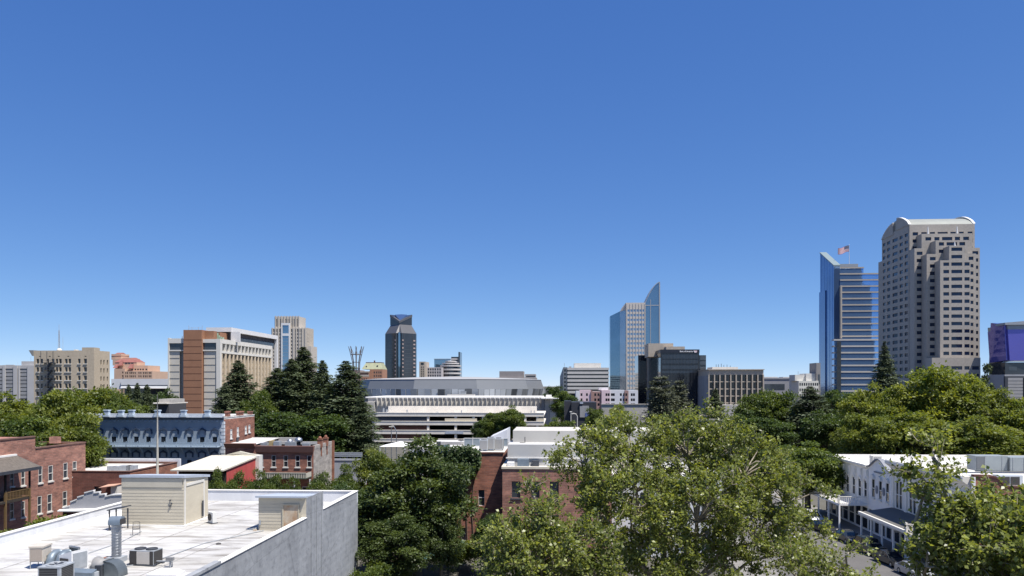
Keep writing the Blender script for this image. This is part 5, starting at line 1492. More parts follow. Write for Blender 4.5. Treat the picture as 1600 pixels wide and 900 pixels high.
for p in pcs:
    u = s.u(p)
    for yb, yt in ((679, 668), (714.5, 703.5)):
        z0_, z1_ = s.z(yb), s.z(yt); zm = s.z(yt + 4)
        out = [(u - .72, z0_), (u - .72, zm), (u, z1_), (u + .72, zm), (u + .72, z0_)]; inn = [(u - .52, z0_), (u - .52, zm - .12), (u, z1_ - .36), (u + .52, zm - .12), (u + .52, z0_)]
        for i in range(4):
            hd.hull([(out[i][0], -.2, out[i][1]), (out[i + 1][0], -.2, out[i + 1][1]), (inn[i + 1][0], -.2, inn[i + 1][1]), (inn[i][0], -.2, inn[i][1])], [(out[i][0], -.004, out[i][1]), (out[i + 1][0], -.004, out[i + 1][1]), (inn[i + 1][0], -.004, inn[i + 1][1]), (inn[i][0], -.004, inn[i][1])])
each(hd, 'window_hood', NAVY, rt)
tp = MB()
for p in pcs:
    u = s.u(p)
    for yb, yt in ((682.5, 672), (717.5, 707.5)): tp.box(u - .47, u + .47, -.03, .02, s.z(yb), s.z(yt + 1.0))
tp.build('arch_light', plain('curtain_grey', (.26, .3, .34), .6, .2, 2), rt)
ba = MB()
zb = s.z(698.5); zr = s.z(690.5)
ba.box(uL + .5, -.6, -1.3, -.01, zb, zb + .16); ba.build('balcony_floor', BLUE_TRIM, rt)
rl = MB(); rl.box(uL + .5, -.6, -1.3, -1.22, zr - .06, zr); rl.box(uL + .5, -.6, -1.3, -1.22, zb + .25, zb + .3)
for i in range(88):
    u = uL + .5 + (W1 - 1.2) * i / 87; rl.box(u, u + .035, -1.28, -1.24, zb + .16, zr - .06)
for p in pcs + [345]:
    u = s.u(p) + .9; rl.box(u - .05, u + .05, -1.32, -1.2, zb + .16, zr + .1)
rl.build('balcony_railing', BLUE_TRIM, rt)
br = MB()
for p in pcs:
    u = s.u(p) - 1.0
    br.hull([(u, -.25, zb - 1.1), (u + .1, -.25, zb - 1.1), (u + .1, -.004, zb - 1.1), (u, -.004, zb - 1.1)], [(u, -1.2, zb - .01), (u + .1, -1.2, zb - .01), (u + .1, -.004, zb - .01), (u, -.004, zb - .01)])
each(br, 'balcony_bracket', BLUE_TRIM, rt)
qn = MB()
for i in range(22):
    z = .3 + i * .62
    if z + .5 < zc0: qn.box(-.62 if i % 2 else -.45, .04, -.07, .4, z, z + .5)
each(qn, 'quoin', plain('pale_quoin', (0.5, 0.54, 0.58), .7, .1, 1), rt)

# ---- Brick store with green valance balcony
s = Site(490, 125)
rt = s.root('brick_storefront', 'red brick storefront with five tall windows, striped valance and grey blank side', 'building')
uL = s.u(400); W1 = -uL; Dp = s.v(519.5); zt = s.z(702)
mb = MB(); ws = Windows(rt, [OFF_WHITE, WIN_DARK], 'sill', .14)
hs = [(s.u(a) - uL, s.u(b) - uL, s.z(730), s.z(712)) for a, b in ((405.5, 411.5), (424.5, 431), (443.2, 449.8), (461.8, 468.4), (480, 487))]
hs += [(s.u(a) - uL, s.u(b) - uL, 0.3, 3.6) for a, b in ((408, 425), (430, 446), (452, 468), (472, 486))]
shell(mb, W1, Dp, 0, zt, hs, (), (), .3, uL, 0, (0, 1, 0)); ws.add((uL, 0, 0), 0, hs)
GB = brick('pale_grey_brick', (0.36, 0.335, 0.3), (0.3, 0.28, 0.255), (0.38, 0.36, 0.33))
mb.box(-.3, .03, .3, Dp, zt + .002, s.z(696.5), 1)
mb.build('wall', [BRICK_RED, GB], rt); ws.flush()
co = MB(); z1 = s.z(697)
co.hull([(uL, -.3, zt - .5), (-.01, -.3, zt - .5), (-.01, .3, zt - .5), (uL, .3, zt - .5)], [(uL, -.5, z1), (.1, -.5, z1), (.1, .3, z1), (uL, .3, z1)]); co.build('cornice', plain('brown_cornice', (0.2, 0.1, 0.075), .8, .1, 1), rt)
eb = MB(); eb.box(-.01, .35, Dp - .4, Dp + .02, 0, s.z(688.5, 0, Dp)); eb.build('brick_edge', BRICK_ORANGE, rt)
rf = MB(); rf.poly([(uL, .3, zt), (-.3, .3, zt), (-.3, Dp, zt), (uL, Dp, zt)]); rf.box(uL, -.02, Dp - .3, Dp, zt + .002, s.z(690, 0, Dp)); rf.build('roof', WHITE_ROOF, rt)
for v, d in ((3.8, 0), (7.0, 0)):
    c = MB(); c.box(-.5, .25, v - .3, v + .3, zt, zt + 1.25); c.box(-.55, .3, v - .35, v + .35, zt + 1.252, zt + 1.45); c.lathe([(.26, zt + 1.45), (.3, zt + 1.6), (.2, zt + 1.8), (.01, zt + 1.9)], (-.12, v), 8); c.box(.036, .2, v - .06, v + .06, zt - 1.5, zt); c.build('chimney', BRICK_ORANGE, rt)
for p, r_, h in ((453, .5, 685.5), (466.5, .65, 683)):
    u = s.u(p, 6); z = s.z(h, u, 6); c = MB(); c.lathe([(r_ * .55, zt), (r_ * .55, z - .9), (r_, z - .85), (r_ * 1.0, z - .5), (r_ * .8, z - .15), (.01, z)], (u, 6), 14); c.build('roof_ventilator', GALV, rt, True)
c = MB(); c.box(s.u(420, 4), s.u(426, 4), 4, 5, zt, s.z(689, 0, 4)); c.build('roof_box', plain('ochre_box', (0.42, 0.32, 0.16), .7, .1, 1), rt)
c = MB(); c.box(s.u(427, 4), s.u(436, 4), 4, 5.2, zt, s.z(690, 0, 4)); c.box(s.u(445, 5), s.u(462, 5), 5, 5.6, zt, zt + .8); c.box(s.u(472, 5), s.u(483, 5), 5, 5.8, zt, zt + .6); c.box(s.u(404, 4), s.u(417, 4), 4, 5, zt, zt + .7); c.build('condenser', GREY_METAL, rt)
va = MB(); zv0, zv1 = s.z(743), s.z(736.5)
DG = plain('dark_green_paint', (0.05, 0.07, 0.05), .7, .1, 1); CV = plain('cream_slat', (0.55, 0.53, 0.44), .7, .08, 1)
va.box(uL, -.3, -3.0, -.01, zv0 - .25, zv0 - .1); va.box(uL, -.3, -2.9, -2.86, zv0 - .09, zv1); va.build('porch_roof', DG, rt)
sl = MB()
for i in range(34):
    u = uL + (W1 - .5) * i / 33; sl.box(u, u + .12, -3.0, -2.95, zv0 - .09, zv1)
for v in lin(-2.9, -.3, 12): sl.box(-.36, -.31, v, v + .1, zv0 - .09, zv1)
sl.box(uL, -.3, -3.04, -2.951, zv1 + .002, zv1 + .1); sl.build('porch_railing', CV, rt)
po = MB()
for p in (405, 432, 460, 484.5): po.box(s.u(p, -2.8) - .09, s.u(p, -2.8) + .09, -2.9, -2.72, 0, zv0 - .25)
po.build('porch_post', WHITE_PAINT, rt)
rl = MB(); rl.box(s.u(464, -2.8), s.u(483, -2.8), -2.85, -2.8, 1.0, 1.07); rl.box(s.u(464, -2.8), s.u(483, -2.8), -2.85, -2.8, .55, .6); rl.build('street_rail', WHITE_PAINT, rt)
s = Site(352, 127.5)
rt = s.root('brick_annex', 'lower brown brick annex between the blue building and brick storefront', 'building')
mb = MB(); W1 = s.u(400) - .1; zt = s.z(697); shell(mb, W1, 12, 0, zt); mb.build('wall', BRICK_RED, rt)
co = MB(); co.hull([(0.02, -.1, zt - .3), (W1, -.1, zt - .3), (W1, .3, zt - .3), (.02, .3, zt - .3)], [(.02, -.8, s.z(692.5)), (W1, -.8, s.z(692.5)), (W1, .3, s.z(692.5)), (.02, .3, s.z(692.5))]); co.build('cornice', plain('brown_cornice', (0.2, 0.1, 0.075), .8, .1, 1), rt)
rf = MB(); rf.box(0.02, W1 + 3, 11, 11.4, zt, s.z(683.5, 0, 11)); rf.poly([(0.02, .3, zt + .3), (W1, .3, zt + .3), (W1, 11, zt + .6), (.02, 11, zt + .6)]); rf.build('roof', WHITE_ROOF, rt)
c = MB(); c.tube([(s.u(371, 4), 4, zt), (s.u(371, 4), 4, zt + 1.1)], .22, 8); c.build('roof_vent', DARK_TRIM, rt)

# ---- Red sided building with cream roof
s = Site(354, 100)
rt = s.root('red_sided_shop', 'low shop with a cream sloping roof and a bright red side wall', 'building')
uL = s.u(279); W1 = -uL; Dp = s.v(403); zf = s.z(734); zb = s.z(714, 0, Dp)
mb = MB(); mb.poly([(0, 0, 0), (0, Dp, 0), (0, Dp, zb), (0, 0, zf)]); mb.poly([(uL, Dp, 0), (uL, 0, 0), (uL, 0, zf), (uL, Dp, zb)]); mb.poly([(0, Dp, 0), (uL, Dp, 0), (uL, Dp, zb), (0, Dp, zb)]); mb.build('wall', RED_PAINT, rt)
mb = MB(); mb.poly([(uL, 0, 0), (0, 0, 0), (0, 0, zf - .4), (uL, 0, zf - .4)]); mb.build('front_wall', DARK_WOOD, rt)  # near-black front colour carries the shade under the eave
rf = MB(); rf.hull([(uL - .4, -1.4, zf + .02 - 1.4 * (zb - zf) / Dp), (.15, -1.4, zf + .02 - 1.4 * (zb - zf) / Dp), (.15, Dp, zb + .02), (uL - .4, Dp, zb + .02)], [(uL - .4, -1.4, zf + .2 - 1.4 * (zb - zf) / Dp), (.15, -1.4, zf + .2 - 1.4 * (zb - zf) / Dp), (.15, Dp, zb + .2), (uL - .4, Dp, zb + .2)]); rf.build('roof', CREAM_ROOF, rt)
zp = s.z(705, s.u(372, Dp), Dp); um = s.u(374, Dp)
ga = MB(); ga.slab_y([(uL, zb + .2), (.3, zb + .2), (.3, s.z(711, 0, Dp)), (um * .5, s.z(708.5, 0, Dp)), (um, zp), (uL * .75, s.z(711, 0, Dp)), (uL, s.z(716, 0, Dp))], Dp, Dp + .4); ga.build('gable_parapet', CREAM_ROOF, rt)
ed = MB(); ed.box(-.15, .5, Dp - .9, Dp + .5, 0, s.z(711, 0, Dp)); ed.build('corner_pier', OFF_WHITE, rt)

# ---- Low brick building with white roof (left middle)
s = Site(203, 105)
rt = s.root('low_brick_building', 'low brown brick building with a bright white roof behind the beige roof hut', 'building')
uL = s.u(134); W1 = -uL + 6; uL -= 6; Dp = s.v(276.5); zt = s.z(736)
mb = MB(); ws = Windows(rt, [DARK_TRIM, WIN_DARK], 'sill', .3)
hs = [(s.u(147) - uL, s.u(158) - uL, s.z(773), s.z(760.5))]
shell(mb, W1, Dp, 0, zt - .3, hs, (), (), .3, uL, 0, (0, 1, 0), mtop=2); ws.add((uL, 0, 0), 0, hs)
parapet(mb, W1, Dp, zt - .298, zt - .12, .3, uL, 0, 0)
mb.build('wall', [BRICK_DARK, BRICK_ORANGE, WHITE_ROOF], rt); ws.flush()
cp = MB(); parapet(cp, W1, Dp, zt - .118, zt, .4, uL, 0, 0, .06); cp.build('coping', plain('brown_coping', (0.16, 0.09, 0.07), .8, .1, 1), rt)
bp = MB(); bp.box(uL, .4, Dp + .08, Dp + .5, 0, s.z(717, 0, Dp)); bp.build('rear_parapet', PARAPET_WHITE, rt)
c = MB()
for p, w in ((167, 1.0), (176, .9), (186, 1.6), (197, 1.2)):
    u = s.u(p, 3); c.box(u, u + w, 3, 4, zt - .3, zt + .3 + .1 * (w > 1))
c.build('roof_kit', GREY_METAL, rt)
sh = MB(); sh.box(s.u(181), s.u(191), -1.2, -.01, 0, s.z(757)); sh.build('white_lean_to', OFF_WHITE, rt)
ca = MB(); ca.hull([(s.u(169), -2.2, s.z(759.5)), (s.u(192), -2.2, s.z(756.5)), (s.u(192), -.01, s.z(756)), (s.u(169), -.01, s.z(758))], [(s.u(169), -2.2, s.z(758.8)), (s.u(192), -2.2, s.z(755.5)), (s.u(192), -.01, s.z(755)), (s.u(169), -.01, s.z(757))]); ca.build('canopy', plain('salmon_tile', (0.5, 0.3, 0.22), .8, .15, 2), rt)

# ---- Stepped grey parapet building
s = Site(98, 84)
rt = s.root('stepped_gable_building', 'dark red building with a grey stepped gable edged in white', 'building')
W1 = s.u(200); zb = s.z(797)
mb = MB(); shell(mb, W1, 9, 0, zb); mb.build('wall', plain('maroon_wall', (0.15, 0.03, 0.03), .85, .15, .8), rt)
tops = [(98, 794), (109, 791), (110, 785), (120, 781), (121, 777.5), (131, 774.5), (132, 770.5), (146, 766.8), (147, 770.5), (155, 769.3), (156, 773.5), (164, 772.3), (165, 776), (174, 773.5), (200, 772)]
pts = [(s.u(p), s.z(y)) for p, y in tops]
pf = [(0, zb + .01)] + pts + [(W1, zb + .01)]
ga = MB()
ga.slab_y(list(reversed(pf)), .0, .3)
ga.build('stepped_gable', plain('light_grey_stucco', (0.36, 0.36, 0.37), .9, .06, .5), rt)
cp = MB()
for (a, za_), (b, zb_) in zip(pts, pts[1:]):
    if b - a > .3: cp.hull([(a, -.08, za_ + .002), (b, -.08, zb_ + .002), (b, .38, zb_ + .002), (a, .38, za_ + .002)], [(a, -.08, za_ + .13), (b, -.08, zb_ + .13), (b, .38, zb_ + .13), (a, .38, za_ + .13)])
cp.build('coping', COPING, rt)
rl = MB(); rl.hull([(-.3, -.5, zb - .1), (W1, -.5, zb - .1), (W1, -.01, zb), (-.3, -.01, zb)], [(-.3, -.5, zb), (W1, -.5, zb + .25), (W1, -.01, zb + .35), (-.3, -.01, zb + .1)]); rl.build('front_eave', COPING, rt)

# ---- Tall brick building at the left edge
x0 = -60.8; s = Site(63, 99)
rt = s.root('brick_warehouse', 'long dull red brick warehouse wall with narrow sash windows at the left edge', 'building')
v1 = s.v(133.5); v0 = -26.0; vs = s.v(55)
zt1, zt2 = s.z(692, 0, v1), s.z(683, 0, vs)
mb = MB(); ws = Windows(rt, [OFF_WHITE, WIN_GREY], 'sill', .28)
hs = []
def vwin(pa, pb, ya, yb):
    a, b = s.v(pa), s.v(pb); m = (a + b) / 2
    hs.append((a - v0, b - v0, s.z(yb, 0, m), s.z(ya, 0, m)))
for pa, pb, ya, yb in ((60, 66, 729.5, 754.5), (75.5, 82.5, 727.5, 751.5), (99, 105.5, 723.3, 747), (113.5, 119.5, 721, 744), (58.5, 65, 775.5, 802.5), (74, 81, 772.5, 799), (98, 104.5, 767.5, 791), (112.5, 118.5, 764.5, 785)): vwin(pa, pb, ya, yb)
for pc in (18.5, 36): vwin(pc - 3, pc + 3, 737 if pc < 30 else 735, 760 if pc < 30 else 758.5); vwin(pc - 3, pc + 3, 786 if pc < 30 else 783, 811 if pc < 30 else 808)
for vv in lin(-24, -14.5, 4): hs += [(vv - v0 - .5, vv - v0 + .5, 7.6, 9.6), (vv - v0 - .5, vv - v0 + .5, 3.6, 5.6)]
for h in list(hs): hs.append((h[0], h[1], 0.6, 2.4))
# right wall in two heights
wall(mb, (0, v0, 0), R(90), v1 - v0, zt1, hs, .13); ws.add((0, v0, 0), R(90), hs, depth=.13)
wall(mb, (0, v1, 0), R(180), 16, zt1); wall(mb, (-16, v0, 0), 0, 16, zt1); wall(mb, (-16, v1, 0), R(-90), v1 - v0, zt1)
mb.box(-16, 0, v0, vs, zt1 + .001, zt2)
mb.build('wall', BRICK_DULL, rt); ws.flush()
rf = MB(); rf.poly([(-15.8, vs, zt1 - .5), (-.35, vs, zt1 - .5), (-.35, v1, zt1 - .5), (-15.8, v1, zt1 - .5)]); rf.build('roof', WHITE_ROOF, rt)
cp = MB(); cp.box(-.4, .08, vs, v1 + .06, zt1 + .002, zt1 + .16); cp.box(-.4, .08, v0, vs, zt2 + .002, zt2 + .16); cp.box(-15, -.41, v1 - .35, v1 + .06, zt1 + .002, zt1 + .16); cp.build('coping', plain('brown_coping', (0.16, 0.09, 0.07), .8, .1, 1), rt)
ch = MB(); ch.box(-4.5, -3.3, v1 - 1.2, v1 - .4, zt1, zt1 + .9); ch.build('chimney', BRICK_DULL, rt)
# timber porch standing against the warehouse
pt = s.root('timber_porch', 'dark two storey timber porch with a shingled roof against the brick warehouse', 'porch')
va, vb, uo = -22.0, s.v(49, 2.6), 2.6
ze, zw, zd = s.z(732, uo, vb), s.z(714, 0.1, vb), s.z(775.5, uo, vb)
r_ = MB(); r_.hull([(.02, va, zw), (uo + .7, va, ze), (uo + .7, vb + .7, ze), (.02, vb + .7, zw)], [(.02, va, zw + .2), (uo + .7, va, ze + .2), (uo + .7, vb + .7, ze + .2), (.02, vb + .7, zw + .2)]); r_.build('roof', SHINGLE, pt)
fa = MB(); fa.box(uo + .703, uo + .78, va, vb + .75, ze - .15, ze + .22); fa.hull([(.02, vb + .703, zw - .15), (uo + .7, vb + .703, ze - .15), (uo + .7, vb + .78, ze - .15), (.02, vb + .78, zw - .15)], [(.02, vb + .703, zw + .2), (uo + .7, vb + .703, ze + .2), (uo + .7, vb + .78, ze + .2), (.02, vb + .78, zw + .2)]); fa.build('fascia', DARK_TRIM, pt)
rd = MB(); rd.box(-.05, .3, va, vb + .7, zw + .1, zw + .32); rd.build('ridge_cap', COPING, pt)
dk = MB(); dk.box(.02, uo, va, vb, zd - .25, zd); dk.build('deck', DARK_WOOD, pt)
for v in (vb - .1, vb - 4.2, vb - 8.4, vb - 12): 
    c = MB(); c.box(uo - .18, uo, v - .18, v, zd + .002, ze - .1); c.build('post', DARK_WOOD, pt)
    c = MB(); c.box(uo - .2, uo + .02, v - .2, v, 0, zd + 1.05); c.build('lower_post', OCHRE_WOOD, pt)
rl = MB()
for a, b in ((vb - 4.0, vb - .3),):
    rl.box(uo - .12, uo - .05, a, b, zd + .95, zd + 1.05); rl.box(uo - .12, uo - .05, a, b, zd + .1, zd + .16)
    for k in range(16): rl.box(uo - .1, uo - .07, a + (b - a) * k / 15, a + (b - a) * k / 15 + .1, zd + .16, zd + .95)
for k in range(12): rl.box(.25 * k * .72 + .1, .25 * k * .72 + .2, vb - .08, vb - .04, zd + .16, zd + .95)
rl.box(.05, uo - .2, vb - .1, vb - .03, zd + .95, zd + 1.05)
rl.build('railing', OCHRE_WOOD, pt)
st = MB()
for k in range(13):
    t = k / 13; st.box(uo + .1, uo + 1.1, vb - 11 + 6.5 * t, vb - 11 + 6.5 * t + .5, zd * (1 - t) - .1 + .35 * 0, zd * (1 - t))
st.hull([(uo + 1.1, vb - 11, zd - .2), (uo + 1.16, vb - 11, zd - .2), (uo + 1.16, vb - 4, .1), (uo + 1.1, vb - 4, .1)], [(uo + 1.1, vb - 11, zd + 1.0), (uo + 1.16, vb - 11, zd + 1.0), (uo + 1.16, vb - 4, 1.2), (uo + 1.1, vb - 4, 1.2)])
st.build('stair', WOOD, pt)
pw = MB(); pw.box(.05, uo - .3, va, vb - 9.2, 0, zd - .26); pw.box(.05, uo - .3, va, vb - 8.8, zd + .002, ze - .2); pw.build('store_room', DARK_WOOD, pt)

# ---- Centre brick block, the wall behind it and the white block beside it
s = Site(785, 88)
rt = s.root('brick_office', 'red brick block with a cream parapet and stepped white roof behind the big sycamore', 'building')
W1 = s.u(956); zt = s.z(732.5)
mb = MB(); ws = Windows(rt, [DARK_TRIM, WIN_GREY], 'sill', .3)
hs = []
for pa, pb in ((799.5, 813), (830, 843), (859, 873), (906, 920), (935, 948)):
    a, b = s.u(pa), s.u(pb); hs += [(a, b, s.z(778), s.z(752)), (a, b, s.z(830), s.z(804)), (a, b, s.z(882), s.z(856))]
shell(mb, W1, 9.2, 0, zt, hs, (), (), .3); ws.add((0, 0, 0), 0, hs); mb.build('wall', BRICK_DULL, rt); ws.flush()
cp = MB(); parapet(cp, W1, 9.2, zt + .002, s.z(729), .5, 0, 0, 0, .1); cp.build('coping', plain('cream_coping', (0.6, 0.54, 0.43), .75, .12, 1), rt)
rf = MB(); rf.poly([(.5, .5, zt + .05), (W1 - .5, .5, zt + .05), (W1 - .5, 9, zt + .05), (.5, 9, zt + .05)]); rf.build('roof', WHITE_ROOF, rt)
up = MB(); v = 3.2
up.box(.4, W1 - .3, v, 9.1, zt + .06, s.z(694.5, 0, v)); up.build('upper_block', plain('pale_grey_membrane', (0.42, 0.42, 0.41), .8, .08, .6, dirt=(0.42, 0.41, 0.39)), rt)
lg = MB(); lg.box(.2, W1, v - .12, v - .004, s.z(716, 0, v), s.z(714.4, 0, v)); lg.build('flashing', COPING, rt)
u2 = MB(); u2.box(.8, W1 + 6, 7.2, 16, 0, s.z(673, 0, 7)); u2.build('rear_block', plain('cream_membrane', (0.47, 0.45, 0.41), .8, .06, .6), rt)
bx = MB(); bx.box(s.u(808, 1), s.u(826, 1), 1.6, 2.8, zt + .06, zt + .95); bx.build('duct', BLUE_METAL, rt)
bx = MB(); bx.box(s.u(792, 1), s.u(803, 1), 1.2, 2.4, zt + .06, zt + .6); bx.box(s.u(855, 1), s.u(861, 1), 1.0, 1.9, zt + .06, zt + .7); bx.build('roof_curb', WHITE_PAINT, rt)
dr = MB(); dr.box(s.u(831.5, 2), s.u(842, 2), 2.4, 3.19, zt + .06, s.z(719.5, 0, 2.4)); dr.build('roof_hatch', DARK_TRIM, rt)
pp = MB(); pp.tube([(s.u(820, 6), 6.4, s.z(694.5, 0, v)), (s.u(820, 6), 6.4, s.z(683, 0, 6))], .05, 4); pp.box(s.u(812, 6), s.u(819, 6), 6, 6.8, s.z(694.5, 0, v), s.z(692, 0, 6)); pp.build('roof_pipe', DARK_TRIM, rt)

s = Site(700, 97.5)
rt = s.root('brick_side_wall', 'tall red brick wall with narrow windows between the ivy and brick block', 'building')
W1 = s.u(786.5); zt = s.z(708)
mb = MB(); ws = Windows(rt, [WHITE_FRAME, WIN_GREY], 'sash', .35)
hs = [(s.u(a), s.u(b), s.z(y1), s.z(y0)) for a, b, y0, y1 in ((719.5, 728, 765, 784), (747.5, 757, 765, 790), (718.5, 728, 824.5, 844))]
shell(mb, W1, 14, 0, zt, hs, (), (), .35, mtop=1); ws.add((0, 0, 0), 0, hs); mb.build('wall', [BRICK_RED, WHITE_ROOF], rt); ws.flush()
cp = MB(); cp.box(-.05, W1 + .05, -.1, .4, zt + .002, s.z(706.3)); cp.build('coping', BRICK_DARK, rt)
rf = MB(); rf.box(-3, W1, 13.6, 14.1, zt + .002, s.z(690, 0, 14)); rf.build('roof', WHITE_ROOF, rt)
# plant on that roof
def rooftop_unit(s, px, D, w, d, h, z, name, label, mats, group=None, lou=True):
    x, y, _ = at(px, D); r = tag(empty(name, (x, y, z), -TH), label, 'roof unit', group)
    b = MB(); b.box(-w / 2, w / 2, 0, d, .15, h); b.build('casing', mats[0], r)
    f = MB(); f.box(-w / 2 + .08, w / 2 - .08, -.05, -.003, .25, h - .12); f.box(w / 2 + .003, w / 2 + .04, .1, d - .1, .25, h - .12); f.build('grille', mats[1], r)
    l = MB()
    for a in (-w / 2 + .06, w / 2 - .16):
        for c in (.05, d - .15): l.box(a, a + .1, c, c + .1, 0, .149)
    each(l, 'foot', GREY_METAL, r)
    t = MB(); t.lathe([(.01, h + .06), (min(w, d) * .36, h + .06), (min(w, d) * .4, h + .002)], (0, d / 2), 14); t.build('fan_cover', DARK_GRILLE, r)
    return r
zr = zt + .004
UW = plain('unit_white', (0.5, 0.53, 0.55), .5, .08, 1, metal=.2)
for px, D, w, d, h, lab in ((755.5, 100.5, 1.1, 1.0, 1.5, 'pale grey roof unit at the left end of the roof above the brick side wall'), (767, 101, .9, 1, 1.75, 'pale grey roof unit second from left on the roof above the brick side wall'), (778.5, 101.5, 1.3, 1, 1.6, 'pale grey roof unit beside the white block on the brick side wall roof')):
    rooftop_unit(s, px, D, w, d, h, zr, 'roof_unit', lab, (UW, plain('mid_grille', (.3, .3, .3), .7, .1, 4)), 'units on the roof of the brick side wall')
x, y, _ = at(752, 108)
gf = tag(empty('skylight_frame', (x, y, zr), -TH), 'row of white framed glass panels on the roof above the brick side wall', 'skylight')
b = MB()
for k in range(6): b.box(-2.5 + k * 1.25, -2.42 + k * 1.25, 0, .1, 0, 1.2)
b.box(-2.5, 3.85, 0, .1, 1.12, 1.2); b.box(-2.5, 3.85, -.02, .12, 0, .08); b.build('frame', WHITE_FRAME, gf)
b = MB(); b.box(-2.4, 3.7, .04, .06, .1, 1.1); b.build('glazing', plain('pale_glass', (.22, .26, .29), .2, .15, 1), gf)

s = Site(640, 112)
rt = s.root('white_roofed_block', 'white roofed block behind the ivy, in front of the parking garage', 'building')
mb = MB(); W1 = s.u(786); zt = s.z(699); shell(mb, W1, 20, 0, zt - .3, mtop=1); mb.build('wall', [plain('lavender_white_wall', (0.56, 0.57, 0.6), .85, .05, .4), WHITE_ROOF], rt)
pp = MB(); pp.box(s.u(690), W1, 18, 20, zt - .3, s.z(690, 0, 18)); pp.hull([(s.u(765, 10), 8, zt - .3), (W1, 8, zt - .3), (W1, 17, zt - .3), (s.u(765, 10), 17, zt - .3)], [(s.u(765, 10), 8, s.z(690)), (W1, 8, s.z(676)), (W1, 17, s.z(676)), (s.u(765, 10), 17, s.z(690))]); pp.build('roof_slope', plain('lavender_white_wall', (0.56, 0.57, 0.6), .85, .05, .4), rt)
b = MB(); b.box(s.u(681), s.u(692), .5, 2, zt - .29, s.z(691)); b.box(s.u(720), s.u(725), .5, 2, zt - .29, s.z(693)); b.build('roof_box', DARK_TRIM, rt)
b = MB(); b.slab_x([(1, zt - .29), (3, zt - .29), (2, zt + .5)], s.u(693, 2), s.u(703, 2)); b.build('skylight', TOWER_TEAL, rt)
for k, p in enumerate((721, 729, 736, 744)):
    b = MB(); b.lathe([(.3, zt - .29), (.3, zt + .2), (.42, zt + .3), (.01, zt + .6)], (s.u(p, 6), 6), 10); b.build('roof_vent', GALV, rt)

s = Site(956, 90)
rt = s.root('white_brick_block', 'white painted block seen through the gaps of the big sycamore', 'building')
mb = MB(); ws = Windows(rt, [DARK_TRIM, WIN_GREY], 'sill', .3); W1 = s.u(1130); zt = s.z(752)
hs = [(s.u(p), s.u(p + 14), s.z(y + 27), s.z(y)) for y in (770, 824) for p in (968, 1000, 1032, 1064, 1096)]
shell(mb, W1, 16, 0, zt, hs, (), (), .3, mtop=1); ws.add((0, 0, 0), 0, hs); parapet(mb, W1, 16, zt + .002, zt + .7, .35)
mb.build('wall', [plain('white_painted_brick', (0.6, 0.6, 0.59), .85, .08, .6), WHITE_ROOF], rt); ws.flush()

# ---- small white steepled pavilion between the trees
x, y, _ = at(607, 104)
pv = tag(empty('pavilion', (x, y, 0), -TH), 'white pavilion with a red lunette and slender spire between the dark trees', 'pavilion')
zz = lambda yy: CZ + (HY - yy) / F * 104
b = MB(); b.box(-3.0, 1.6, 0, 4, 0, zz(758.5)); b.box(-1.0, 1.1, .4, 2.5, zz(758.5) + .002, zz(748)); b.build('wall', WHITE_PAINT, pv)
pts = [(-3.0 + 1.55 + 1.55 * math.cos(t), zz(757.5) + 1.25 * math.sin(t)) for t in lin(math.pi, 0, 12)]
b = MB(); b.slab_y(list(reversed(pts)), -.12, .3); b.build('lunette', plain('dull_red_glass', (0.2, 0.04, 0.04), .4, .15, 1), pv)
pts2 = [(-1.45 + 1.85 * math.cos(t), zz(758) + 1.6 * math.sin(t)) for t in lin(math.pi, 0, 12)]
b = MB()
for (a, za_), (c, zc_), (d, zd_), (e_, ze_) in zip(pts2, pts2[1:], pts, pts[1:]): b.hull([(a, -.25, za_), (c, -.25, zc_), (e_, -.25, ze_), (d, -.25, zd_)], [(a, .35, za_), (c, .35, zc_), (e_, .35, ze_), (d, .35, zd_)])
b.build('arch', WHITE_PAINT, pv)
b = MB(); b.lathe([(.78, zz(748)), (.78, zz(746)), (.6, zz(745)), (.6, zz(738.5)), (.75, zz(737.5)), (.5, zz(735))], (0, 1.4), 8); b.build('cupola', plain('cream_cupola', (0.58, 0.54, 0.47), .7, .1, 1), pv)
b = MB(); b.lathe([(.42, zz(735)), (.25, zz(730)), (.02, zz(723))], (0, 1.4), 8); b.build('spire', plain('brown_pink_spire', (0.3, 0.2, 0.18), .7, .1, 1), pv)

# ---- white tent tip behind the centre trees
x, y, _ = at(613, 128)
tn = MB(); z0_, z1_ = CZ + (HY - 698) / F * 128, CZ + (HY - 691) / F * 128
tn.hull([(-2.2, 0, z0_), (2.2, 0, z0_), (2.2, 4.4, z0_), (-2.2, 4.4, z0_)], [(.9, 2.1, z1_), (1.1, 2.1, z1_), (1.1, 2.3, z1_), (.9, 2.3, z1_)])
for a in (-2.1, 2.1):
    for c in (.1, 4.3): tn.tube([(a, c, 0), (a, c, z0_ + .05)], .06, 5)
o = tn.build('canopy_tent', WHITE_PAINT, None, False, (x, y, 0), -TH); tag(o, 'small white tent roof poking out above the centre trees', 'tent')

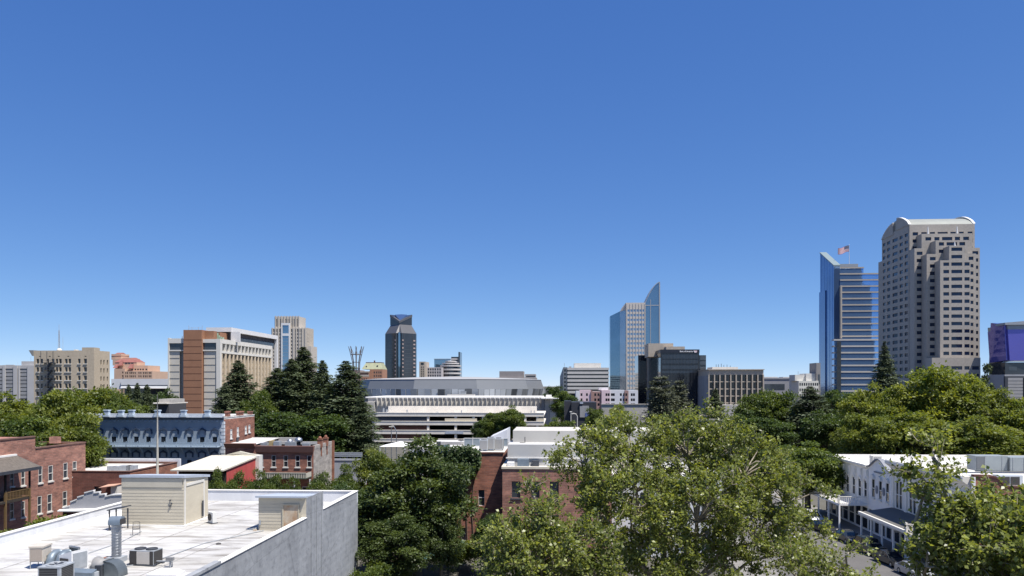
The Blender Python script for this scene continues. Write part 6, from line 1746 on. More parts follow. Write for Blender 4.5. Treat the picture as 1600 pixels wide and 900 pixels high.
# ---- teal awning stall under the centre trees
x, y, _ = at(688, 90)
aw = tag(empty('market_stall', (x, y, 0), -TH), 'teal awninged kiosk in the shade at the foot of the brick side wall', 'kiosk')
b = MB(); b.box(-2, 2.2, 0, 3, 0, 1.0); b.build('counter', DARK_WOOD, aw)
b = MB(); zq = CZ + (HY - 853) / F * 90
b.hull([(-2.3, -1.4, zq - 1.3), (2.6, -1.4, zq - 1.3), (2.6, 3, zq), (-2.3, 3, zq)], [(-2.3, -1.4, zq - 1.2), (2.6, -1.4, zq - 1.2), (2.6, 3, zq + .1), (-2.3, 3, zq + .1)]); b.build('awning', plain('teal_canvas', (0.12, 0.24, 0.22), .85, .1, 1), aw)
b = MB()
for a in (-2.1, 2.4): b.box(a - .06, a + .06, -1.2, -1.08, 0, zq - 1.2); b.box(a - .06, a + .06, 2.8, 2.92, 0, zq)
b.build('post', WHITE_PAINT, aw)
# ------------------------------------------------------------------ near left: the white roofed building we look down on
s = Site(559, 72.7)
rt = s.root('white_roof_building', 'near building with a wide white roof and streaked grey side wall', 'building')
WU, V0, ZR, ZP = 18.4, -44.0, 9.0, 10.1
mb = MB()
wall(mb, (0, V0, 0), R(90), -V0, ZR, (), mi=0); wall(mb, (0, 0, 0), R(180), WU, ZR, mi=1); wall(mb, (-WU, 0, 0), R(-90), -V0, ZR, mi=1); wall(mb, (-WU, V0, 0), 0, WU, ZR, mi=1)
vd0, vd1 = s.v(479), s.v(505)                       # the right hut is flush with the side wall between these
mb.box(-.3, 0, V0, vd0, ZR + .001, ZP - .05, 0); mb.box(-.3, 0, vd1, -.3, ZR + .001, ZP - .05, 0)
mb.box(-.02, 0, vd0, vd1, ZR + .001, 11.55, 0)
mb.box(-WU, 0, -.3, 0, ZR + .001, ZP - .05, 1); mb.box(-WU, -WU + .3, V0, -.3, ZR + .001, ZP - .05, 1)
for k in range(3): mb.box(.002, .05, vd0 + 1 + k * 1.3, vd0 + 1.03 + k * 1.3, 4, 11.4, 0)
mb.box(-.32, .06, V0, s.v(344), ZP - .049, ZP + .12, 0)
gm_, gnt, gb_ = newmat('weathered_grey_wall')
tc = N(gnt, 'ShaderNodeTexCoord')
def gnoise(scale, det, st, rough=.65):
    mp = N(gnt, 'ShaderNodeMapping'); mp.inputs['Scale'].default_value = st; gnt.links.new(tc.outputs['Object'], mp.inputs[0])
    n = N(gnt, 'ShaderNodeTexNoise'); n.inputs['Scale'].default_value = scale; n.inputs['Detail'].default_value = det; n.inputs['Roughness'].default_value = rough
    gnt.links.new(mp.outputs[0], n.inputs['Vector']); return n
def gramp(n, p0, c0, p1, c1):
    r_ = N(gnt, 'ShaderNodeValToRGB'); e_ = r_.color_ramp.elements; e_[0].position, e_[0].color, e_[1].position, e_[1].color = p0, c4(c0), p1, c4(c1)
    gnt.links.new(n.outputs[0], r_.inputs[0]); return r_
def gmix(a, b, mode, f):
    m_ = N(gnt, 'ShaderNodeMix', data_type='RGBA', blend_type=mode); m_.inputs[0].default_value = f
    gnt.links.new(a, m_.inputs[6]); gnt.links.new(b, m_.inputs[7]); return m_.outputs[2]
base_ = gramp(gnoise(.3, 8, (1, 1, .8)), .3, (.24, .252, .268), .7, (.39, .405, .425))
streak_ = gramp(gnoise(1.1, 6, (1, 1.0, .12), .75), .5, (.8, .8, .8), .72, (1.45, 1.45, 1.43))
spot_ = gramp(gnoise(2.2, 5, (1, .6, 1)), .34, (.6, .6, .62), .5, (1, 1, 1))
wv = N(gnt, 'ShaderNodeTexWave', wave_type='BANDS', bands_direction='Z'); wv.inputs['Scale'].default_value = .55; wv.inputs['Distortion'].default_value = 1.2; wv.inputs['Detail'].default_value = 3
gnt.links.new(tc.outputs['Object'], wv.inputs['Vector'])
course_ = gramp(wv, .0, (.93, .93, .93), .1, (1, 1, 1))
vo = N(gnt, 'ShaderNodeTexVoronoi', feature='DISTANCE_TO_EDGE'); vo.inputs['Scale'].default_value = .16
mpv = N(gnt, 'ShaderNodeMapping'); mpv.inputs['Scale'].default_value = (1, .55, 1.5); nz_ = gnoise(1.5, 4, (1, 1, 1))
adv = N(gnt, 'ShaderNodeMixRGB'); adv.inputs[0].default_value = .2; gnt.links.new(tc.outputs['Object'], mpv.inputs[0]); gnt.links.new(mpv.outputs[0], adv.inputs[1]); gnt.links.new(nz_.outputs[1], adv.inputs[2]); gnt.links.new(adv.outputs[0], vo.inputs['Vector'])
crack_ = gramp(vo, .0, (.45, .45, .46), .008, (1, 1, 1))
o_ = gmix(gmix(gmix(gmix(base_.outputs[0], streak_.outputs[0], 'MULTIPLY', .75), spot_.outputs[0], 'MULTIPLY', .6), course_.outputs[0], 'MULTIPLY', .35), crack_.outputs[0], 'MULTIPLY', .4)
gnt.links.new(o_, gb_.inputs['Base Color']); gb_.inputs['Roughness'].default_value = .85
gbp = N(gnt, 'ShaderNodeBump'); gbp.inputs['Strength'].default_value = .12; gbp.inputs['Distance'].default_value = .03; gnt.links.new(wv.outputs[0], gbp.inputs['Height']); gnt.links.new(gbp.outputs[0], gb_.inputs['Normal'])
GREY_STUCCO = gm_
mb.build('wall', [GREY_STUCCO, PARAPET_WHITE], rt)
cp = MB(); cp.box(-.36, .05, s.v(344), vd0, ZP - .048, ZP); cp.box(-.36, .05, vd1, .05, ZP - .048, ZP); cp.box(-WU - .05, -.361, -.36, .05, ZP - .048, ZP); cp.box(-WU - .05, -WU + .36, V0, -.361, ZP - .048, ZP); cp.build('coping', COPING, rt)
# roof membrane, gently uneven, with lapped seams
rm, rnt, rb = newmat('roof_membrane')
tc = N(rnt, 'ShaderNodeTexCoord'); mp = N(rnt, 'ShaderNodeMapping'); mp.inputs['Rotation'].default_value = (0, 0, R(-38)); mp.inputs['Scale'].default_value = (.22, 1.3, 1)
rnt.links.new(tc.outputs['Object'], mp.inputs[0])
n1 = N(rnt, 'ShaderNodeTexNoise'); n1.inputs['Scale'].default_value = 1.0; n1.inputs['Detail'].default_value = 9; n1.inputs['Roughness'].default_value = .68; n1.inputs['Distortion'].default_value = .6
rnt.links.new(mp.outputs[0], n1.inputs['Vector'])
rp = N(rnt, 'ShaderNodeValToRGB'); rp.color_ramp.elements[0].position = .36; rp.color_ramp.elements[0].color = (.24, .225, .205, 1); rp.color_ramp.elements[1].position = .53; rp.color_ramp.elements[1].color = (.47, .465, .45, 1)
rnt.links.new(n1.outputs[0], rp.inputs[0])
n3 = N(rnt, 'ShaderNodeTexNoise'); n3.inputs['Scale'].default_value = .22; n3.inputs['Detail'].default_value = 5; rnt.links.new(tc.outputs['Object'], n3.inputs['Vector'])
rp3 = N(rnt, 'ShaderNodeValToRGB'); rp3.color_ramp.elements[0].position = .35; rp3.color_ramp.elements[0].color = (.86, .84, .8, 1); rp3.color_ramp.elements[1].position = .6; rp3.color_ramp.elements[1].color = (1.06, 1.06, 1.06, 1)
rnt.links.new(n3.outputs[0], rp3.inputs[0])
mx = N(rnt, 'ShaderNodeMix', data_type='RGBA', blend_type='MULTIPLY'); mx.inputs[0].default_value = 1; rnt.links.new(rp.outputs[0], mx.inputs[6]); rnt.links.new(rp3.outputs[0], mx.inputs[7])
rnt.links.new(mx.outputs[2], rb.inputs['Base Color']); rb.inputs['Roughness'].default_value = .6
bp = N(rnt, 'ShaderNodeBump'); bp.inputs['Strength'].default_value = .6; bp.inputs['Distance'].default_value = .06; rnt.links.new(n1.outputs[0], bp.inputs['Height']); rnt.links.new(bp.outputs[0], rb.inputs['Normal'])
rfm = MB(); gx, gy = 24, 50
rr = random.Random(3)
hgt = [[.02 + .03 * math.sin(i * .7 + j * .35) * math.sin(j * .5) + rr.uniform(-.006, .006) for j in range(gy + 1)] for i in range(gx + 1)]
for i in range(gx):
    for j in range(gy):
        P = lambda a, b: (-WU + .3 + (WU - .6) * a / gx, V0 + .3 + (-V0 - .6) * b / gy, ZR + .06 + hgt[a][b] * (0 if a in (0, gx) or b in (0, gy) else 1))
        rfm.poly([P(i, j), P(i + 1, j), P(i + 1, j + 1), P(i, j + 1)])
rfm.build('roof', rm, rt, smooth=True)
sm = MB()
for k in range(3):
    x = -WU + 3.5 + k * 4.6
    sm.tube([(x, V0 + .5, ZR + .09), (x + .9, V0 / 2, ZR + .12), (x + 1.6, -.5, ZR + .09)], .014, 3, cap=False)
sm.build('roof_seam', plain('seam_grey', (0.42, 0.4, 0.37), .8, .2, 2), rt)
fl = MB()
for a in (-WU + .31,): fl.hull([(a, V0 + .4, ZR + .02), (a + .35, V0 + .4, ZR + .02), (a + .35, -.4, ZR + .02), (a, -.4, ZR + .02)], [(a, V0 + .4, ZR + .45), (a + .02, V0 + .4, ZR + .45), (a + .02, -.4, ZR + .45), (a, -.4, ZR + .45)])
fl.build('roof_upstand', WHITE_PAINT, rt)
pm = MB(); rr2 = random.Random(12)
for k in range(9):
    x, y = rr2.uniform(-WU + 2, -4), rr2.uniform(-30, -3); a, b = rr2.uniform(.5, 1.6), rr2.uniform(.4, 1.0)
    pm.hull([(x, y, ZR + .06), (x + a, y + .1, ZR + .06), (x + a, y + b, ZR + .06), (x, y + b - .1, ZR + .06)], [(x, y, ZR + .098), (x + a, y + .1, ZR + .098), (x + a, y + b, ZR + .098), (x, y + b - .1, ZR + .098)])
each(pm, 'roof_patch', plain('patch_white', (.42, .415, .4), .7, .1, 2), rt)
cd = MB(); cd.tube([(-3.2, vd0 - .2, ZR + .12), (-5.5, vd0 - 5, ZR + .13), (-6.2, vd0 - 11, ZR + .12), (-8.2, vd0 - 13, ZR + .13)], .03, 5); cd.tube([(-12.2, -16, ZR + .13), (-11.5, -20, ZR + .12), (-11.7, -25.5, ZR + .13)], .025, 5)
each(cd, 'roof_conduit', GREY_METAL, rt)
dn_ = MB()
for x, y in ((-6.5, -6.5), (-10.5, -22), (-4.5, -20)): dn_.lathe([(.01, ZR + .16), (.16, ZR + .14), (.2, ZR + .06)], (x, y), 10)
each(dn_, 'roof_drain', DARK_GRILLE, rt)
# big beige hut
h = MB(); v0 = s.local(287, 60)[1]; u1 = s.u(287, v0); u0 = s.u(190, v0); v1 = s.v(325, u1)
zt = s.z(742.5, u1, v0)
h.hull([(u0, v0, ZR), (u1, v0, ZR), (u1, v1, ZR), (u0, v1, ZR)], [(u0, v0, zt - .22), (u1, v0, zt - .22), (u1, v1, zt - .65), (u0, v1, zt - .65)])
hut = h.build('roof_hut', BEIGE_SIDING, rt)
sd = MB()
for k in range(13): sd.box(u0 - .01, u1 + .01, v0 - .012, v0 - .003, ZR + .35 + k * .25, ZR + .365 + k * .25)
sd.build('siding_lap', plain('siding_shadow_gap', (0.46, 0.415, 0.325), .8, .1, 1), hut)
sl_ = .43
ed = MB(); ed.hull([(u0 - .12, v0 - .14, zt - .2), (u1 + .12, v0 - .14, zt - .2), (u1 + .12, v1 + .12, zt - .2 - sl_), (u0 - .12, v1 + .12, zt - .2 - sl_)], [(u0 - .12, v0 - .14, zt), (u1 + .12, v0 - .14, zt), (u1 + .12, v1 + .12, zt - sl_), (u0 - .12, v1 + .12, zt - sl_)]); ed.build('roof_edge', plain('blue_grey_edge', (0.36, 0.4, 0.46), .6, .1, 1), hut)
pn = MB(); pn.box(u0 + .02, u1 - .1, v0 - .05, v0 - .036, zt - .95, zt - .26); pn.build('top_panel', plain('beige_panel_dull', (0.42, 0.39, 0.32), .8, .06, 1), hut)
tr = MB()
tr.box(u1 + .003, u1 + .07, v0 + .05, v0 + .2, ZR, zt - .26); tr.box(u1 + .003, u1 + .07, v1 - .9, v1 - .75, ZR, zt - .9); tr.box(u1 + .003, u1 + .05, v0 + .4, v1 - .75, zt - .9, zt - .7); tr.build('trim', OFF_WHITE, hut)
kb = MB(); kb.box(u0 - .05, u1 + .25, v0 - .2, v0 - .04, ZR, ZR + .14); kb.box(u1 + .04, u1 + .2, v0 - .04, v1, ZR, ZR + .14); kb.build('base_curb', WHITE_PAINT, hut)
fx = MB()
for a, b in ((.78, 2.0), (.8, 1.75), (.775, 1.55)): fx.box(u0 + (u1 - u0) * a, u0 + (u1 - u0) * a + .1, v0 - .12, v0 - .036, ZR + b, ZR + b + .12)
fx.box(u1 + .071, u1 + .16, v1 - 1.25, v1 - 1.1, ZR + .3, ZR + 1.6); fx.build('wall_fitting', DARK_TRIM, hut)
# right hut with the rust streaked door
h = MB(); u0r, vf = s.u(404, vd0), vd0; zt2 = 11.72
h.hull([(u0r, vf, ZR), (-.021, vf, ZR), (-.021, vd1, ZR), (u0r, vd1, ZR)], [(u0r, vf, zt2 - .16), (-.021, vf, zt2 - .16), (-.021, vd1, zt2 - .6), (u0r, vd1, zt2 - .6)])
hut2 = h.build('roof_hut', BEIGE_SIDING, rt)
ed = MB(); ed.hull([(u0r - .15, vf - .3, zt2 - .13), (-.025, vf - .3, zt2 - .13), (-.025, vd1 + .1, zt2 - .58), (u0r - .15, vd1 + .1, zt2 - .58)], [(u0r - .15, vf - .3, zt2), (-.025, vf - .3, zt2), (-.025, vd1 + .1, zt2 - .42), (u0r - .15, vd1 + .1, zt2 - .42)]); ed.build('roof_edge', plain('blue_grey_edge', (0.36, 0.4, 0.46), .6, .1, 1), hut2)
dr = MB(); da, db = s.u(443.5, vf), s.u(466, vf); dr.box(da, db, vf - .05, vf - .003, ZR + .05, ZR + 2.0); dr.build('door', RUST, hut2)
fr = MB(); fr.box(da - .1, da, vf - .08, vf - .003, ZR, ZR + 2.1); fr.box(db, db + .1, vf - .08, vf - .003, ZR, ZR + 2.1); fr.box(da, db, vf - .08, vf - .003, ZR + 2.001, ZR + 2.1); fr.build('door_frame', plain('pale_rust_frame', (0.45, 0.4, 0.3), .8, .15, 2), hut2)
sd = MB()
for k in range(8): sd.box(u0r - .01, da - .12, vf - .012, vf - .003, ZR + .3 + k * .25, ZR + .32 + k * .25)
sd.build('siding_lap', plain('siding_shadow_gap', (0.36, 0.32, 0.25), .8, .1, 1), hut2)
fx = MB(); fx.box(u0r + .05, u0r + .2, vf - .1, vf - .031, ZR + .5, ZR + .85); fx.build('wall_fitting', GREY_METAL, hut2)

# ---- plant on the near roof
def roofspot(px, D): 
    x, y, _ = at(px, D); return (x, y, ZR + .07)
def thing(name, label, cat, px, D, group=None, rz=-TH): return tag(empty(name, roofspot(px, D), rz), label, cat, group)
# tan cooler on legs
t = thing('evaporative_cooler', 'tan box cooler on thin legs at the far left of the roof plant', 'cooler', 57, 45.8, rz=R(4)); t.scale = (.74, .8, .84)
b = MB(); b.box(-.55, .5, 0, 1.2, .5, 1.5); b.box(-.6, .55, -.05, 1.25, 1.502, 1.62); b.build('casing', TAN_METAL, t)
b = MB(); b.box(-.47, .42, -.03, -.003, .6, 1.42); 
b.build('grille', plain('tan_louvre', (0.33, 0.28, 0.235), .7, .12, 6, (6, 1, 1)), t)
for a in (-.53, .44):
    for c in (.02, 1.12): b = MB(); b.box(a, a + .05, c, c + .05, 0, .499); b.build('leg', GREY_METAL, t)
b = MB(); b.box(-.7, .65, -.1, 1.3, -.06, -.002); b.build('pad', plain('pad_grey', (.3, .3, .31), .9, .1, 1), t)
# pair of round ducts behind
t = thing('curved_duct', 'pair of stubby blue grey curved ducts between the tan cooler and white fan box', 'duct', 84, 46.2); t.scale = (.85, .85, .8)
for k, x in enumerate((-.25, .45)):
    b = MB(); b.tube([(x, .9, .9), (x, .55, .95), (x, .2, .82), (x, 0, .5), (x, 0, 0)], [.3] * 5, 12); b.build('elbow', BLUE_METAL, t, True)
b = MB(); b.box(-.7, -.52, 0, .5, 0, .9); b.build('bracket', DARK_TRIM, t)
# white fan box
t = thing('fan_housing', 'white sloping fan box with dark louvre beside the curved ducts', 'fan', 103, 44.6, rz=R(-22))
b = MB(); b.slab_y([(-.55, .15), (.45, .15), (.45, 1.35), (-.55, 1.05)], 0, 1.1); b.build('casing', WHITE_PAINT, t)
b = MB(); b.box(-.47, .2, -.04, -.003, .3, .9); b.build('louvre', DARK_GRILLE, t)
b = MB(); b.box(.452, .49, .1, 1.0, .3, 1.2); b.build('side_panel', GREY_METAL, t)
b = MB()
for a in (-.5, .36):
    for c in (.02, 1.0): b.box(a, a + .07, c, c + .07, 0, .149)
b.build('foot', GREY_METAL, t)
# upright dark filter panel
t = thing('filter_panel', 'upright dark louvred panel in a pale frame behind the white fan box', 'panel', 115, 47, rz=R(-30))
b = MB(); b.box(-.5, -.42, 0, .12, 0, 1.1); b.box(.42, .5, 0, .12, 0, 1.1); b.box(-.42, .42, 0, .12, 1.02, 1.1); b.box(-.42, .42, 0, .12, 0, .1); b.build('frame', GALV, t)
b = MB(); b.box(-.419, .419, .02, .1, .1, 1.02); b.build('panel', plain('dark_teal_panel', (.05, .075, .08), .5, .2, 3), t)
# large dark condenser in front
t = thing('large_condenser', 'large dark grey condenser with louvred sides and a round top fan at the bottom edge', 'condenser', 76, 41.2, rz=-TH); t.scale = (.64, .8, .76)
b = MB(); b.box(-.95, -.85, 0, .1, 0, 1.5); b.box(.75, .95, 0, .2, 0, 1.5); b.box(-.95, -.85, 1.5, 1.6, 0, 1.5); b.box(.85, .95, 1.5, 1.6, 0, 1.5); b.box(-.97, .97, -.02, 1.62, 1.502, 1.6); b.box(-.95, .95, 0, 1.6, 0, .1); b.build('frame', GREY_METAL, t)
b = MB(); b.box(-.85, .75, .03, 1.57, .1, 1.5); b.box(-.92, .92, .21, 1.49, .101, 1.499); b.build('coil_louvre', DARK_GRILLE, t)
b = MB()
for k in range(11): b.box(-.849, .749, 0, .028, .16 + .12 * k, .19 + .12 * k); b.box(.921, .945, .21, 1.49, .16 + .12 * k, .19 + .12 * k)
b.build('louvre', plain('louvre_grey', (.1, .1, .1), .6, .1, 3), t)
b = MB(); b.lathe([(.72, 1.602), (.72, 1.66), (.64, 1.68), (.6, 1.61), (.01, 1.6)], (0, .8), 24); b.build('fan_ring', GREY_METAL, t)
b = MB()
for k in range(6): b.hull([(0, .8, 1.62), (.55 * math.cos(k * 1.05), .8 + .55 * math.sin(k * 1.05), 1.62), (.55 * math.cos(k * 1.05 + .5), .8 + .55 * math.sin(k * 1.05 + .5), 1.65)], [(0, .8, 1.63), (.55 * math.cos(k * 1.05), .8 + .55 * math.sin(k * 1.05), 1.63), (.55 * math.cos(k * 1.05 + .5), .8 + .55 * math.sin(k * 1.05 + .5), 1.66)])
b.build('fan', DARK_TRIM, t)
# upright exhaust duct with hood
t = thing('exhaust_duct', 'tall galvanised round exhaust duct with a curved hood', 'duct', 182, 47.6)
b = MB(); b.lathe([(.28, 0), (.28, 2.35)], n=20); b.build('shaft', GALV, t, True)
b = MB()
for k in range(13): b.lathe([(.285, .12 + k * .18), (.3, .14 + k * .18), (.285, .16 + k * .18)], n=20)
b.build('seam_ring', GALV, t, True)
b = MB(); b.slab_x([(-.36, 2.36), (.36, 2.36)] + [(.36 * math.cos(a), 2.5 + .36 * math.sin(a)) for a in lin(0, math.pi, 12)], -.34, .4); b.build('hood', BLUE_METAL, t)
b = MB(); b.box(.401, .42, -.3, .3, 2.4, 2.72); b.build('hood_opening', DARK_GRILLE, t)
b = MB(); b.box(-.45, .45, -.45, .45, 0, .35); b.build('base_curb', GREY_METAL, t)
b = MB(); b.box(-.8, -.45, -.2, .3, 0, .3); b.build('rust_box', plain('rust_brown', (.2, .09, .06), .8, .2, 2), t)
# blower with round elbow
t = thing('blower', 'grey rounded blower scroll joined to a tan elbow in front of the tall duct', 'blower', 168, 44.2, rz=R(-10))
pr = [(-.1, 0), (.85, 0)] + [(.85 - .75 + .75 * math.cos(a), .75 * math.sin(a) + .12) for a in lin(.15, math.pi * .62, 10)] + [(-.1, .9)]
b = MB(); b.slab_y(pr, -.2, .6); b.build('scroll', plain('slate_metal', (.13, .15, .16), .45, .15, 2, metal=.4), t)
b = MB(); b.tube([(-.15, .2, .45), (-.5, .2, .5), (-.8, .25, .62), (-.95, .35, .4), (-.95, .4, 0)], [.36, .4, .42, .4, .38], 16); b.build('elbow', plain('tan_galv', (.42, .4, .36), .45, .15, 2, metal=.4), t, True)
b = MB(); b.box(-.55, -.15, -.35, -.05, .0, .65); b.box(-.1, .9, -.25, .65, -.05, -.002); b.build('motor_mount', DARK_TRIM, t)
b = MB(); b.lathe([(.2, .0), (.2, .35), (.01, .36)], (-.35, -.55), 12); b.build('motor', GREY_METAL, t)
b = MB(); b.slab_x([(-.9, .06), (-.5, .06), (-.5, .5), (-.9, .35)], -1.7, -.3); b.build('cover', BLUE_METAL, t)
# condenser right
t = thing('condenser', 'grey condenser with pale front panel and twin top fans right of the tall duct', 'condenser', 221, 46.6, rz=R(-8))
b = MB(); b.box(-.78, .78, 0, .95, .08, .92); b.build('casing', GREY_METAL, t)
b = MB(); b.box(-.3, .55, -.04, -.003, .12, .86); b.build('front_panel', plain('pale_taupe', (.46, .43, .39), .6, .06, 2), t)
b = MB(); b.box(-.76, -.32, -.05, -.003, .1, .9); b.box(.57, .76, -.05, -.003, .1, .9); b.box(.782, .81, .05, .9, .12, .88); each(b, 'coil_guard', DARK_GRILLE, t)
for a in (-.38, .38): b = MB(); b.lathe([(.34, .922), (.34, 1.0), (.3, 1.01), (.28, .95), (.01, .94)], (a, .48), 16); b.build('fan_ring', DARK_TRIM, t)
b = MB(); b.box(-.9, -.79, .1, .4, .3, .7); b.build('control_box', WHITE_PAINT, t)
b = MB(); b.box(-.9, .9, -.1, .15, -.03, .078); b.box(-.9, .9, .8, 1.0, -.03, .078); b.build('skid', DARK_TRIM, t)
b = MB(); b.tube([(.8, .3, .25), (1.4, .2, .3), (1.95, .1, .3), (1.95, .1, 0)], .045, 6); b.build('pipe', GREY_METAL, t)
t = thing('pipe_stand', 'small pipe stand with a box head beside the grey condenser', 'pipe stand', 266, 46.2)
b = MB(); b.tube([(0, 0, 0), (0, 0, .42)], .05, 6); b.tube([(-.12, 0, 0), (.02, 0, .25)], .03, 5); b.build('post', GREY_METAL, t)
b = MB(); b.box(-.24, .2, -.1, .12, .42, .62); b.build('head', plain('dull_steel', (.2, .2, .2), .6, .1, 1), t)
t = thing('skylight_curb', 'low white skylight curb at the bottom edge of the roof', 'skylight', 262, 44.2)
b = MB(); b.box(-.95, .8, -.6, .5, 0, .22); b.build('curb', WHITE_PAINT, t)
b = MB(); b.hull([(-.88, -.53, .222), (.73, -.53, .222), (.73, .43, .222), (-.88, .43, .222)], [(-.6, -.3, .36), (.5, -.3, .36), (.5, .25, .36), (-.6, .25, .36)]); b.build('dome', plain('milky_dome', (.62, .61, .57), .3, .05, 1), t)
# mini split unit by the big hut
t = thing('split_unit', 'small pale split unit at the right foot of the big beige hut', 'condenser', 328.5, 61, rz=R(-40))
b = MB(); b.box(-.38, .38, 0, .34, .08, .9); b.build('casing', plain('pale_unit', (.6, .6, .58), .5, .05, 2), t)
b = MB(); b.lathe([(.01, -.012), (.26, -.012), (.29, 0)], n=18); o = b.build('fan_guard', DARK_GRILLE, t); o.rotation_euler = (R(90), 0, 0); o.location = (-.08, -.02, .5)
o.data.transform(Matrix.Translation((0, 0, .0)))
b = MB(); b.box(-.42, .42, -.1, .42, 0, .078); b.build('base', DARK_TRIM, t)
t = thing('pipe_flashing', 'flat dark flashing piece lying on the roof left of the rust streaked door', 'flashing', 395, 58.2)
b = MB(); b.hull([(-.55, -.1, 0), (.3, -.2, 0), (.35, .1, 0), (-.1, .2, 0)], [(-.5, -.1, .06), (.25, -.2, .2), (.3, .1, .2), (-.1, .2, .1)]); b.build('sheet', GREY_METAL, t)
b = MB(); b.box(.15, .4, -.35, -.21, 0, .12); b.build('block', RUST, t)
# wire chair
t = thing('wire_chair', 'small wire garden chair standing in front of the big beige hut', 'chair', 213, 56.2, rz=R(24))
b = MB()
for a in (-.24, .24): b.tube([(a, -.22, 0), (a, -.2, .45), (a, -.24, .65), (a, .2, .67)], .014, 5)
for a in (-.24, .24): b.tube([(a, .27, 0), (a, .2, .45), (a * .95, .3, .92)], .014, 5)
b.tube([(-.23, .3, .92), (0, .33, .98), (.23, .3, .92)], .014, 5); b.build('frame', DARK_TRIM, t)
b = MB()
for k in range(7): b.box(-.24 + .08 * k - .006, -.24 + .08 * k + .006, -.2, .2, .44, .452)
for k in range(5): b.box(-.24, .24, -.2 + .1 * k - .006, -.2 + .1 * k + .006, .4525, .463)
b.build('seat', DARK_TRIM, t)
b = MB()
for k in range(6): b.tube([(-.2 + .08 * k, .21, .46), (-.2 + .08 * k, .31, .93)], .008, 4)
b.build('backrest', DARK_TRIM, t)
# dark frame built in place of the angled dark shade left of the hut
t = thing('shade_frame', 'open dark frame standing in for the angled shade left of the big beige hut', 'frame', 178, 58)
b = MB()
for x, y in ((-.42, 0), (-.42, .9), (.5, .9)): b.box(x, x + .08, y, y + .08, 0, 1.55)
b.hull([(-.5, -.1, 1.5), (.75, -.1, 1.72), (.75, 1.05, 1.72), (-.5, 1.05, 1.5)], [(-.5, -.1, 1.58), (.75, -.1, 1.8), (.75, 1.05, 1.8), (-.5, 1.05, 1.58)]); b.box(-.55, .7, -.05, 1.0, -.05, 0); b.build('frame', DARK_TRIM, t)
# flag mast behind the hut
x, y, _ = at(246, 68)
t = tag(empty('mast', (x, y, ZR + .07), 0), 'tall bare tapering mast rising behind the big beige hut', 'mast')
hh = CZ + (HY - 617) / F * 68 - ZR
b = MB(); b.tube([(0, 0, 0), (0, 0, hh * .45), (0, 0, hh * .75), (0, 0, hh)], [.14, .1, .06, .025], 10); b.build('pole', plain('weathered_pole', (.36, .34, .29), .8, .2, 1), t, True)
b = MB(); b.lathe([(.3, 0), (.3, .2), (.2, .3)], n=10); b.build('base_collar', DARK_TRIM, t)

# ------------------------------------------------------------------ right: the street with white Victorian fronts
s = Site(1394, 97.6)
def strip(name, u0, u1, v0, v1, z, mat):
    pts = [s.w(u0, v0), s.w(u1, v0), s.w(u1, v1), s.w(u0, v1)]
    mb = MB(); mb.poly([(x - s.x, y - s.y, z) for x, y in pts]); return tag(mb.build(name, mat, None, False, (s.x, s.y, 0)), kind='structure')
strip('road', -19, -4.0, -90, 160, .004, ASPHALT)
KB = plain('kerb_stone', (.2, .195, .185), .9, .1, 1)
mb = MB(); mb.box(-4.0, -3.85, -90, 160, 0, .14); mb.box(-19.15, -19, -90, 160, 0, .14); tag(mb.build('kerb', KB, None, False, (s.x, s.y, 0), -TH), kind='structure')
mb = MB(); mb.box(-3.849, 0, -90, 160, 0, .135); mb.box(-23, -19.151, -90, 160, 0, .135); tag(mb.build('pavement', PAVING, None, False, (s.x, s.y, 0), -TH), kind='structure')
VW = plain('victorian_white', (.8, .77, .71), .8, .07, .6); VW2 = plain('victorian_cool_white', (.8, .78, .74), .8, .05, .6); VC = plain('victorian_cream_white', (.77, .73, .64), .8, .07, .6)
LOWH = lambda L, n: [(L * (k + .07) / n, L * (k + .93) / n, .3, 3.35) for k in range(n)]  # shop openings, widened so dark glass carries the deep shade under the awning
def leftface(v0, v1): return (0, v1, 0)
# A: arched windows, balcony
vA0, vA1 = s.v(1357), 24.0
rA = s.root('white_arcade_building', 'white Victorian building with round arched windows and a balcony on posts', 'building')
mb = MB(); ws = Windows(rA, [VC, WIN_DARK], 'shade', .09); LA = vA1 - vA0
vs_ = [s.v(p) for p in (1352.7, 1343.6, 1334.4, 1324.9, 1316.7, 1309, 1302)]
hs = [(vA1 - v - .5, vA1 - v + .5, 4.5, 7.0) for v in vs_ if v + .5 < vA1] + LOWH(LA, 7)
shell(mb, 26, LA, 0, 8.6, (), (), hs, .1, 0, vA0, mtop=1); ws.add((0, vA1, 0), R(-90), hs)
parapet(mb, 26, LA, 8.602, 9.2, .3, 0, vA0)
mb.build('wall', [VW, WHITE_ROOF], rA); ws.flush()
co = MB(); co.slab_y([(-.45, 8.95), (-.01, 8.6), (-.01, 9.22), (-.45, 9.22)], vA0 + .02, vA1 + .2); co.build('cornice', VC, rA)
bk = MB()
for v in vs_:
    for q in (v - .85,): bk.box(-.3, -.004, q - .1, q + .1, 7.6, 8.5); bk.box(-.14, -.004, q - .07, q + .07, 4.4, 7.6)
each(bk, 'bracket', VC, rA)
ah = MB()
for v in vs_:
    o_ = [(v + .66 * math.cos(t), 6.7 + .66 * math.sin(t)) for t in lin(0, math.pi, 9)]; i_ = [(v + .44 * math.cos(t), 6.7 + .44 * math.sin(t)) for t in lin(0, math.pi, 9)]
    for a, b, c, d in zip(o_, o_[1:], i_[1:], i_): ah.hull([(-.14, *a), (-.14, *b), (-.14, *c), (-.14, *d)], [(-.003, *a), (-.003, *b), (-.003, *c), (-.003, *d)])
    for a, b in zip(i_, i_[1:]):
        m = (v - .45 if (a[0] + b[0]) / 2 < v else v + .45)
        ah.poly([(-.006, *a), (-.006, *b), (-.006, m, 7.05)])
ah.build('window_arch', VC, rA)
